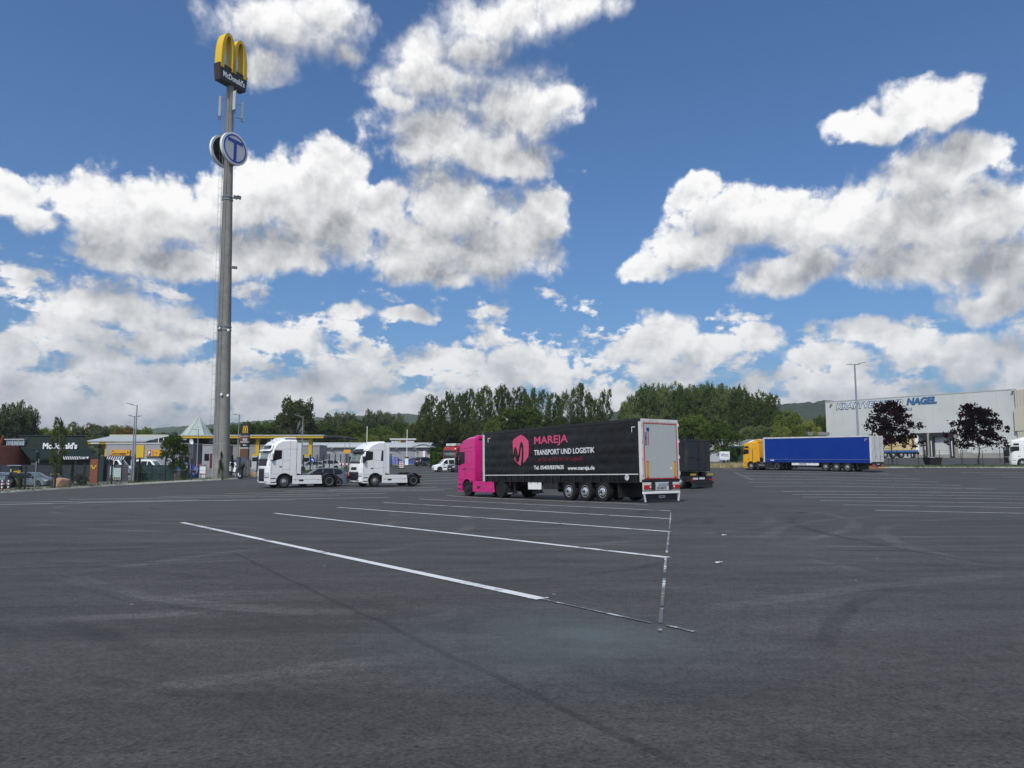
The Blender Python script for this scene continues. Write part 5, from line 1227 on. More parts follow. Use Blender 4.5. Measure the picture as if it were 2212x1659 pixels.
# dark board fence with single boards
def board_fence(px0, px1, py0, py1, Y, label, step=.19, mt=M_BOARD):
    t_ = T('board_fence', label, 'fence', (px0 + px1) / 2, Y, 'screens in front of the restaurant'); o_ = Vector(t_.location)
    x0, x1 = W(px0, 1020, Y).x - o_.x, W(px1, 1020, Y).x - o_.x; z1 = W(px0, py0, Y).z - o_.z; z = -.15
    while z < z1 - .02: MB().box(x0, x1, 0, .04, z, min(z + step - .005, z1)).build('board', mt, t_); z += step
    k = 0; x = x0
    while x < x1: MB().box(x, x + .09, -.03, .07, -.2, z1 + .03).build('post', M_POST, t_); x += 2.0
    return t_
board_fence(-40, 193, 1004.5, 1048, 82, 'long dark board fence below the mansard roof')
board_fence(222, 277, 1004, 1042, 82, 'dark grey board screen behind the menu boards', .3, mat('grey_panel', (.06, .06, .068), .6))
board_fence(287, 374, 1004.5, 1041, 80.3, 'dark green board screen right of the tall street lamps', .22, M_DGRN)
# striped awnings with posts
def awning(px0, px1, py0, py1, Y, label, posts, shear_):
    t_ = T('awning', label, 'awning', (px0 + px1) / 2, Y, 'striped drive-through awnings'); o_ = Vector(t_.location)
    x0, x1 = W(px0, 990, Y).x - o_.x, W(px1, 990, Y).x - o_.x; z0, z1 = W(px0, py1, Y).z - o_.z, W(px0, py0, Y).z - o_.z
    MB().box(x0, x1, 0, 1.6, z0, z1).build('canopy', M_POST, t_)
    n = int((x1 - x0) / .26); h = z1 - z0
    for k in range(n):
        x = x0 + .05 + k * .26; d_ = shear_ * h
        if x + .1 + d_ > x1 or x + d_ < x0: continue
        MB().add([(x, -.012, z0 + .02), (x + .11, -.012, z0 + .02), (x + .11 + d_, -.012, z1 - .02), (x + d_, -.012, z1 - .02)], [(0, 1, 2, 3)]).build('stripe', M_SIGNW, t_)
    for px in posts: x = W(px, 990, Y).x - o_.x; MB().box(x - .07, x + .07, .1, .24, -.15, z1 + .1).build('post', M_POST, t_)
    return t_, o_, x0, x1, z0, z1
aw, o_, x0, x1, z0, z1 = awning(133, 196, 985.5, 993, 86, 'black awning with white stripes at the restaurant, left of the orange pylon', (163, 194), -.45)
fr_ = MB().box(x1 - 1.25, x1 - .1, -.03, -.015, z0 + .02, z1 - .02).build('clearance_sign', M_POST, aw); text('2.80', M_SIGNW, aw, (x1 - 1.2, -.035, z0 + .08), (1, 0, 0), (0, 0, 1), .6, .26, .02)
flat([[(x1 - .52, z1 - .06), (x1 - .2, z1 - .06), (x1 - .36, z0 + .06)]], M_SIGNW, aw, 'arrow', lambda a, b_, t2: (a, -.03 - t2, b_))
aw2, *_ = awning(228, 273, 985.5, 993, 84, 'black awning with white stripes over the menu boards, right of the orange pylon', (236.5, 264), .45)
# drive-through pylon with a forked arrow
py_ = T('direction_pylon', 'rust-orange pylon with yellow forked arrow', 'sign', 202, 79); o_ = Vector(py_.location)
x0, x1 = W(192.5, 1020, 79).x - o_.x, W(210.5, 1020, 79).x - o_.x; z1 = W(200, 991, 79).z - o_.z
MB().prism([(x0, -.1), (x1, -.1), (x1, z1), (x0 + .1, z1)], 0, .25).build('panel', M_ORNG, py_); MB().box(x0 + .05, x1 + .02, -.03, .28, z1, z1 + .36).build('cap', M_SIGND, py_)
xm = (x0 + x1) / 2; zm = W(200, 1008, 79).z - o_.z
flat([[(xm - .05, zm - .26), (xm + .05, zm - .26), (xm + .22, zm + .02), (xm + .28, zm - .02), (xm + .30, zm + .18), (xm + .12, zm + .12), (xm + .16, zm + .06), (xm, zm - .14), (xm - .16, zm + .06), (xm - .12, zm + .12), (xm - .30, zm + .18), (xm - .28, zm - .02), (xm - .22, zm + .02)]], M_ARCH, py_, 'arrow', lambda a, b_, t2: (a, -.004 - t2, b_), .02)
tag(fbox('green_column', M_DGRN, 211, 223, 986, 1044, 81.5, .6), 'dark green square column just right of the orange pylon', 'column')
for (px0, px1, py0, py1, lb) in [(237, 245, 1007.5, 1031.5, 'narrow menu board with food pictures under the awning'), (245.5, 261, 1010.5, 1036.5, 'wide pale menu board with dark frame under the awning')]:
    t_ = T('menu_board', lb, 'sign', (px0 + px1) / 2, 80, 'menu boards'); o_ = Vector(t_.location); x0, x1 = W(px0, 1020, 80).x - o_.x, W(px1, 1020, 80).x - o_.x; z0, z1 = W(px0, py1, 80).z - o_.z, W(px0, py0, 80).z - o_.z
    MB().box(x0 - .06, x1 + .06, .02, .18, z0 - .06, z1 + .08).build('frame', M_POST, t_); MB().box(x0, x1, 0, .03, z0, z1).build('panel', mat('menu_pale', (.42, .52, .50), .4, var=.1, scale=8), t_)
    for k in range(3): MB().box(x0 + (x1 - x0) * (.08 + .3 * k), x0 + (x1 - x0) * (.30 + .3 * k), -.008, .0, z0 + .04, z0 + .28).build('picture', M_BRN, t_)
    MB().box((x0 + x1) / 2 - .06, (x0 + x1) / 2 + .06, .06, .16, -.15, z0 - .05).build('post', M_POST, t_)
# charging column, poles, bins, stones
ch = T('charging_column', 'dark charging column with cable loop and yellow lettering at the left', 'charger', 25, 76); o_ = Vector(ch.location)
x0, x1 = W(16.5, 1020, 76).x - o_.x, W(42, 1020, 76).x - o_.x; z1 = W(20, 1007, 76).z - o_.z
MB().box(x0 + .15, x1, 0, .5, -.1, z1, .03).build('cabinet', M_SIGND, ch); MB().box(x0, x1 + .2, -.15, .6, z1 + .02, z1 + .12).build('roof', M_GALV, ch)
MB().tube([(x0 + .25, -.05, z1 - .3), (x0 - .1, -.2, z1 - .7), (x0 - .02, -.22, z1 - 1.2), (x0 + .22, -.2, z1 - 1.1), (x0 + .35, -.05, z1 - .5)], .035, 6).build('cable', M_PLAST, ch)
MB().box(x0 + .3, x0 + .42, -.09, -.0, z1 - .65, z1 - .3).build('plug_holder', M_LGRY, ch); text('ewe', M_ARCH, ch, (x0 + .62, -.012, z1 - .62), (1, 0, 0), (0, 0, 1), .34, .14, .03); text('GO', M_ARCH, ch, (x0 + .98, -.012, z1 - .70), (1, 0, 0), (0, 0, 1), .34, .28, .05)
for px, lb in ((7.5, 'red and white bollard nearest the left picture edge'), (21, 'red and white bollard in front of the charging column')):
    t_ = T('bollard', lb, 'bollard', px, 72.5, 'striped bollards'); MB().lathe([(.075, -.1), (.075, .86), (.05, .92), (.001, .93)], 14, 'z').build('post', M_REDP, t_, smooth=40)
    for zz in (.12, .42, .70): MB().lathe([(.078, zz), (.081, zz + .01), (.081, zz + .15), (.078, zz + .16)], 14, 'z').build('white_band', M_SIGNW, t_, smooth=40)
def pole(px, py_top, Y, r_, label, name='steel_pole', mt=None, cat='pole'):
    t_ = T(name, label, cat, px, Y); h = W(px, py_top, Y).z - t_.location.z
    MB().lathe([(r_, -.1), (r_ * .8, h), (.001, h + .02)], 10, 'z').build('shaft', mt or M_GALV, t_, smooth=50); MB().lathe([(r_ * 2.2, -.1), (r_ * 2.2, .03), (.001, .035)], 10, 'z').build('foot_plate', mt or M_GALV, t_); return t_, h
t_, h = pole(78, 974.5, 70.6, .06, 'slim grey signpost at the kerb seen from the side', 'signpost', None, 'sign'); 
MB().box(.03, .09, -.25, .25, h - .95, h - .1).build('sign_plate', M_SIGND, t_); MB().box(.10, .12, .06, .2, h - 1.1, h - .75).build('sticker', M_SIGNW, t_)
def lamp(px, py_top, Y, heads, label, hh=.07, single=False, group='street lamps'):
    t_ = T('street_lamp', label, 'street lamp', px, Y, group); h = W(px, py_top, Y).z - t_.location.z
    MB().lathe([(hh * 1.5, -.1), (hh * 1.5, .9), (hh * 1.15, 1.0), (hh * .75, h), (.001, h + .02)], 12, 'z').build('pole', M_GALV, t_, smooth=50)
    for (dx, dy, dz) in heads:
        L_ = math.hypot(dx, dy); MB().tube([(0, 0, h - .08), (dx * .45, dy * .45, h - .08 + dz * .4)], .035, 6).build('arm', M_GALV, t_)
        u = Vector((dx / L_, dy / L_, dz / L_)); s_ = Vector((-u.y, u.x, 0)).normalized() * .14; a = Vector((dx * .4, dy * .4, h - .05 + dz * .4)); b_ = Vector((dx, dy, h - .05 + dz)); up = Vector((0, 0, .05))
        o = MB().rings([[a - s_ - up, a + s_ - up, a + s_ + up, a - s_ + up], [b_ - s_ * .8 - up * .5, b_ + s_ * .8 - up * .5, b_ + s_ * .8 + up * .5, b_ - s_ * .8 + up * .5]]).build('lamp_head', M_GALV, t_)
        MB().rings([[a - s_ * .8 - up * 1.1, a + s_ * .8 - up * 1.1, a + s_ * .8 - up, a - s_ * .8 - up], [b_ - s_ * .6 - up * .7, b_ + s_ * .6 - up * .7, b_ + s_ * .6 - up * .5, b_ - s_ * .6 - up * .5]]).build('lamp_glass', M_LAMP, o)
    return t_
lamp(289, 875, 77.0, [(-1.0, -.2, .22)], 'tall grey street lamp near the kerb, single head pointing left')
lamp(285, 899, 84.0, [(-.65, -.3, .18), (.65, .3, .1)], 'grey street lamp with two heads just behind the tallest one')
lamp(512.5, 895, 86, [(-.7, -.1, .05)], 'slim grey street lamp just right of the mast')
lamp(425, 927, 98, [(-.8, 0, .04)], 'slim grey street lamp in front of the glass pyramid')
lamp(651.5, 900, 104, [(-1.2, -.2, .35)], 'slim street lamp rising behind the first white tractor unit')
lamp(1857, 786, 97.5, [(-1.0, 0, -.02), (.75, .2, 0), (1.35, -.3, .22)], 'very tall street lamp with three heads behind the blue trailer', .13)

# ------------------------------------------------------------------ filling station
FY = 112.0
fs_ = T('station_shop', 'long low grey filling station shop with yellow panel and orange parking sign', 'building', 380, FY); o_ = Vector(fs_.location)
def Q_(px, py, Y): return W(px, py, Y) - o_
x0, x1 = Q_(229, 980, FY).x, Q_(407, 980, FY).x; zt_ = Q_(300, 959.5, FY).z
pts = [(x0, 0), (x1 - 2.2, 0), (x1 - .9, .4), (x1 - .1, 1.4), (x1, 2.8), (x1, 9), (x0, 9)]
MB().prism(pts, -.4, zt_, 'z').build('wall', M_GWALL, fs_, smooth=40); MB().prism([(x0 - .1, -.08), (x1 - 2.2, -.08), (x1 - .8, .32), (x1, 1.35), (x1 + .1, 2.8), (x1 + .1, 9), (x0 - .1, 9)], zt_, zt_ + .22, 'z').build('coping', M_LGRY, fs_)
MB().box(Q_(295, 980, FY).x, Q_(311, 980, FY).x, -.12, .0, Q_(300, 989, FY).z, zt_ - .15).build('yellow_panel', mat('yellow_panel', (.62, .40, .02), .5), fs_)
for (px0, px1, py0, py1, nm) in [(410, 418, 987, 1003, 'window'), (421, 430, 987, 1003, 'window')]:
    b_ = MB().box(Q_(px0 - 22, 980, FY).x, Q_(px1 - 22, 980, FY).x, -.06, .1, Q_(px0, py1, FY).z, Q_(px0, py0, FY).z).build(nm, M_GLASS, fs_)
ps = T('parking_sign', 'orange parking sign with blue P square on the grey shop wall', 'sign', 333, FY - .2); s_o = Vector(ps.location)
a, b_ = W(315, 985.5, FY - .2) - s_o, W(352, 971.5, FY - .2) - s_o
MB().box(a.x, b_.x, -.08, .12, a.z, b_.z).build('panel', mat('sign_orange', (.66, .33, .03), .5, var=.05), ps); w_ = b_.x - a.x; h_ = b_.z - a.z
MB().box(a.x + w_ * .11, a.x + w_ * .31, -.1, -.08, a.z + h_ * .1, b_.z - h_ * .1).build('blue_square', M_SIGNB, ps); text('P', M_SIGNW, ps, (a.x + w_ * .155, -.105, a.z + h_ * .2), (1, 0, 0), (0, 0, 1), w_ * .12, h_ * .6, .05)
MB().box(a.x + w_ * .6, a.x + w_ * .68, -.1, -.08, a.z + h_ * .4, a.z + h_ * .6).build('red_mark', M_REDP, ps)
for k in range(4): MB().box(a.x + w_ * .40, a.x + w_ * .47, -.1, -.08, a.z + h_ * (.12 + .2 * k), a.z + h_ * (.2 + .2 * k)).build('small_mark', M_BRN, ps)
ds = T('fuel_sign', 'yellow lorry diesel sign with arrow on the grey wall', 'sign', 260, FY - .2); s_o = Vector(ds.location)
a, b_ = W(239, 984, FY - .2) - s_o, W(281, 971.5, FY - .2) - s_o; w_ = b_.x - a.x; h_ = b_.z - a.z
MB().box(a.x, b_.x, -.08, .12, a.z, b_.z).build('panel', MATS['sign_orange'], ds); text('LKW DIESEL', M_BLKL, ds, (a.x + w_ * .05, -.085, a.z + h_ * .1), (1, 0, 0), (0, 0, 1), w_ * .78, h_ * .36, .04, .2); text('JET', M_BLKL, ds, (a.x + w_ * .06, -.085, a.z + h_ * .62), (1, 0, 0), (0, 0, 1), w_ * .14, h_ * .2, .04)
flat([[(a.x + w_ * .88, a.z + h_ * .2), (a.x + w_ * .96, a.z + h_ * .5), (a.x + w_ * .88, a.z + h_ * .8)]], mat('arrow_brown', (.09, .02, .03), .5), ds, 'arrow', lambda p, q, t2: (p, -.082 - t2, q))
# left canopy
cl = T('forecourt_canopy', 'grey ribbed metal canopy with yellow fascia behind the restaurant', 'canopy', 240, FY + 3); s_o = Vector(cl.location); CY = FY + 3
def V2(px, py, Y=None): return W(px, py, CY if Y is None else Y) - s_o
a, b_ = V2(189, 958.8), V2(288, 954.2); MB().box(a.x, b_.x, 0, .3, a.z, b_.z).build('fascia', M_YFAS, cl); MB().box(V2(196, 957).x, V2(214, 957).x, -.03, .0, V2(196, 958.6).z, V2(196, 955).z).build('name_plate', M_SIGNW, cl)
za, zb = V2(240, 954).z, W(240, 943.5, CY + 7).z - s_o.z
for k in range(24):
    xa, xb = a.x - .3 + (b_.x - a.x + 2.4) * k / 24, a.x - .3 + (b_.x - a.x + 2.4) * (k + 1) / 24
    MB().rings([[(xa + .02, -.2, za), (xb - .02, -.2, za), (xb - .02, -.2, za + .1), (xa + .02, -.2, za + .1)], [(xa + .02, 7, zb), (xb - .02, 7, zb), (xb - .02, 7, zb + .1), (xa + .02, 7, zb + .1)]]).build('roof_sheet', M_LGRY, cl)
MB().box(a.x - .4, b_.x + 2.2, 6.9, 7.3, zb, zb + .35).build('ridge_beam', mat('cream_metal', (.45, .43, .33), .6), cl)
for px in (225, 300): x = V2(px, 980).x; MB().box(x - .28, x + .28, .6, 1.2, -.2, za).build('column', M_YFAS, cl)
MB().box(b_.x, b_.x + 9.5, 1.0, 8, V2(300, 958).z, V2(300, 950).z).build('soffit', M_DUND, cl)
for px in (335, 346): x = V2(px, 980).x; MB().tube([(x, .9, V2(px, 960).z), (x, .9, V2(px, 946).z)], .06, 6).build('strut', M_SIGNW, cl)
# right canopy over the pumps
cr = T('pump_canopy', 'long flat canopy with bright yellow fascia over the fuel pumps', 'canopy', 560, FY + 2); s_o = Vector(cr.location); CY = FY + 2
a, b_ = V2(378, 946.3), V2(699, 941.2); dep = 9
MB().box(a.x, b_.x, 0, .35, a.z, b_.z).build('fascia', M_YFAS, cr); MB().box(a.x, b_.x, -.03, .0, a.z + .20, a.z + .24).build('fascia_groove', mat('dark_yellow', (.3, .18, .01), .6), cr)
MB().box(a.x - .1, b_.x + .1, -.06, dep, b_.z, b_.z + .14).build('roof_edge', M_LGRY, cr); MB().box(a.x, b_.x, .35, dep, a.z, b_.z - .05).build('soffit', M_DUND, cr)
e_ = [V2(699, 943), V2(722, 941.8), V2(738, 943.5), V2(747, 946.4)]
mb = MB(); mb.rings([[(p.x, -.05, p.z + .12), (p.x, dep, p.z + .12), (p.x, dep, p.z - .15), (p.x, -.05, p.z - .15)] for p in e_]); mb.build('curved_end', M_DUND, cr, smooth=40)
for px in (516, 551.5, 666.5): x = V2(px, 980).x; MB().box(x - .26, x + .26, .8, 1.3, -.2, a.z).build('column', M_YFAS, cr)
for px, Yp in ((551, 105), (600, 107), (663, 106)):
    t_ = T('fuel_pump', {551: 'fuel pump by the yellow column next to the first white cab', 600: 'fuel pump hidden behind the first white cab', 663: 'fuel pump by the rightmost yellow column'}[px], 'fuel pump', px, Yp, 'fuel pumps'); MB().box(-.45, .45, -.25, .25, .12, 1.9, .04).build('cabinet', M_LGRY, t_); MB().box(-.36, .36, -.27, -.25, 1.15, 1.7).build('display', M_GLASS, t_); MB().box(-.6, .6, -.5, .5, -.05, .12).build('island', M_KERB, t_)
    MB().tube([(.46, 0, 1.5), (.62, -.1, 1.0), (.55, -.1, .5), (.47, 0, .9)], .03, 6).build('hose', M_PLAST, t_)
    MB().box(-.47, .47, -.26, .26, 1.9, 2.15).build('top_sign', M_YFAS, t_)
# glass pyramid on the shop roof
pyr = T('glass_pyramid', 'pale glass pyramid roof light with grey ribs', 'roof light', 411, FY + 6); s_o = Vector(pyr.location); CY = FY + 6
ap = V2(411.5, 896); bz = V2(411, 943).z; hwp = (V2(444, 943).x - V2(376, 943).x) / 2; cx_ = (V2(444, 943).x + V2(376, 943).x) / 2; ap = Vector((cx_ + .2, hwp, ap.z))
cs = [(cx_ + hwp * math.cos(a2), hwp + hwp * math.sin(a2)) for a2 in [R(-100 + 60 * k) for k in range(6)]]
M_PYR = mat('frosted_glass', (.36, .42, .38), .25, var=.08, scale=.8)
for k in range(6):
    p, q = cs[k], cs[(k + 1) % 6]; A_, B_ = Vector((*p, bz)), Vector((*q, bz)); mA, mB = A_.lerp(ap, .45), B_.lerp(ap, .45)
    MB().add([A_, B_, mB, mA], [(0, 1, 2, 3)]).build('pane', M_PYR, pyr); MB().add([mA, mB, ap], [(0, 1, 2)]).build('pane', M_PYR, pyr)
    MB().tube([A_, ap], .09, 5).build('rib', M_LGRY, pyr); MB().tube([(A_ + B_) / 2, (A_ + B_) / 2 + (ap - (A_ + B_) / 2) * .95], .05, 4).build('glazing_bar', M_LGRY, pyr)
    MB().tube([mA, mB], .05, 4).build('cross_bar', M_LGRY, pyr); MB().tube([A_, B_], .1, 4).build('sill', M_LGRY, pyr)
MB().prism([(x, y) for x, y in cs], 0, bz + .02, 'z').build('drum_wall', M_GWALL, pyr)
# kiosk wing between shop and mast, right wall behind the pumps
kw = T('kiosk_wing', 'grey kiosk block with dark window left of the mast foot', 'building', 450, FY - 2); s_o = Vector(kw.location); CY = FY - 2
MB().box(V2(437, 980).x, V2(470, 980).x, 0, 6, -.3, V2(440, 961).z).build('wall', M_GWALL, kw); MB().box(V2(442, 980).x, V2(452, 980).x, -.05, .1, V2(440, 995).z, V2(440, 980.5).z).build('window', M_GLASS, kw); MB().box(V2(454, 980).x, V2(462, 980).x, -.05, .1, -.1, V2(440, 980).z).build('door', mat('dark_red_door', (.10, .015, .02), .5), kw)
MB().box(V2(436, 980).x, V2(471, 980).x, -.1, 6.1, V2(440, 961).z, V2(440, 960).z).build('coping', M_LGRY, kw)
dsh = T('satellite_dish', 'white satellite dish on the shop roof below the pyramid', 'dish', 414, FY + 1); zz = W(414, 953, FY + 1).z - dsh.location.z
MB().lathe([(.02, .0), (.25, .03), (.42, .10), (.46, .16), (.42, .13), (.25, .06), (.02, .03)], 20, 'y').build('dish', M_SIGNW, dsh, (0, -.2, zz), (R(-15), 0, R(150)), smooth=50); MB().tube([(0, 0, 1), (0, 0, zz)], .04, 6).build('stand', M_GALV, dsh)
bw = T('back_wall', 'plain grey service wall behind the fuel pumps', 'building', 580, FY + 14); s_o = Vector(bw.location); CY = FY + 14
MB().box(V2(485, 980).x, V2(690, 980).x, 0, 5, -.3, V2(600, 962.5).z).build('wall', M_GWALL, bw); MB().box(V2(484, 980).x, V2(691, 980).x, -.1, 5.1, V2(600, 962.5).z, V2(600, 961).z).build('coping', M_LGRY, bw)
# brand pylon with the small arches
bp = T('brand_pylon', 'slim brown and black sign pylon with small yellow arches right of the mast', 'sign', 527, 86); s_o = Vector(bp.location); CY = 86
x0, x1 = V2(518.5, 960).x, V2(536, 960).x
prev = None
for (ya, yb, mt_, nm) in [(994.5, 969, M_BRN, 'lower_panel'), (968.4, 966.8, M_PLATE, 'divider'), (966.8, 955.5, M_SIGND, 'text_panel'), (955.5, 954, M_PLATE, 'divider'), (980 - 26, 942.5, M_BRN, 'upper_panel'), (942.5, 941.5, M_PLATE, 'divider'), (941.5, 915.5, M_SIGND, 'top_panel')]:
    MB().box(x0, x1, 0, .5, V2(527, ya).z, V2(527, yb).z).build(nm, mt_, bp)
MB().box(x0 + .15, x1 - .15, .1, .4, -.2, V2(527, 994.5).z).build('foot', M_CONC, bp)
mz0, mz1 = V2(527, 935.5).z, V2(527, 919.5).z; mx0, mx1 = V2(525, 930).x, V2(535, 930).x; mw = (mx1 - mx0) / 4
for cx2 in (mx0 + mw, mx1 - mw):
    o2, i2 = arch_out(cx2, mw * 1.12, mz1 - mz0, .09); flat([o2 + i2[::-1]], M_ARCH, bp, 'small_arch', lambda p, q, t2: (p, -.004 - t2, mz0 + q), .03)
text('McCafé', M_SIGNW, bp, (V2(524, 960).x, -.01, V2(527, 952).z), (1, 0, 0), (0, 0, 1), V2(533, 960).x - V2(524, 960).x, .3, .02, .2); text('Drive', M_SIGNW, bp, (V2(525, 960).x, -.01, V2(527, 963).z), (1, 0, 0), (0, 0, 1), V2(532, 960).x - V2(525, 960).x, .2, .02, .2)
# cabinets and bits at the mast foot
def cabinet(px0, px1, py0, py1, Y, dep, label, mt_, door=True):
    t_ = T('cabinet', label, 'cabinet', (px0 + px1) / 2, Y); s2 = Vector(t_.location); x0, x1 = W(px0, 1010, Y).x - s2.x, W(px1, 1010, Y).x - s2.x; z1 = W(px0, py0, Y).z - s2.z
    MB().box(x0, x1, 0, dep, -.1, z1, .02).build('housing', mt_, t_); MB().box(x0 - .03, x1 + .03, -.03, dep + .03, z1, z1 + .06).build('lid', M_LGRY, t_)
    MB().box((x0 + x1) / 2 - .008, (x0 + x1) / 2 + .008, -.006, .0, .1, z1 - .1).build('door_gap', M_GAP, t_); MB().box((x0 + x1) / 2 + .08, (x0 + x1) / 2 + .13, -.03, 0, z1 * .5, z1 * .5 + .25).build('handle', M_PLAST, t_); return t_
cabinet(458, 469, 980.5, 1026, 79.8, .5, 'tall pale grey electrical cabinet left of the mast foot', mat('cabinet_pale', (.46, .51, .55), .5, var=.04))
cabinet(510, 526.5, 988.5, 1028, 83, .8, 'wide pale grey utility cabinet below the brand pylon', mat('cabinet_grey', (.40, .43, .43), .6, var=.05))
cabinet(526.6, 535.5, 994.8, 1028, 83, .8, 'lower cream utility cabinet right of the wide one', mat('cabinet_cream', (.46, .45, .38), .6, var=.05))
ib = T('info_board', 'grey information board with white and red sheets near the kerb', 'sign', 437, 79.5); s_o = Vector(ib.location); CY = 79.5
x0, x1 = V2(429.5, 1015).x, V2(445, 1015).x; z1 = V2(437, 1006).z
MB().prism([(x0, z1), (x1, z1), ((x0 + x1) / 2 + .3, z1 + .14), (x0 + .2, z1 + .1)], -.02, .22).build('roof', M_GALV, ib); MB().box(x0, x1, .04, .12, -.1, z1).build('panel', M_GALV, ib)
for (f0, f1, mt_) in [(.66, .95, M_SIGNW), (.42, .64, M_SIGNW), (.36, .41, M_REDP), (.05, .35, M_PLATE)]: MB().box(x0 + .1, x1 - .06, .02, .04, z1 * f0, z1 * f1).build('sheet', mt_, ib)
bk = T('litter_bin', 'brown slatted waste box in front of the blue tent trailer', 'bin', 385.5, 80.2); s_o = Vector(bk.location); CY = 80.2; x0, x1 = V2(375.5, 1020).x, V2(396, 1020).x; z1 = V2(385, 1016.5).z
for k in range(9): MB().box(x0 + (x1 - x0) * k / 9 + .008, x0 + (x1 - x0) * (k + 1) / 9 - .008, 0, .05, -.1, z1).build('slat', mat('grey_brown_wood', (.085, .075, .075), .8, var=.2), bk)
MB().box(x0, x1, .05, .9, -.1, z1 - .02).build('body', M_PLAST, bk); MB().box(x0 - .05, x1 + .05, -.05, .95, z1, z1 + .1).build('lid', M_GALV, bk)
# blue promotional tent trailer: a peaked blue tarpaulin
def tarp(px0, px1, py_t, py_b, Y, label, peak=.5, name='blue_tarpaulin', mt=None, wtext=None):
    t_ = T(name, label, 'tarpaulin', (px0 + px1) / 2, Y); s2 = Vector(t_.location); x0, x1 = W(px0, 1010, Y).x - s2.x, W(px1, 1010, Y).x - s2.x; z1 = W(px0, py_t, Y).z - s2.z
    def fn(u, v):
        x = x0 + (x1 - x0) * u; hgt = z1 * (1 - .40 * (abs(u - peak) / max(peak, 1 - peak)) ** 1.6 - .03 * math.sin(u * 17)); 
        return (x, 1.6 * v + .03 * math.sin(u * 23 + v * 5), -.1 + (hgt + .1) * min(1, .02 + 2.4 * min(v, 1 - v)) ** .8)
    mb = MB(); mb.grid(fn, [k / 20 for k in range(21)], [0, .1, .25, .42, .58, .75, .9, 1]); mb.build('sheet', mt or M_BLUE, t_, smooth=30)
    MB().box(x0 + .2, x1 - .2, .3, 1.3, -.1, z1 * .5).build('load', M_PLAST, t_)
    if wtext:
        for k in range(2): MB().box(x0 + (x1 - x0) * .32, x0 + (x1 - x0) * .56, -.03 + .12 * (k + 1), .02 + .12 * (k + 1), z1 * (.52 + .16 * k), z1 * (.60 + .16 * k)).build('white_print', M_SIGNW, t_)
    return t_
tarp(377, 424, 999, 1021, 84, 'blue tarpaulin hump with white print behind the fence left of the mast', .35, wtext=True)
tarp(840, 866, 986, 1005, 146, 'blue tarpaulin tent beside the grey building right of the white tractors', .3)
rb = T('red_board', 'small red tilted board above the information board', 'sign', 433, 82); s_o = Vector(rb.location); CY = 82
MB().prism([(V2(426, 1000).x, V2(430, 1002.5).z), (V2(436, 1000).x, V2(430, 1001.5).z), (V2(434, 1000).x, V2(430, 1006.5).z), (V2(429, 1000).x, V2(430, 1006.5).z)], 0, .05).build('panel', M_REDP, rb); MB().tube([(V2(431, 1000).x, .06, -.1), (V2(431, 1000).x, .06, V2(431, 1005).z)], .03, 6).build('post', M_GALV, rb)
# black spoon-shaped litter catcher
lc = T('drive_in_bin', 'black drive-in litter bin with slanted mouth and white print at the kerb', 'bin', 517, 80.4); s_o = Vector(lc.location); CY = 80.4
x0 = V2(512, 1020).x; x1 = V2(522, 1020).x; z1 = V2(517, 1013).z
MB().box(x0, x1, 0, .45, -.05, z1, .03).build('body', M_PLAST, lc); p, q = Vector(((x0 + x1) / 2 - .1, .22, z1 - .1)), Vector((x1 + .18, .1, z1 + .52)); MB().tube([p, p.lerp(q, .5), q], [.22, .28, .20], 12, True).build('mouth', M_PLAST, lc, smooth=40)
MB().box(x0 + .1, x0 + .2, -.01, 0, .2, .55).build('white_figure', M_SIGNW, lc); MB().box(x0 + .28, x0 + .38, -.01, 0, .15, .32).build('white_square', M_SIGNW, lc)
lc2 = T('drive_in_bin', 'black drive-in litter bin leaning beside the sandstone block near the staked tree', 'bin', 120, 72.6); s_o = Vector(lc2.location); CY = 72.6
MB().box(-.5, .35, 0, .5, -.05, .7, .05).build('body', M_PLAST, lc2); MB().tube([(-.3, .25, .6), (.2, .2, .85), (.65, .15, 1.05)], [.22, .27, .2], 12).build('mouth', M_PLAST, lc2, smooth=40)
def stone(px, Y, s_, label, seed):
    rnd = random.Random(seed); bm = bmesh.new(); bmesh.ops.create_icosphere(bm, subdivisions=2, radius=1)
    for v in bm.verts:
        c2 = Vector((max(-.75, min(.75, v.co.x)), max(-.75, min(.75, v.co.y)), max(-.6, min(.7, v.co.z)))); v.co = c2 * (1 + .12 * mnoise.noise(v.co * 2 + Vector((seed, 0, 0))))
    me = bpy.data.meshes.new('stone'); bm.to_mesh(me); bm.free(); me.materials.append(mat('sandstone', (.40, .25, .16), .9, var=.15, scale=2))
    o = link('stone', me); b_ = base(px, Y); o.location = b_ + Vector((0, 0, s_[2] * .5)); o.scale = s_; o.rotation_euler = (0, .1, seed); tag(o, label, 'stone', 'sandstone blocks')
stone(135, 72.8, (.85, .6, .75), 'brown sandstone block beside the staked young tree', 1); stone(549, 83, (.55, .4, .4), 'reddish sandstone block in front of the first white cab', 2)
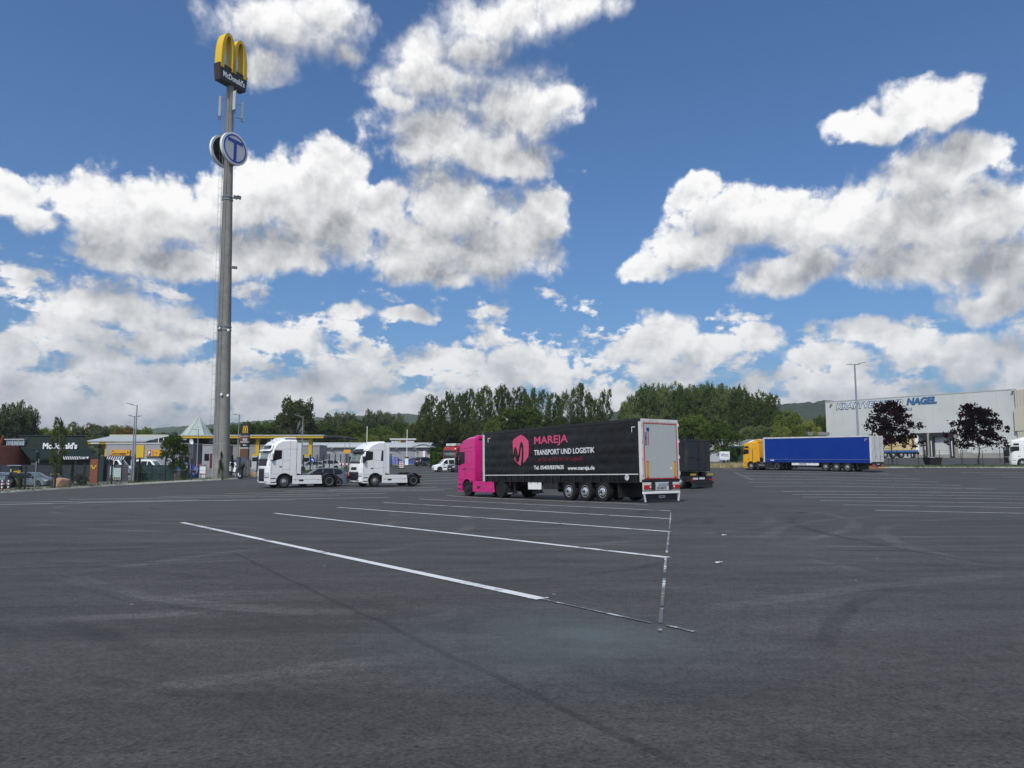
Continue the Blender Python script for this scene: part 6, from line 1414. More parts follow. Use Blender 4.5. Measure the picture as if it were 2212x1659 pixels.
# long grey building on the right with vaulted roof
GY = 150.0
gb = T('wash_hall', 'long low grey hall with vaulted metal roof behind the white tractors', 'building', 800, GY); s_o = Vector(gb.location); CY = GY
x0, x1 = V2(640, 990).x, V2(902, 990).x; z1 = V2(800, 965.5).z; z2 = V2(800, 958.5).z
MB().box(x0, x1 + 2.2, 0, 11, -.5, z1 + .1).build('wall', M_GWALL, gb)
vp = [(-.6, z1), (-.5, z1 + .35), (1.5, z2 - .1), (4, z2 + .35), (6.5, z2 + .2), (9, z1 + .75), (11.4, z1 - .2)]
mb = MB(); mb.rings([[(x0, y, z) for y, z in vp] + [(x0, y, z - .12) for y, z in vp[::-1]], [(x1 + 2.6, y, z) for y, z in vp] + [(x1 + 2.6, y, z - .12) for y, z in vp[::-1]]]); mb.build('roof', M_LGRY, gb, smooth=30)
mb = MB(); mb.prism([(y, z) for y, z in vp] + [(11, z1), (0, z1)], x1 + 2.0, x1 + 2.2, 'x'); mb.build('gable', M_GWALL, gb)
# the arched canopy end seen over the right end of the hall
ce = [(V2(902, 960).x + dx, z1 + .0 + dz) for dx, dz in [(-1, .15), (0, .4), (.8, .62), (1.6, .62), (2.6, .35), (3.0, 0)]]
mb = MB(); mb.rings([[(x, -.7, z), (x, 10, z), (x, 10, z - .12), (x, -.7, z - .12)] for x, z in ce]); mb.build('vault_end', M_LGRY, gb, smooth=40)
for px0, px1 in ((704, 712), (745.5, 754)): MB().box(V2(px0, 990).x, V2(px1, 990).x, -.05, .05, -.1, V2(px0, 980).z).build('door', mat('door_grey_dark', (.12, .12, .14), .5), gb)
for px in (668, 711, 850, 890): x = V2(px, 990).x; MB().tube([(x, -.02, V2(px, 973).z), (x + 1.1, -.9, V2(px, 967).z)], .07, 5).build('brace', M_LGRY, gb)
for k in range(1, 7): MB().box(x0, x1 + 2.2, -.012, 0, z1 * k / 7, z1 * k / 7 + .02).build('sheet_joint', M_GAP, gb)
MB().box(V2(897, 990).x, V2(900, 990).x, -.1, 0, 0, z1).build('downpipe', M_LGRY, gb)
rsn = T('roof_sign', 'black illuminated sign box with white lettering above the grey hall roof', 'sign', 870, GY + 9); s_o = Vector(rsn.location); CY = GY + 9
x0, x1 = V2(845, 955).x, V2(895, 955).x; za, zb = V2(870, 958).z, V2(870, 950.5).z
MB().box(x0, x1, 0, 1.5, za, zb).build('box', mat('sign_brown_black', (.06, .05, .045), .5), rsn); MB().box(x0 - .3, x1 + .4, -.2, 1.8, zb, zb + .35).build('top', M_LGRY, rsn); MB().box(x0 + .3, x1 + .3, .2, 1.3, za - .9, za).build('base', M_DUND, rsn)
for xx in (x0 + .6, x1 - .6): MB().box(xx - .1, xx + .1, .4, .6, 0, za).build('leg', M_GALV, rsn)
text('BlauPark', M_SIGNW, rsn, (x0 + .1, -.02, za + .1), (1, 0, 0), (0, 0, 1), 1.55, .5, .03); text('WHITE-BOXX', M_SIGNW, rsn, (x0 + 3.1, -.02, za + .12), (1, 0, 0), (0, 0, 1), 1.85, .42, .04)
MB().box(x0 + 1.7, x0 + 2.0, -.03, -.01, za + .1, zb).build('orange_mark', MATS['sign_orange'], rsn)
po = T('portal', 'beige gate wall with white notice beside the black off-road car', 'wall', 915, GY - 3); s_o = Vector(po.location); CY = GY - 3; M_BEIGE = mat('beige_render', (.40, .37, .30), .85, var=.06)
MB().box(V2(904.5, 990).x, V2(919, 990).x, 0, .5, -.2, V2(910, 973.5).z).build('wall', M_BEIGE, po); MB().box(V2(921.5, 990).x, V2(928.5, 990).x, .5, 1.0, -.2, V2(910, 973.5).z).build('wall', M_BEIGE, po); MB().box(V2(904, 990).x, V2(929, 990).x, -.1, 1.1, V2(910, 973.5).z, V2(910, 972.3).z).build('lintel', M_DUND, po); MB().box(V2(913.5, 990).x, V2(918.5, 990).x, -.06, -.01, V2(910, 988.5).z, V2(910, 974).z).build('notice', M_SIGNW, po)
ys2 = T('hanging_sign', 'small orange sign hanging in front of the grey hall by the second tractor', 'sign', 750, 140); s_o = Vector(ys2.location); CY = 140
MB().box(V2(742.5, 975).x, V2(757.5, 975).x, 0, .15, V2(750, 979).z, V2(750, 971.5).z).build('panel', MATS['sign_orange'], ys2)
for px in (744.5, 755): MB().tube([(V2(px, 975).x, .05, -.1), (V2(px, 975).x, .05, V2(px, 957).z)], .05, 5).build('post', M_GALV, ys2)
for (px, pyt, Yf, lb, bx) in [(791.5, 921, 135, 'white flagpole rising behind the second white tractor', 0), (878.5, 928, 141, 'white flagpole with white foot box right of the second tractor', 1)]:
    t_, h = pole(px, pyt, Yf, .08, lb, 'flagpole', M_SIGNW, 'flagpole')
    if bx: MB().box(-.32, .32, -.3, .3, -.1, 1.25).build('foot_box', M_SIGNW, t_); MB().box(-.36, .36, -.34, .34, 1.25, 1.5).build('foot_cap', M_PLAST, t_)
for (px, lb) in ((864.5, 'red and white striped beacon, left of the pair on the asphalt'), (869.5, 'red and white striped beacon, right of the pair on the asphalt')):
    t_ = T('beacon', lb, 'beacon', px, 121, 'striped beacons'); t_.location.z = gz(t_.location.x, 121); MB().box(-.17, .17, -.02, .02, .12, 1.15).build('board', M_SIGNW, t_); MB().box(-.35, .35, -.25, .25, 0, .12, .03).build('foot', M_PLAST, t_)
    for k in range(3): MB().add([(-.17, -.024, .2 + .32 * k), (.17, -.024, .36 + .32 * k), (.17, -.024, .50 + .32 * k), (-.17, -.024, .34 + .32 * k)], [(0, 1, 2, 3)]).build('red_stripe', M_REDP, t_)
ar = T('arrow_sign', 'round blue turn-left sign on a post behind the fence', 'sign', 675, 99); s_o = Vector(ar.location); CY = 99; zz = V2(675, 993.5).z
MB().lathe([(.30, .03), (.34, .02), (.34, -.02), (.001, -.03)], 24, 'y', (0, 0, zz)).build('disc', M_SIGNB, ar); MB().tube([(0, .05, -.1), (0, .05, zz + .2)], .035, 6).build('post', M_GALV, ar)
flat([[(.12, zz - .2), (.12, zz + .02), (.06, zz + .1), (-.04, zz + .1), (-.04, zz + .2), (-.22, zz + .06), (-.04, zz - .08), (-.04, zz + .01), (.02, zz), (.02, zz - .2)]], M_SIGNW, ar, 'arrow', lambda p, q, t2: (p, -.032 - t2, q))
# clutter behind the fence: blocks, barrier tape, barrel
bt = T('barrier', 'red and white barrier board behind the fence right of the silver cars', 'barrier', 735, 108); 
MB().box(-1.5, 1.5, -.03, .03, .7, .95).build('rail', M_SIGNW, bt)
for k in range(6): MB().box(-1.45 + k * .5, -1.2 + k * .5, -.036, .0, .71, .94).build('red_patch', M_REDP, bt)
for xx in (-1.3, 1.3): MB().box(xx - .04, xx + .04, -.04, .04, -.1, 1.0).build('leg', M_GALV, bt)
cabinet(736, 742, 999, 1012, 112, .6, 'small pale cabinet beside the barrier board', M_LGRY)

# ------------------------------------------------------------------ warehouse on the right
wl, wr = W(1788, 990, 158), W(2204, 990, 130)
wu = Vector((wr.x - wl.x, wr.y - wl.y, 0)); WL = wu.length; wu.normalize(); zb = gz(wl.x, wl.y); zb = min(zb, gz(wr.x, wr.y), 2.0)
wh = thing('warehouse', 'huge pale windowless warehouse with blue company lettering and loading docks', 'building', (wl.x, wl.y, zb), (0, 0, math.atan2(wu.y, wu.x)))
WM = Matrix.Translation(wh.location) @ Matrix.Rotation(wh.rotation_euler.z, 4, 'Z'); WMi = WM.inverted()
def fac(px, py, off=0.0):
    o_ = WMi @ Vector((0, 0, CAM_H)); d_ = WMi.to_3x3() @ ray(px, py); k = (-off - o_.y) / d_.y; p_ = o_ + d_ * k; return p_
HT = fac(1900, 861.5).z
M_WALLW = mat('warehouse_cladding', (.57, .585, .565), .55, var=.025, scale=.4, dirt=(.40, .42, .39), dscale=.18, damt=.5); M_CRM = mat('cream_panel', (.52, .48, .38), .6, var=.04); M_PIL = mat('dock_concrete', (.33, .31, .27), .85, var=.1, scale=1)
edges = [0, 3.6, 7.2, 10.8, 14.4]
e_ = 14.4
while e_ < WL - 1: e_ += 3.6; edges.append(min(e_, WL))
d1a, d1b = fac(1972, 960).x, fac(2001.5, 960).x; d2a, d2b = fac(2014, 960).x, fac(2059.5, 960).x; dz0, dz1 = fac(2030, 989).z, fac(2030, 936).z
for a, b_ in zip(edges, edges[1:]):
    MB().box(a + .008, b_ - .008, 0, .3, dz1 + .15, HT).build('wall_panel', M_WALLW, wh)
for a, b_ in [(0, d1a - .3), (d1b + .3, d2a - .3), (d2b + .3, WL)]:
    MB().box(a, b_, .01, .3, -.8, dz1 + .14).build('lower_wall', M_WALLW if a > d2b or a == 0 else M_PIL, wh)
MB().box(0, WL, .31, 40, -.8, HT - .05).build('core', M_WALLW, wh)
MB().box(-.06, WL + .06, -.05, .35, HT, HT + .18).build('parapet_cap', M_LGRY, wh)
MB().box(d2b + .4, WL, -.08, .0, -.5, .95).build('plinth', M_PIL, wh)
for (a, b_) in ((d1a, d1b), (d2a, d2b)):
    MB().box(a, b_, .9, 1.0, -.5, dz1).build('dock_door', mat('dock_door_grey', (.10, .10, .11), .7, var=.2), wh)
    dk = MB().box(a - .25, b_ + .25, -.55, .3, dz1 - .55, dz1 + .1).build('dock_shelter', M_PLAST, wh)
    for (c2, d2) in ((a - .25, a + .35), (b_ - .35, b_ + .25)): MB().box(c2, d2, -.55, .3, -.1, dz1 - .55).build('shelter_side', M_PLAST, wh); MB().box(c2 + .22, c2 + .36, -.57, -.55, .4, dz1 - 1.4).build('white_guide', M_SIGNW, wh)
    MB().box(a - .3, b_ + .3, -.35, .8, -.7, .75).build('dock_base', M_PIL, wh)
    for c2 in (a + .2, b_ - .5): MB().box(c2, c2 + .3, -.45, -.35, .2, .7).build('bumper', M_PLAST, wh)
for px in (2008, 2064): p_ = fac(px, 960); MB().box(p_.x - .4, p_.x + .4, -.25, .01, -.6, dz1).build('pillar', M_PIL, wh)
# lettering
def fac_text(body, px0, px1, pt, pb, mt_, bold, off, ext=.04, sh=.22):
    a, b_ = fac(px0, pb), fac(px1, pb); t_ = fac(px0, pt); text(body, mt_, wh, (a.x, -off, a.z), (1, 0, 0), (0, 0, 1), b_.x - a.x, t_.z - a.z, bold, sh, ext)
M_BLT = mat('lettering_blue', (.035, .12, .26), .5, var=.05)
fac_text('KRAFTVERKEHR', 1806, 1953, 871.5, 886, M_BLT, .06, .03); fac_text('KRAFTVERKEHR', 1808, 1951.5, 873, 884.6, M_SIGNW, .0, .09)
fac_text('NAGEL', 1958, 2025, 860, 876, M_BLT, .07, .03)
a, b_ = fac(1941, 887.5), fac(1970, 881); MB().box(a.x, b_.x, -.05, -.02, a.z, b_.z).build('outline_plate', M_BLT, wh); MB().box(a.x + .12, b_.x - .12, -.07, -.05, a.z + .1, b_.z - .1).build('outline_fill', M_WALLW, wh)
p_ = fac(2051, 917); text('10', M_BLKL, wh, (p_.x, -.03, p_.z), (1, 0, 0), (0, 0, 1), .5, .42, .01)
a, b_ = fac(2050, 918), fac(2060, 910.5); MB().box(a.x - .05, b_.x + .1, -.02, .0, a.z, b_.z).build('number_plate', M_SIGNW, wh)
a, b_ = fac(2195.5, 931), fac(2210, 881); MB().box(a.x, b_.x + .2, -.6, .0, a.z, b_.z).build('cream_box', M_CRM, wh)
MB().box(WL + .01, WL + 14, -.5, 30, -.8, HT - .1).build('right_annex', M_CRM, wh)
for k in range(5): MB().box(WL + .3 + k * .5, WL + .32 + k * .5, -.52, -.5, .5, HT - .2).build('panel_joint', M_GAP, wh)
p_ = fac(2189, 844); MB().box(p_.x - .15, p_.x + .15, -.5, 0, p_.z - .1, p_.z + .15).build('wall_lamp', M_LGRY, wh); p_ = fac(1796, 873); MB().box(p_.x - .2, p_.x + .2, -.5, 0, p_.z - .1, p_.z + .15).build('wall_lamp', M_LGRY, wh)
# steps with railing at the wall
a, b_ = fac(2085, 989), fac(2113, 964)
for k in range(6): MB().box(a.x + 1.0 + k * .28, a.x + 1.28 + k * .28, -1.2, -.1, -.6, 1.05 - k * .19).build('step', M_PIL, wh)
MB().box(a.x - .1, a.x + 1.0, -1.2, -.1, -.6, 1.1).build('landing', M_PIL, wh)
for k in range(4): MB().tube([(a.x + k * .8, -1.2, 1.05 - max(0, k - 1) * .5), (a.x + k * .8, -1.2, 2.0 - max(0, k - 1) * .5)], .03, 5).build('railing_post', M_GALV, wh)
MB().tube([(a.x, -1.2, 2.0), (a.x + .9, -1.2, 2.0), (a.x + 2.5, -1.2, .95)], .03, 5).build('handrail', M_GALV, wh)
# docked cream trailer
M_CREAM = vinyl('cream_vinyl', (.55, .42, .20), .5, (.45, .34, .17), .4); M_BLUB = mat('blue_band', (.02, .11, .30), .5)
tr4 = trailer('cream trailer with blue lower band parked beside the warehouse dock behind the left copper maple', M_CREAM, M_STEEL, None, M_SIGNW, M_SIGNW, .006, kind='plain', roof_mat=M_CREAM, rail=False, gap_mat=M_BLUB, group='curtain-sided semi-trailers')
place(tr4, -13.6, 1.25, 1989, 133.5, (-.93, .37), -13, -1)
MB().box(-13.5, -.1, 1.278, 1.30, .98, 1.36).build('blue_band', M_BLUB, tr4); MB().box(-13.5, -13.1, 1.28, 1.30, 1.36, 3.8).build('white_end', M_SIGNW, tr4)
flat([[(-5.6, 3.0), (-7.2, 3.0), (-7.3, 2.85), (-5.9, 2.85), (-6.0, 2.6), (-7.0, 2.6), (-7.1, 2.1), (-5.4, 2.1), (-5.35, 2.25), (-6.85, 2.25), (-6.8, 2.45), (-5.7, 2.45)]], mat('tan_print', (.30, .24, .15), .5), tr4, 'emblem', lambda p, q, t2: (p, 1.286 + t2, q), .004)
text('KRAFTVERKEHR NAGEL', MATS['tan_print'], tr4, (-5.2, 1.288, 1.62), (-1, 0, 0), (0, 0, 1), 4.2, .22, .03, 0, .004)
MB().box(-1.2, 1.2, -.3, .3, 0, 1.2).build('support_frame', M_BLKM, tr4, (-2.4, 0, 0))
# fences in front of the warehouse
def post_fence(label, Y, px_a, step, x_from, x_to, h, wires, group=None):
    x0 = W(px_a, 1000, Y).x; k0 = int((x_from - x0) / step); t_ = thing('wire_fence', label, 'fence', (x0, Y, gz(x0, Y)), group='wire fences by the warehouse'); o_ = Vector(t_.location); prev = None
    for k in range(k0, int((x_to - x0) / step) + 1):
        x = x0 + k * step; z = gz(x, Y) + .05; MB().lathe([(.035, -.1), (.035, h), (.001, h + .02)], 8, 'z').build('post', M_POST, t_, (x - o_.x, 0, z - o_.z))
        if prev is not None:
            mb = MB()
            for j in range(wires): mb.tube([(prev[0] - o_.x, 0, prev[1] - o_.z + .1 + j * (h - .15) / (wires - 1)), (x - o_.x, 0, z - o_.z + .1 + j * (h - .15) / (wires - 1))], .006, 3, False)
            mb.build('wires', M_WIRE, t_)
        prev = (x, z)
post_fence('black wire fence with tall posts along the grass verge', 95.4, 2077, 2.75, 46, 76, 2.15, 9); post_fence('lower wire fence farther back in front of the warehouse yard', 108, 2161, 5.4, 50, 85, 1.8, 6)
sk = T('skip', 'black open skip container standing on the verge in front of the loading dock', 'skip', 2020, 94.6); s_o = Vector(sk.location); CY = 94.6
x0, x1 = V2(2007, 1000).x, V2(2034, 1000).x; z1 = V2(2020, 989.5).z
MB().rings([[(x0 + .15, 0, -.1), (x1 - .15, 0, -.1), (x1 - .15, 1.2, -.1), (x0 + .15, 1.2, -.1)], [(x0 - .05, -.15, z1), (x1 + .05, -.15, z1), (x1 + .05, 1.35, z1), (x0 - .05, 1.35, z1)]]).build('tub', M_BLKM, sk, bevel=.03); MB().box(x0 - .12, x1 + .12, -.2, 1.4, z1, z1 + .08).build('rim', M_PLAST, sk); MB().box(x0 + .3, x1 - .7, .2, .9, z1 + .08, z1 + .14).build('load', M_PLATE, sk)
# sign board, green screen, small buildings between maples and yellow lorry
sb = T('sign_board', 'white company sign board in the dry grass left of the yellow tractor', 'sign', 1565, 110); s_o = Vector(sb.location); CY = 110
a, b_ = V2(1554.5, 990), V2(1576, 975.3); MB().box(a.x, b_.x, 0, .08, a.z, b_.z).build('board', M_SIGNW, sb); MB().box(a.x + .05, b_.x - .05, -.01, 0, V2(1565, 993.5).z, a.z).build('lower_strip', M_PLATE, sb); M_PUR = mat('purple_print', (.14, .11, .28), .5)
for xx in (a.x + .12, b_.x - .12): MB().box(xx - .05, xx + .05, .02, .1, -.1, a.z).build('leg', M_GALV, sb)
MB().box(a.x, a.x + .35, -.02, .06, V2(1565, 997).z, V2(1565, 993.5).z).build('purple_foot', M_PUR, sb)
text('HANSON', M_PUR, sb, (a.x + .32, -.012, a.z + .40), (1, 0, 0), (0, 0, 1), .98, .22, .03); flat([[(a.x + .12, a.z + .75), (a.x + .3, a.z + .2), (a.x + .75, a.z + .78), (a.x + .62, a.z + .80), (a.x + .32, a.z + .42), (a.x + .22, a.z + .78)]], mat('lilac_print', (.38, .34, .56), .5), sb, 'swoosh', lambda p, q, t2: (p, -.003 - t2, q)); MB().box(a.x + .5, b_.x - .12, -.008, 0, a.z + .22, a.z + .27).build('small_line', M_PUR, sb)
gs = T('green_screen', 'dark green screening mesh on fence posts behind the sign board', 'fence', 1590, 118); s_o = Vector(gs.location); CY = 118
MB().box(V2(1571, 980).x, V2(1612, 980).x, 0, .03, .55, V2(1590, 963.5).z).build('mesh', mat('screen_green', (.008, .05, .032), .8, var=.2, scale=.8), gs)
for px in (1571, 1590, 1607): MB().box(V2(px, 980).x - .05, V2(px, 980).x + .05, -.06, .0, -.1, V2(1590, 963).z).build('post', M_POST, gs)
MB().box(V2(1571, 980).x, V2(1612, 980).x, .05, .07, -.1, .56).build('lower_mesh', mat('screen_olive', (.06, .075, .035), .9, var=.3), gs)
sbd = T('site_building', 'pale green-grey flat building with white pipe behind the green screen', 'building', 1590, 150); s_o = Vector(sbd.location); CY = 150
MB().box(V2(1530, 980).x, V2(1660, 980).x, 0, 8, -.3, V2(1590, 949).z).build('wall', mat('green_grey_wall', (.24, .27, .24), .7, var=.08), sbd); MB().tube([(V2(1596.5, 980).x, -.2, 1), (V2(1596.5, 980).x, -.2, V2(1596, 942).z)], .16, 8).build('pipe', M_SIGNW, sbd); MB().box(V2(1588, 980).x, V2(1593, 980).x, -.1, 0, 1, V2(1590, 950).z).build('panel', M_PLATE, sbd)
MB().box(V2(1500, 980).x, V2(1556, 980).x, -2, 5, -.3, V2(1590, 978).z).build('low_wall', M_LGRY, sbd)
fr2 = T('concrete_frame', 'grey concrete portal structure left of the warehouse', 'building', 1762, 150); s_o = Vector(fr2.location); CY = 150
MB().box(V2(1733.5, 935).x, V2(1792, 935).x, 0, 2.5, V2(1760, 940.5).z, V2(1760, 933.5).z).build('beam', mat('old_concrete', (.22, .21, .20), .9, var=.2, scale=1), fr2)
for px in (1735.5, 1763): MB().box(V2(px - 1.8, 940).x, V2(px + 1.8, 940).x, .2, 2.3, -.3, V2(px, 940.5).z).build('column', MATS['old_concrete'], fr2)
MB().box(V2(1746, 940).x, V2(1761, 940).x, 3, 9, -.3, V2(1760, 940).z).build('rear_wall', M_LGRY, fr2); MB().box(V2(1747.5, 930).x, V2(1773, 930).x, 2.6, 9, V2(1760, 936).z, V2(1760, 924.5).z).build('upper_block', mat('pale_concrete', (.33, .33, .31), .9, var=.08), fr2)
grass_tufts('dry_grass', 'dry straw-coloured grass between the asphalt and the sign board', M_STRAW, seg_area(W(1490, 1000, 107), W(1660, 1000, 104), (-.5, 6)), 4200, .6, 8, .05, .0)
grass_tufts('roadside_weeds', 'low weeds and grass along the foot of the mesh fence', M_BLADE, lambda r_: (lambda p, d_: (p.x + r_.uniform(-.3, .3), p.y + d_))(fp[r_.randrange(len(fp))].lerp(fp[r_.randrange(len(fp))], 0) + Vector((r_.uniform(-1.3, 1.3), 0, 0)), r_.uniform(-.2, 1.0)), 3000, .30, 9, .04, .12)

# ------------------------------------------------------------------ trees and hills
def leaf_mat(name, c1, c2, trans=.35):
    m = bpy.data.materials.new(name); m.use_nodes = True; t = NT(m.node_tree); m.node_tree.nodes.clear()
    gm = t.n('ShaderNodeNewGeometry').outputs['Position']; oi = t.n('ShaderNodeObjectInfo').outputs['Random']
    f = t.m('ADD', t.noise(gm, .9, 4, .65), t.m('MULTIPLY_ADD', oi, .3, -.15))
    col = t.mix(t.step(f, .32, .68), (*c1, 1), (*c2, 1))
    d_ = t.n('ShaderNodeBsdfDiffuse'); t.put(d_.inputs[0], col); tr_ = t.n('ShaderNodeBsdfTranslucent'); t.put(tr_.inputs[0], t.mix(1.0, col, (1.1, 1.25, .7, 1), 'MULTIPLY'))
    ms = t.n('ShaderNodeMixShader'); ms.inputs[0].default_value = trans; t.put(ms.inputs[1], d_.outputs[0]); t.put(ms.inputs[2], tr_.outputs[0])
    o_ = t.n('ShaderNodeOutputMaterial'); t.put(o_.inputs[0], ms.outputs[0]); return m
M_BARK = mat('bark', (.09, .075, .06), .95, var=.3, scale=4); M_BIRCHB = mat('pale_bark', (.35, .33, .30), .9, var=.4, scale=3)
LEAF = dict(birch=leaf_mat('birch_leaves', (0.048, 0.072, 0.022), (0.11, 0.14, 0.048)), poplar=leaf_mat('poplar_leaves', (0.075, 0.115, 0.036), (0.185, 0.23, 0.095)), willow=leaf_mat('willow_leaves', (0.075, 0.11, 0.056), (0.18, 0.215, 0.115)),
            round=leaf_mat('green_leaves', (0.058, 0.098, 0.022), (0.14, 0.19, 0.05)), light=leaf_mat('light_leaves', (0.13, 0.17, 0.036), (0.27, 0.29, 0.08)), copper=leaf_mat('copper_leaves', (.011, .005, .007), (.034, .013, .018), .15),
            rust=leaf_mat('rusty_leaves', (0.130, 0.111, 0.036), (0.260, 0.169, 0.058)), oak=leaf_mat('oak_leaves', (0.048, 0.065, 0.02), (0.115, 0.13, 0.045)), conifer=leaf_mat('conifer_leaves', (0.029, 0.055, 0.021), (0.072, 0.111, 0.039)), hedge=leaf_mat('hedge_leaves', (.05, .10, .012), (.12, .20, .03)))
def leaves(centres, n, size, rnd, up=.0):
    """n bent leaf sprays round the given (centre, spread) list, as one mesh"""
    c = np.array([q[0] for q in centres]); s_ = np.array([q[1] for q in centres]); g_ = np.random.default_rng(rnd.randrange(10 ** 6))
    k = g_.integers(0, len(c), n); p = c[k] + g_.normal(0, 1, (n, 3)) * s_[k][:, None] * np.array([1, 1, .75])
    a = g_.normal(0, 1, (n, 3)); a[:, 2] *= .6; a /= np.linalg.norm(a, axis=1)[:, None]; b_ = g_.normal(0, 1, (n, 3)); b_[:, 2] -= up; b_ -= (a * b_).sum(1)[:, None] * a; b_ /= np.linalg.norm(b_, axis=1)[:, None]
    sz = size * g_.uniform(.55, 1.35, n)[:, None]; cr = np.cross(a, b_) * .35
    v = np.stack([p - a * sz * .55, p + cr * sz - b_ * sz * .42, p + a * sz * .55, p + cr * sz + b_ * sz * .42], 1).reshape(-1, 3)
    return v, [(4 * i, 4 * i + 1, 4 * i + 2, 4 * i + 3) for i in range(n)]
PROTO = {}
def proto(kind, var):
    """unit tree: height 1, crown about 1 wide at scale (1,1); returns trunk mesh, crown mesh"""
    if (kind, var) in PROTO: return PROTO[(kind, var)]
    rnd = random.Random(hash_(kind) + var * 17); lob = []; tk = MB(); mt_ = LEAF[kind]; bark = M_BARK
    def limb(a, b_, r_, k=4):
        a, b_ = Vector(a), Vector(b_); pts = [a.lerp(b_, i / k) + Vector((rnd.uniform(-.02, .02), rnd.uniform(-.02, .02), .01 * math.sin(i))) * (i > 0) for i in range(k + 1)]
        tk.tube(pts, [r_ * (1 - .75 * i / k) for i in range(k + 1)], 5)
    cs_ = []
    def lobe(c, rx, rz, m_, sg_=.022, low=-.5):
        """clusters of leaves over an ellipsoid: more on its sunny upper side"""
        for _ in range(m_):
            while True:
                d_ = Vector((rnd.gauss(0, 1), rnd.gauss(0, 1), rnd.gauss(0, 1))).normalized()
                if d_.z > low or rnd.random() < .25: break
            k_ = rnd.uniform(.72, 1.04); cs_.append(((c[0] + d_.x * rx * k_, c[1] + d_.y * rx * k_, c[2] + d_.z * rz * k_), sg_ * rnd.uniform(.7, 1.3)))
    if kind == 'birch':
        bark = M_BIRCHB; n, sz = 9000, .024; limb((0, 0, -.02), (rnd.uniform(-.05, .05), 0, .93), .018, 7)
        for k in range(24):
            z = .14 + .78 * k / 23; r_ = .34 * math.sin(math.pi * min(1, .16 + (1 - z) * .95)) ** .7; a = k * 2.4 + rnd.uniform(-.5, .5); q = (r_ * math.cos(a) * rnd.uniform(.3, 1), r_ * math.sin(a) * rnd.uniform(.3, 1), z); limb((0, 0, z - .07), q, .006, 3)
            lobe(q, .15 * (1.05 - .5 * z), .085, 14, .02); lobe((q[0] * 1.1, q[1] * 1.1, q[2] - .06), .09, .09, 6, .018)
        lobe((rnd.uniform(-.04, .04), 0, .93), .07, .07, 10, .016)
        upb = 1.2
    elif kind in ('poplar', 'willow'):
        n, sz = 10000, .025; limb((0, 0, -.02), (0, 0, .9), .028, 6)
        for k in range(17):
            a = k * 2.4 + rnd.uniform(-.4, .4); r_ = .34 * math.sqrt((k + .5) / 17) * rnd.uniform(.8, 1.1); zt2 = .97 - .50 * r_ - rnd.uniform(0, .12); z0 = rnd.uniform(.08, .3); b2 = (r_ * math.cos(a), r_ * math.sin(a), zt2); limb((0, 0, z0), b2, .010, 5)
            lobe((r_ * math.cos(a), r_ * math.sin(a), zt2 - .10), .105, .13, 20, .020, -.3); lobe((r_ * .9 * math.cos(a), r_ * .9 * math.sin(a), zt2 - .30), .13, .14, 15, .022, -.3)
            if k % 2: lobe((r_ * 1.0 * math.cos(a), r_ * 1.0 * math.sin(a), max(.12, zt2 - .52)), .14, .14, 14, .024, -.3)
        upb = -.6 if kind == 'poplar' else .6
    elif kind == 'conifer':
        n, sz = 1500, .05; limb((0, 0, -.02), (0, 0, .95), .03, 4)
        for k in range(40): z = .03 + .95 * k / 39; r_ = .42 * (1 - z) ** .8 + .05; a = rnd.uniform(0, 6.28); cs_.append(((r_ * math.cos(a) * .7, r_ * math.sin(a) * .7, z), .05 + .05 * (1 - z)))
        upb = -.5
    elif kind == 'copper':
        n, sz = 4200, .040; limb((0, 0, -.02), (.0, 0, .42), .022, 4); limb((0, 0, .40), (.02, 0, .88), .014, 4)
        for k in range(34):
            f_ = k / 33; z = .34 + .60 * f_; a = k * 2.4 + rnd.uniform(-.4, .4); r_ = (.50 if z < .62 else .50 * (1 - (z - .62) / .42) ** .7) * rnd.uniform(.65, 1.05); q = (r_ * math.cos(a), r_ * math.sin(a), z + rnd.uniform(-.01, .06)); limb((0, 0, z - .06), q, .006, 3)
            for g2 in (.45, .72, 1.0): cs_.append(((q[0] * g2, q[1] * g2, q[2] - .01 * g2 + rnd.uniform(-.02, .02)), .034))
        for k in range(8): cs_.append(((rnd.uniform(-.15, .15), rnd.uniform(-.15, .15), rnd.uniform(.5, .9)), .05))
        upb = .4
    elif kind == 'young':
        pass
    else:       # broad crowns
        n, sz = (7500, .028) if kind == 'oak' else (9500, .028)
        limb((0, 0, -.02), (.01, 0, .45), .032, 4)
        for k in range(20):
            a = k * 2.4 + rnd.uniform(-.5, .5); e_ = -.35 + 1.3 * ((k * 7) % 20) / 19; rr = rnd.uniform(.62, .9); ce_ = math.sqrt(max(0.05, 1 - e_ * e_ * .85)); q = (.42 * rr * math.cos(a) * ce_, .42 * rr * math.sin(a) * ce_, .58 + .32 * e_ * rr); limb((0, 0, .32 + .12 * rnd.random()), q, .012, 4)
            lobe(q, rnd.uniform(.11, .17) * (.8 if kind == 'oak' else 1), rnd.uniform(.09, .13), 20, .022, -.3)
        if kind != 'oak':
            for k in range(9): a = rnd.uniform(0, 6.28); lobe((.27 * math.cos(a), .27 * math.sin(a), rnd.uniform(.16, .34)), .15, .12, 14, .026, -.3)
            lobe((0, 0, .82), .2, .13, 24, .024)
        upb = .3
    v, f_ = leaves(cs_, n, sz, rnd, upb)
    me = bpy.data.meshes.new('crown'); me.from_pydata(v.tolist(), [], f_); me.materials.append(mt_)
    PROTO[(kind, var)] = (tk.mesh('trunk', bark, 60), me); return PROTO[(kind, var)]
def hash_(s_): return sum(ord(c) * (i + 3) for i, c in enumerate(s_))
TN = [0]
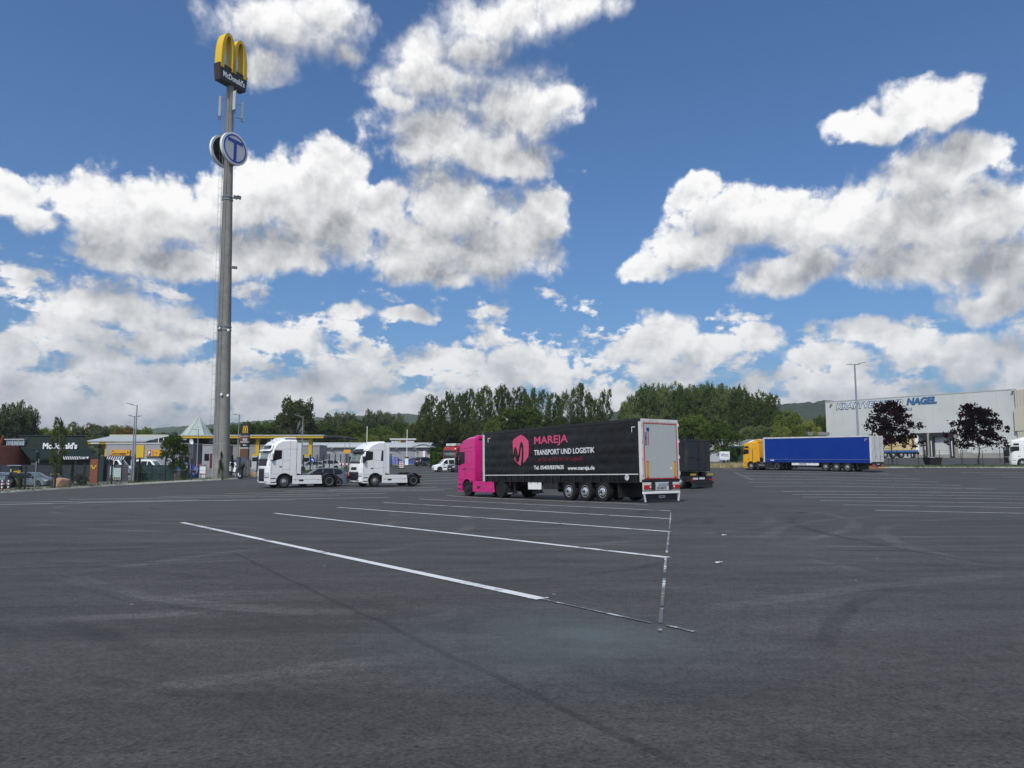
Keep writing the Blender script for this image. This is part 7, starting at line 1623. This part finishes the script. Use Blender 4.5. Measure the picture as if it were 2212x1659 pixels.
def tree(kind, px, py_top, wpx, Y, label, group, name=None, base_lift=0.0, mat_override=None):
    var = TN[0] % 3; TN[0] += 1; tk, cr_ = proto(kind, var); w0 = W(px, 1000, Y); z0 = gz(w0.x, Y) + base_lift; h = (W(px, py_top, Y).z - z0) * {'poplar': 1.07, 'birch': 1.02, 'willow': 1.05}.get(kind, 1.0); wd = wpx / F * Y
    t_ = thing(name or {'birch': 'birch_tree', 'poplar': 'poplar_tree', 'willow': 'willow_tree', 'copper': 'copper_maple', 'conifer': 'column_conifer', 'oak': 'oak_tree', 'round': 'leafy_tree', 'light': 'light_green_tree', 'rust': 'rusty_tree'}[kind], label, 'tree', (w0.x, Y, z0), (0, 0, (TN[0] * 2.39) % 6.28), group)
    t_.scale = (wd, wd, h); link('trunk', tk, None, t_); c2 = link('crown', cr_, None, t_); return t_
def ordn(k): return ['first', 'second', 'third', 'fourth', 'fifth', 'sixth', 'seventh', 'eighth', 'ninth', 'tenth', 'eleventh', 'twelfth', 'thirteenth', 'fourteenth', 'fifteenth', 'sixteenth', 'seventeenth', 'eighteenth', 'nineteenth', 'twentieth'][k]
# birches behind the pink lorry
for k, (px, pt, wd) in enumerate([(917, 870, 44), (932, 855, 46), (952, 866, 40), (971, 849, 44), (993, 853, 42), (1006, 845, 46), (1031, 844, 46), (1048, 836, 46), (1079, 833, 48), (1094, 842, 40), (1121, 838, 48), (1137, 850, 40), (1152, 843, 42), (1172, 845, 50), (1203, 851, 42), (1226, 846, 46), (1255, 830, 54), (1282, 857, 46), (1308, 844, 38)]):
    tree('birch', px, pt, wd * 1.25, 168 + (k * 5) % 9, f'tall dark birch, {ordn(k)} from the left in the row behind the pink lorry', 'birches behind the pink lorry')
for k, (px, pt, wd) in enumerate([(905, 905, 60), (960, 900, 80), (1015, 905, 80), (1200, 890, 80), (1255, 895, 80), (1300, 900, 60)]):
    tree('oak', px, pt, wd, 162 + k, f'dark low tree, {ordn(k)} from the left in the undergrowth below the birches', 'low trees under the birches', 'undergrowth_tree')
tree('round', 1120, 868, 125, 152, 'broad lighter green bush tree in front of the birches above the black trailer', None, 'bush_tree')
tree('round', 1070, 900, 70, 150, 'smaller rounded bush left of the broad bush above the black trailer', None, 'bush_tree')
# poplars right of the black trailer
for k, (px, pt, wd) in enumerate([(1354, 866, 40), (1376, 840, 46), (1400, 827, 50), (1425, 826, 50), (1452, 820, 54), (1477, 829, 50), (1497, 829, 48), (1514, 825, 50), (1534, 824, 52), (1558, 827, 52), (1580, 829, 50), (1600, 830, 50), (1629, 848, 44), (1656, 838, 54), (1680, 880, 40)]):
    tree('poplar', px, pt, wd * 1.35, 170 + (k * 7) % 11, f'tall poplar, {ordn(k)} from the left behind the container trailer', 'poplars behind the container trailer')
for k, (px, pt, wd) in enumerate([(1370, 890, 70), (1420, 895, 80), (1620, 920, 70), (1650, 918, 70)]):
    tree('poplar', px, pt, wd, 158, f'low poplar scrub, {ordn(k)} from the left at the foot of the poplars', 'scrub below the poplars', 'scrub_tree')
tree('round', 1492, 888, 96, 116, 'dark green maple directly behind the container trailer', 'dark maples', 'maple_tree'); tree('round', 1563, 908, 92, 113, 'dark green maple standing above the white sign board', 'dark maples', 'maple_tree')
tree('light', 1706, 882, 70, 145, 'yellow-green tree above the front of the blue trailer', None); tree('light', 1690, 912, 50, 140, 'smaller yellow-green bush left of the yellow-green tree', None); tree('light', 1750, 900, 56, 152, 'bright green big-leaved tree left of the warehouse corner', None); tree('round', 1781, 889, 50, 165, 'grey-green tree touching the warehouse corner', None); tree('light', 1725, 915, 50, 142, 'yellow-green bush between the two taller light trees', None)
tree('copper', 1928, 868, 110, 97.3, 'copper maple just right of the blue trailer in front of the docks', 'copper maples'); tree('copper', 2115, 875, 114, 97.0, 'copper maple in front of the bare warehouse wall near the right edge', 'copper maples')
# left side
for k, (px, pt, wd) in enumerate([(-40, 866, 60), (8, 862, 56), (36, 866, 52), (57, 872, 44)]):
    tree('willow', px, pt, wd * 1.2, 128 + k * 3, f'grey-green willow, {ordn(k)} of the group at the left edge', 'willows at the left edge')
for k, (kd, px, pt, wd) in enumerate([('round', 20, 905, 60), ('round', 70, 918, 50), ('light', 95, 919, 60), ('light', 128, 916, 56), ('willow', 152, 912, 50), ('rust', 186, 909, 46), ('willow', 214, 913, 50), ('light', 243, 915, 52), ('rust', 266, 914, 44), ('light', 292, 922, 40), ('light', 310, 919, 34), ('round', 345, 930, 50)]):
    tree(kd, px, pt, wd * 1.25, 175 + (k * 3) % 8, f'{dict(round="green", light="light green", willow="grey-green", rust="rust-tinged")[kd]} tree, {ordn(k)} from the left in the low belt behind the restaurant', 'low trees behind the restaurant')
for k, (px, pt, wd) in enumerate([(450, 924, 44), (475, 914, 50), (505, 911, 56), (530, 907, 60), (562, 905, 62), (592, 906, 56), (690, 905, 60), (720, 915, 60), (770, 905, 60), (820, 915, 60), (870, 905, 50), (895, 908, 40)]):
    tree('round', px, pt, wd * 1.4, 186 + (k * 3) % 8, f'mid green tree, {ordn(k)} from the left in the belt above the yellow canopy', 'trees above the canopy')
tree('oak', 636, 851, 104, 172, 'large dark tree with open crown standing out above the yellow canopy', None)
for k, (px, pt, wd) in enumerate([(705, 893, 40), (730, 886, 44), (755, 884, 44), (795, 885, 44), (818, 883, 44), (840, 884, 44), (862, 893, 36)]):
    tree('willow', px, pt, wd * 1.3, 200 + k, f'pale grey-green poplar, {ordn(k)} from the left behind the grey hall', 'pale poplars behind the hall', 'pale_poplar')
for k, (px, pt, wd) in enumerate([(800, 934, 50), (850, 930, 60), (770, 942, 40), (880, 940, 40)]): tree('light', px, pt, wd, 168, f'yellow-green bush, {ordn(k)} from the left above the hall roof', 'bushes above the hall roof', 'bush_tree')
# young planting along the kerb
tree('round', 375, 929, 62, 80.5, 'round dense young tree in front of the grey shop wall', None, 'young_tree')
yt = tree('birch', 124, 905, 42, 73.6, 'thin staked young tree in front of the restaurant name', None, 'young_tree')
sk_ = T('tree_stake_frame', 'wooden stake frame around the thin young tree', 'stakes', 124, 73.6)
for dx, dy in ((-.38, -.3), (.38, -.3), (0, .35)): MB().lathe([(.045, -.1), (.04, 1.35), (.001, 1.37)], 8, 'z', (dx, dy, 0)).build('stake', mat('stake_wood', (.34, .22, .12), .85, var=.15), sk_)
for a, b_ in (((-.42, -.3, 1.25), (.42, -.3, 1.25)), ((.38, -.3, 1.22), (0, .35, 1.22)), ((-.38, -.3, 1.22), (0, .35, 1.22))): MB().tube([a, b_], .035, 6).build('rail', MATS['stake_wood'], sk_)
for k, (px, pt, wd, Y, lb) in enumerate([(158, 997, 8, 74.5, 'slim column conifer left of the orange pylon'), (291, 981, 8, 77.6, 'slim column conifer just right of the tall street lamps'), (302, 990, 10, 78.2, 'slim column conifer in front of the green board screen'), (407, 1001, 11, 78.9, 'slim column conifer by the information board'), (477, 977, 10, 79.2, 'slim column conifer in front of the mast foot'), (502, 985, 9, 80.6, 'slim column conifer right of the mast foot'), (394, 1008, 8, 78.8, 'small column conifer beside the brown waste box')]):
    tree('conifer', px, pt, wd * 1.5, Y, lb, 'column conifers along the kerb')
def bush(name, label, px0, px1, py0, Y, dep, kind, seed, group=None, lift=.0, n=1400, sz=.16):
    t_ = thing(name, label, 'shrub' if name != 'hedge' else 'hedge', base((px0 + px1) / 2, Y) + Vector((0, 0, lift)), group=group); o_ = Vector(t_.location); x0, x1 = W(px0, 1000, Y).x - o_.x, W(px1, 1000, Y).x - o_.x; h = W(px0, py0, Y).z - o_.z; rnd = random.Random(seed); cs_ = []
    for _ in range(260):
        u, v, w_ = rnd.random(), rnd.random(), rnd.random(); f_ = rnd.randrange(4)
        p = [(x0 + (x1 - x0) * u, 0, h * v), (x0 + (x1 - x0) * u, dep * w_, h), (x0, dep * w_, h * v), (x1, dep * w_, h * v)][f_]; cs_.append((p, .10))
    v, f_ = leaves(cs_, n, sz, rnd, -.3); me = bpy.data.meshes.new('foliage'); me.from_pydata(v.tolist(), [], f_); me.materials.append(LEAF[kind]); link('foliage', me, None, t_)
    MB().box(x0 + .12, x1 - .12, .12, dep - .1, -.2, h - .12).build('inner_twigs', mat('twigs', (.02, .03, .01), .95), t_); return t_
bush('hedge', 'clipped bright green hedge, upper and rear tier beside the red lorry', 931, 978, 968.5, 130, 2.0, 'hedge', 4, 'clipped hedges', 0, 3800, .22); bush('hedge', 'clipped bright green hedge, lower front tier beside the red lorry', 938, 978, 979.5, 127, 1.5, 'hedge', 5, 'clipped hedges', 0, 2600, .22)
bush('shrub', 'low grey-green shrub at the kerb left of the orange pylon', 166, 184, 1027, 75.5, .8, 'willow', 6, None, 0, 500, .12); bush('shrub', 'dark green shrub at the foot of the tall street lamps', 288, 300, 1012, 79.0, .8, 'conifer', 7, None, 0, 500, .12); bush('shrub', 'low dry shrub in front of the charging column', 38, 47, 1030, 71.5, .6, 'conifer', 8, None, 0, 300, .10)
# dark undergrowth that closes the belt of trees near the ground
def belt(name, label, pts, h, seed, kind, n):
    rnd = random.Random(seed); cs_ = []
    for _ in range(500):
        k = rnd.randrange(len(pts) - 1); a, b_ = pts[k], pts[k + 1]; p = a.lerp(b_, rnd.random()); cs_.append(((p.x + rnd.gauss(0, .6), p.y + rnd.gauss(0, .8), gz(p.x, p.y) + h * rnd.random() ** .8), .5))
    v, f_ = leaves(cs_, n, .9, rnd, .3); me = bpy.data.meshes.new(name); me.from_pydata(v.tolist(), [], f_); me.materials.append(LEAF[kind]); return tag(link(name, me), label, 'undergrowth', kind='stuff')
belt('undergrowth', 'dark undergrowth below the birches and poplars', [W(880, 1000, 178), W(1100, 1000, 182), W(1340, 1000, 184), W(1700, 1000, 186), W(1830, 1000, 184)], 7.0, 11, 'oak', 16000)
belt('undergrowth', 'green undergrowth behind the filling station', [W(-80, 1000, 185), W(300, 1000, 196), W(600, 1000, 205), W(900, 1000, 212)], 5.5, 12, 'round', 16000)

# wooded hills on the skyline
def hill(Yr, prof, c1, c2, seed, rows=46, bump=4.5):
    pxs = np.arange(prof[0][0], prof[-1][0], 3.0); rid = np.interp(pxs, [p[0] for p in prof], [p[1] for p in prof]); vs_ = []; g_ = np.random.default_rng(seed)
    for j in range(rows + 1):
        f_ = j / rows; Y = Yr * (.62 + .38 * f_); s2 = f_ ** 1.25
        for i, px in enumerate(pxs):
            w = W(px, rid[i], Yr); x = w.x / Yr * Y; z = 1.0 + (w.z - 1.0) * s2
            nz = mnoise.noise(Vector((x / 14, Y / 14, seed))) + .6 * mnoise.noise(Vector((x / 6, Y / 6, seed + 5))) + 0.5 * mnoise.noise(Vector((x / 120, Y / 120, seed + 9))) * (1 - s2)
            vs_.append((x, Y, z + nz * bump * min(1, f_ * 4) * (.55 if j == rows else 1)))
    n = len(pxs); fs_ = [(j * n + i, j * n + i + 1, (j + 1) * n + i + 1, (j + 1) * n + i) for j in range(rows) for i in range(n - 1)]
    me = bpy.data.meshes.new('hill'); me.from_pydata(vs_, [], fs_); m = bpy.data.materials.new('forest'); m.use_nodes = True; t = NT(m.node_tree); b_ = m.node_tree.nodes['Principled BSDF']
    gm = t.n('ShaderNodeTexCoord').outputs['Object']; n1 = t.noise(gm, .05, 5, .7); n2 = t.noise(gm, .006, 3, .5)
    t.put(b_.inputs['Base Color'], t.mix(t.step(t.m('ADD', t.m('MULTIPLY', n1, .6), t.m('MULTIPLY', n2, .4)), .35, .65), (*c1, 1), (*c2, 1))); b_.inputs['Roughness'].default_value = 1; b_.inputs['Specular IOR Level'].default_value = .1
    bn = t.n('ShaderNodeBump'); bn.inputs['Strength'].default_value = 1.0; bn.inputs['Distance'].default_value = 2.0; t.put(bn.inputs['Height'], n1); t.put(b_.inputs['Normal'], bn.outputs[0])
    me.materials.append(m); return tag(link('hill', me), kind='structure')
hill(1900, [(-700, 950), (100, 945), (250, 934), (330, 925), (420, 919), (520, 912), (600, 906), (690, 902), (760, 899), (830, 894), (880, 893), (920, 899), (1000, 902), (1150, 910)], (.030, .050, .022), (.060, .085, .030), 3)
hill(1250, [(1000, 930), (1150, 912), (1250, 902), (1310, 894), (1345, 886), (1450, 880), (1600, 875), (1680, 873), (1740, 870), (1790, 866), (1900, 862), (2212, 862), (2800, 880)], (.016, .028, .016), (.032, .048, .022), 8)

# thin summer haze: one closed box of air round lot, town and hills
hz = MB().box(-4600, 4600, -300, 4600, -4.0, 210).build('haze')
m = bpy.data.materials.new('haze_air'); m.use_nodes = True; m.node_tree.nodes.clear(); t = NT(m.node_tree)
pv = t.n('ShaderNodeVolumePrincipled'); pv.inputs['Color'].default_value = (.86, .91, 1.0, 1); pv.inputs['Density'].default_value = .00016; pv.inputs['Anisotropy'].default_value = .2
om = t.n('ShaderNodeOutputMaterial'); t.put(om.inputs['Volume'], pv.outputs[0]); hz.data.materials.append(m)
tag(hz, 'thin bluish summer haze in the air', 'haze', kind='stuff')
fit_texts()
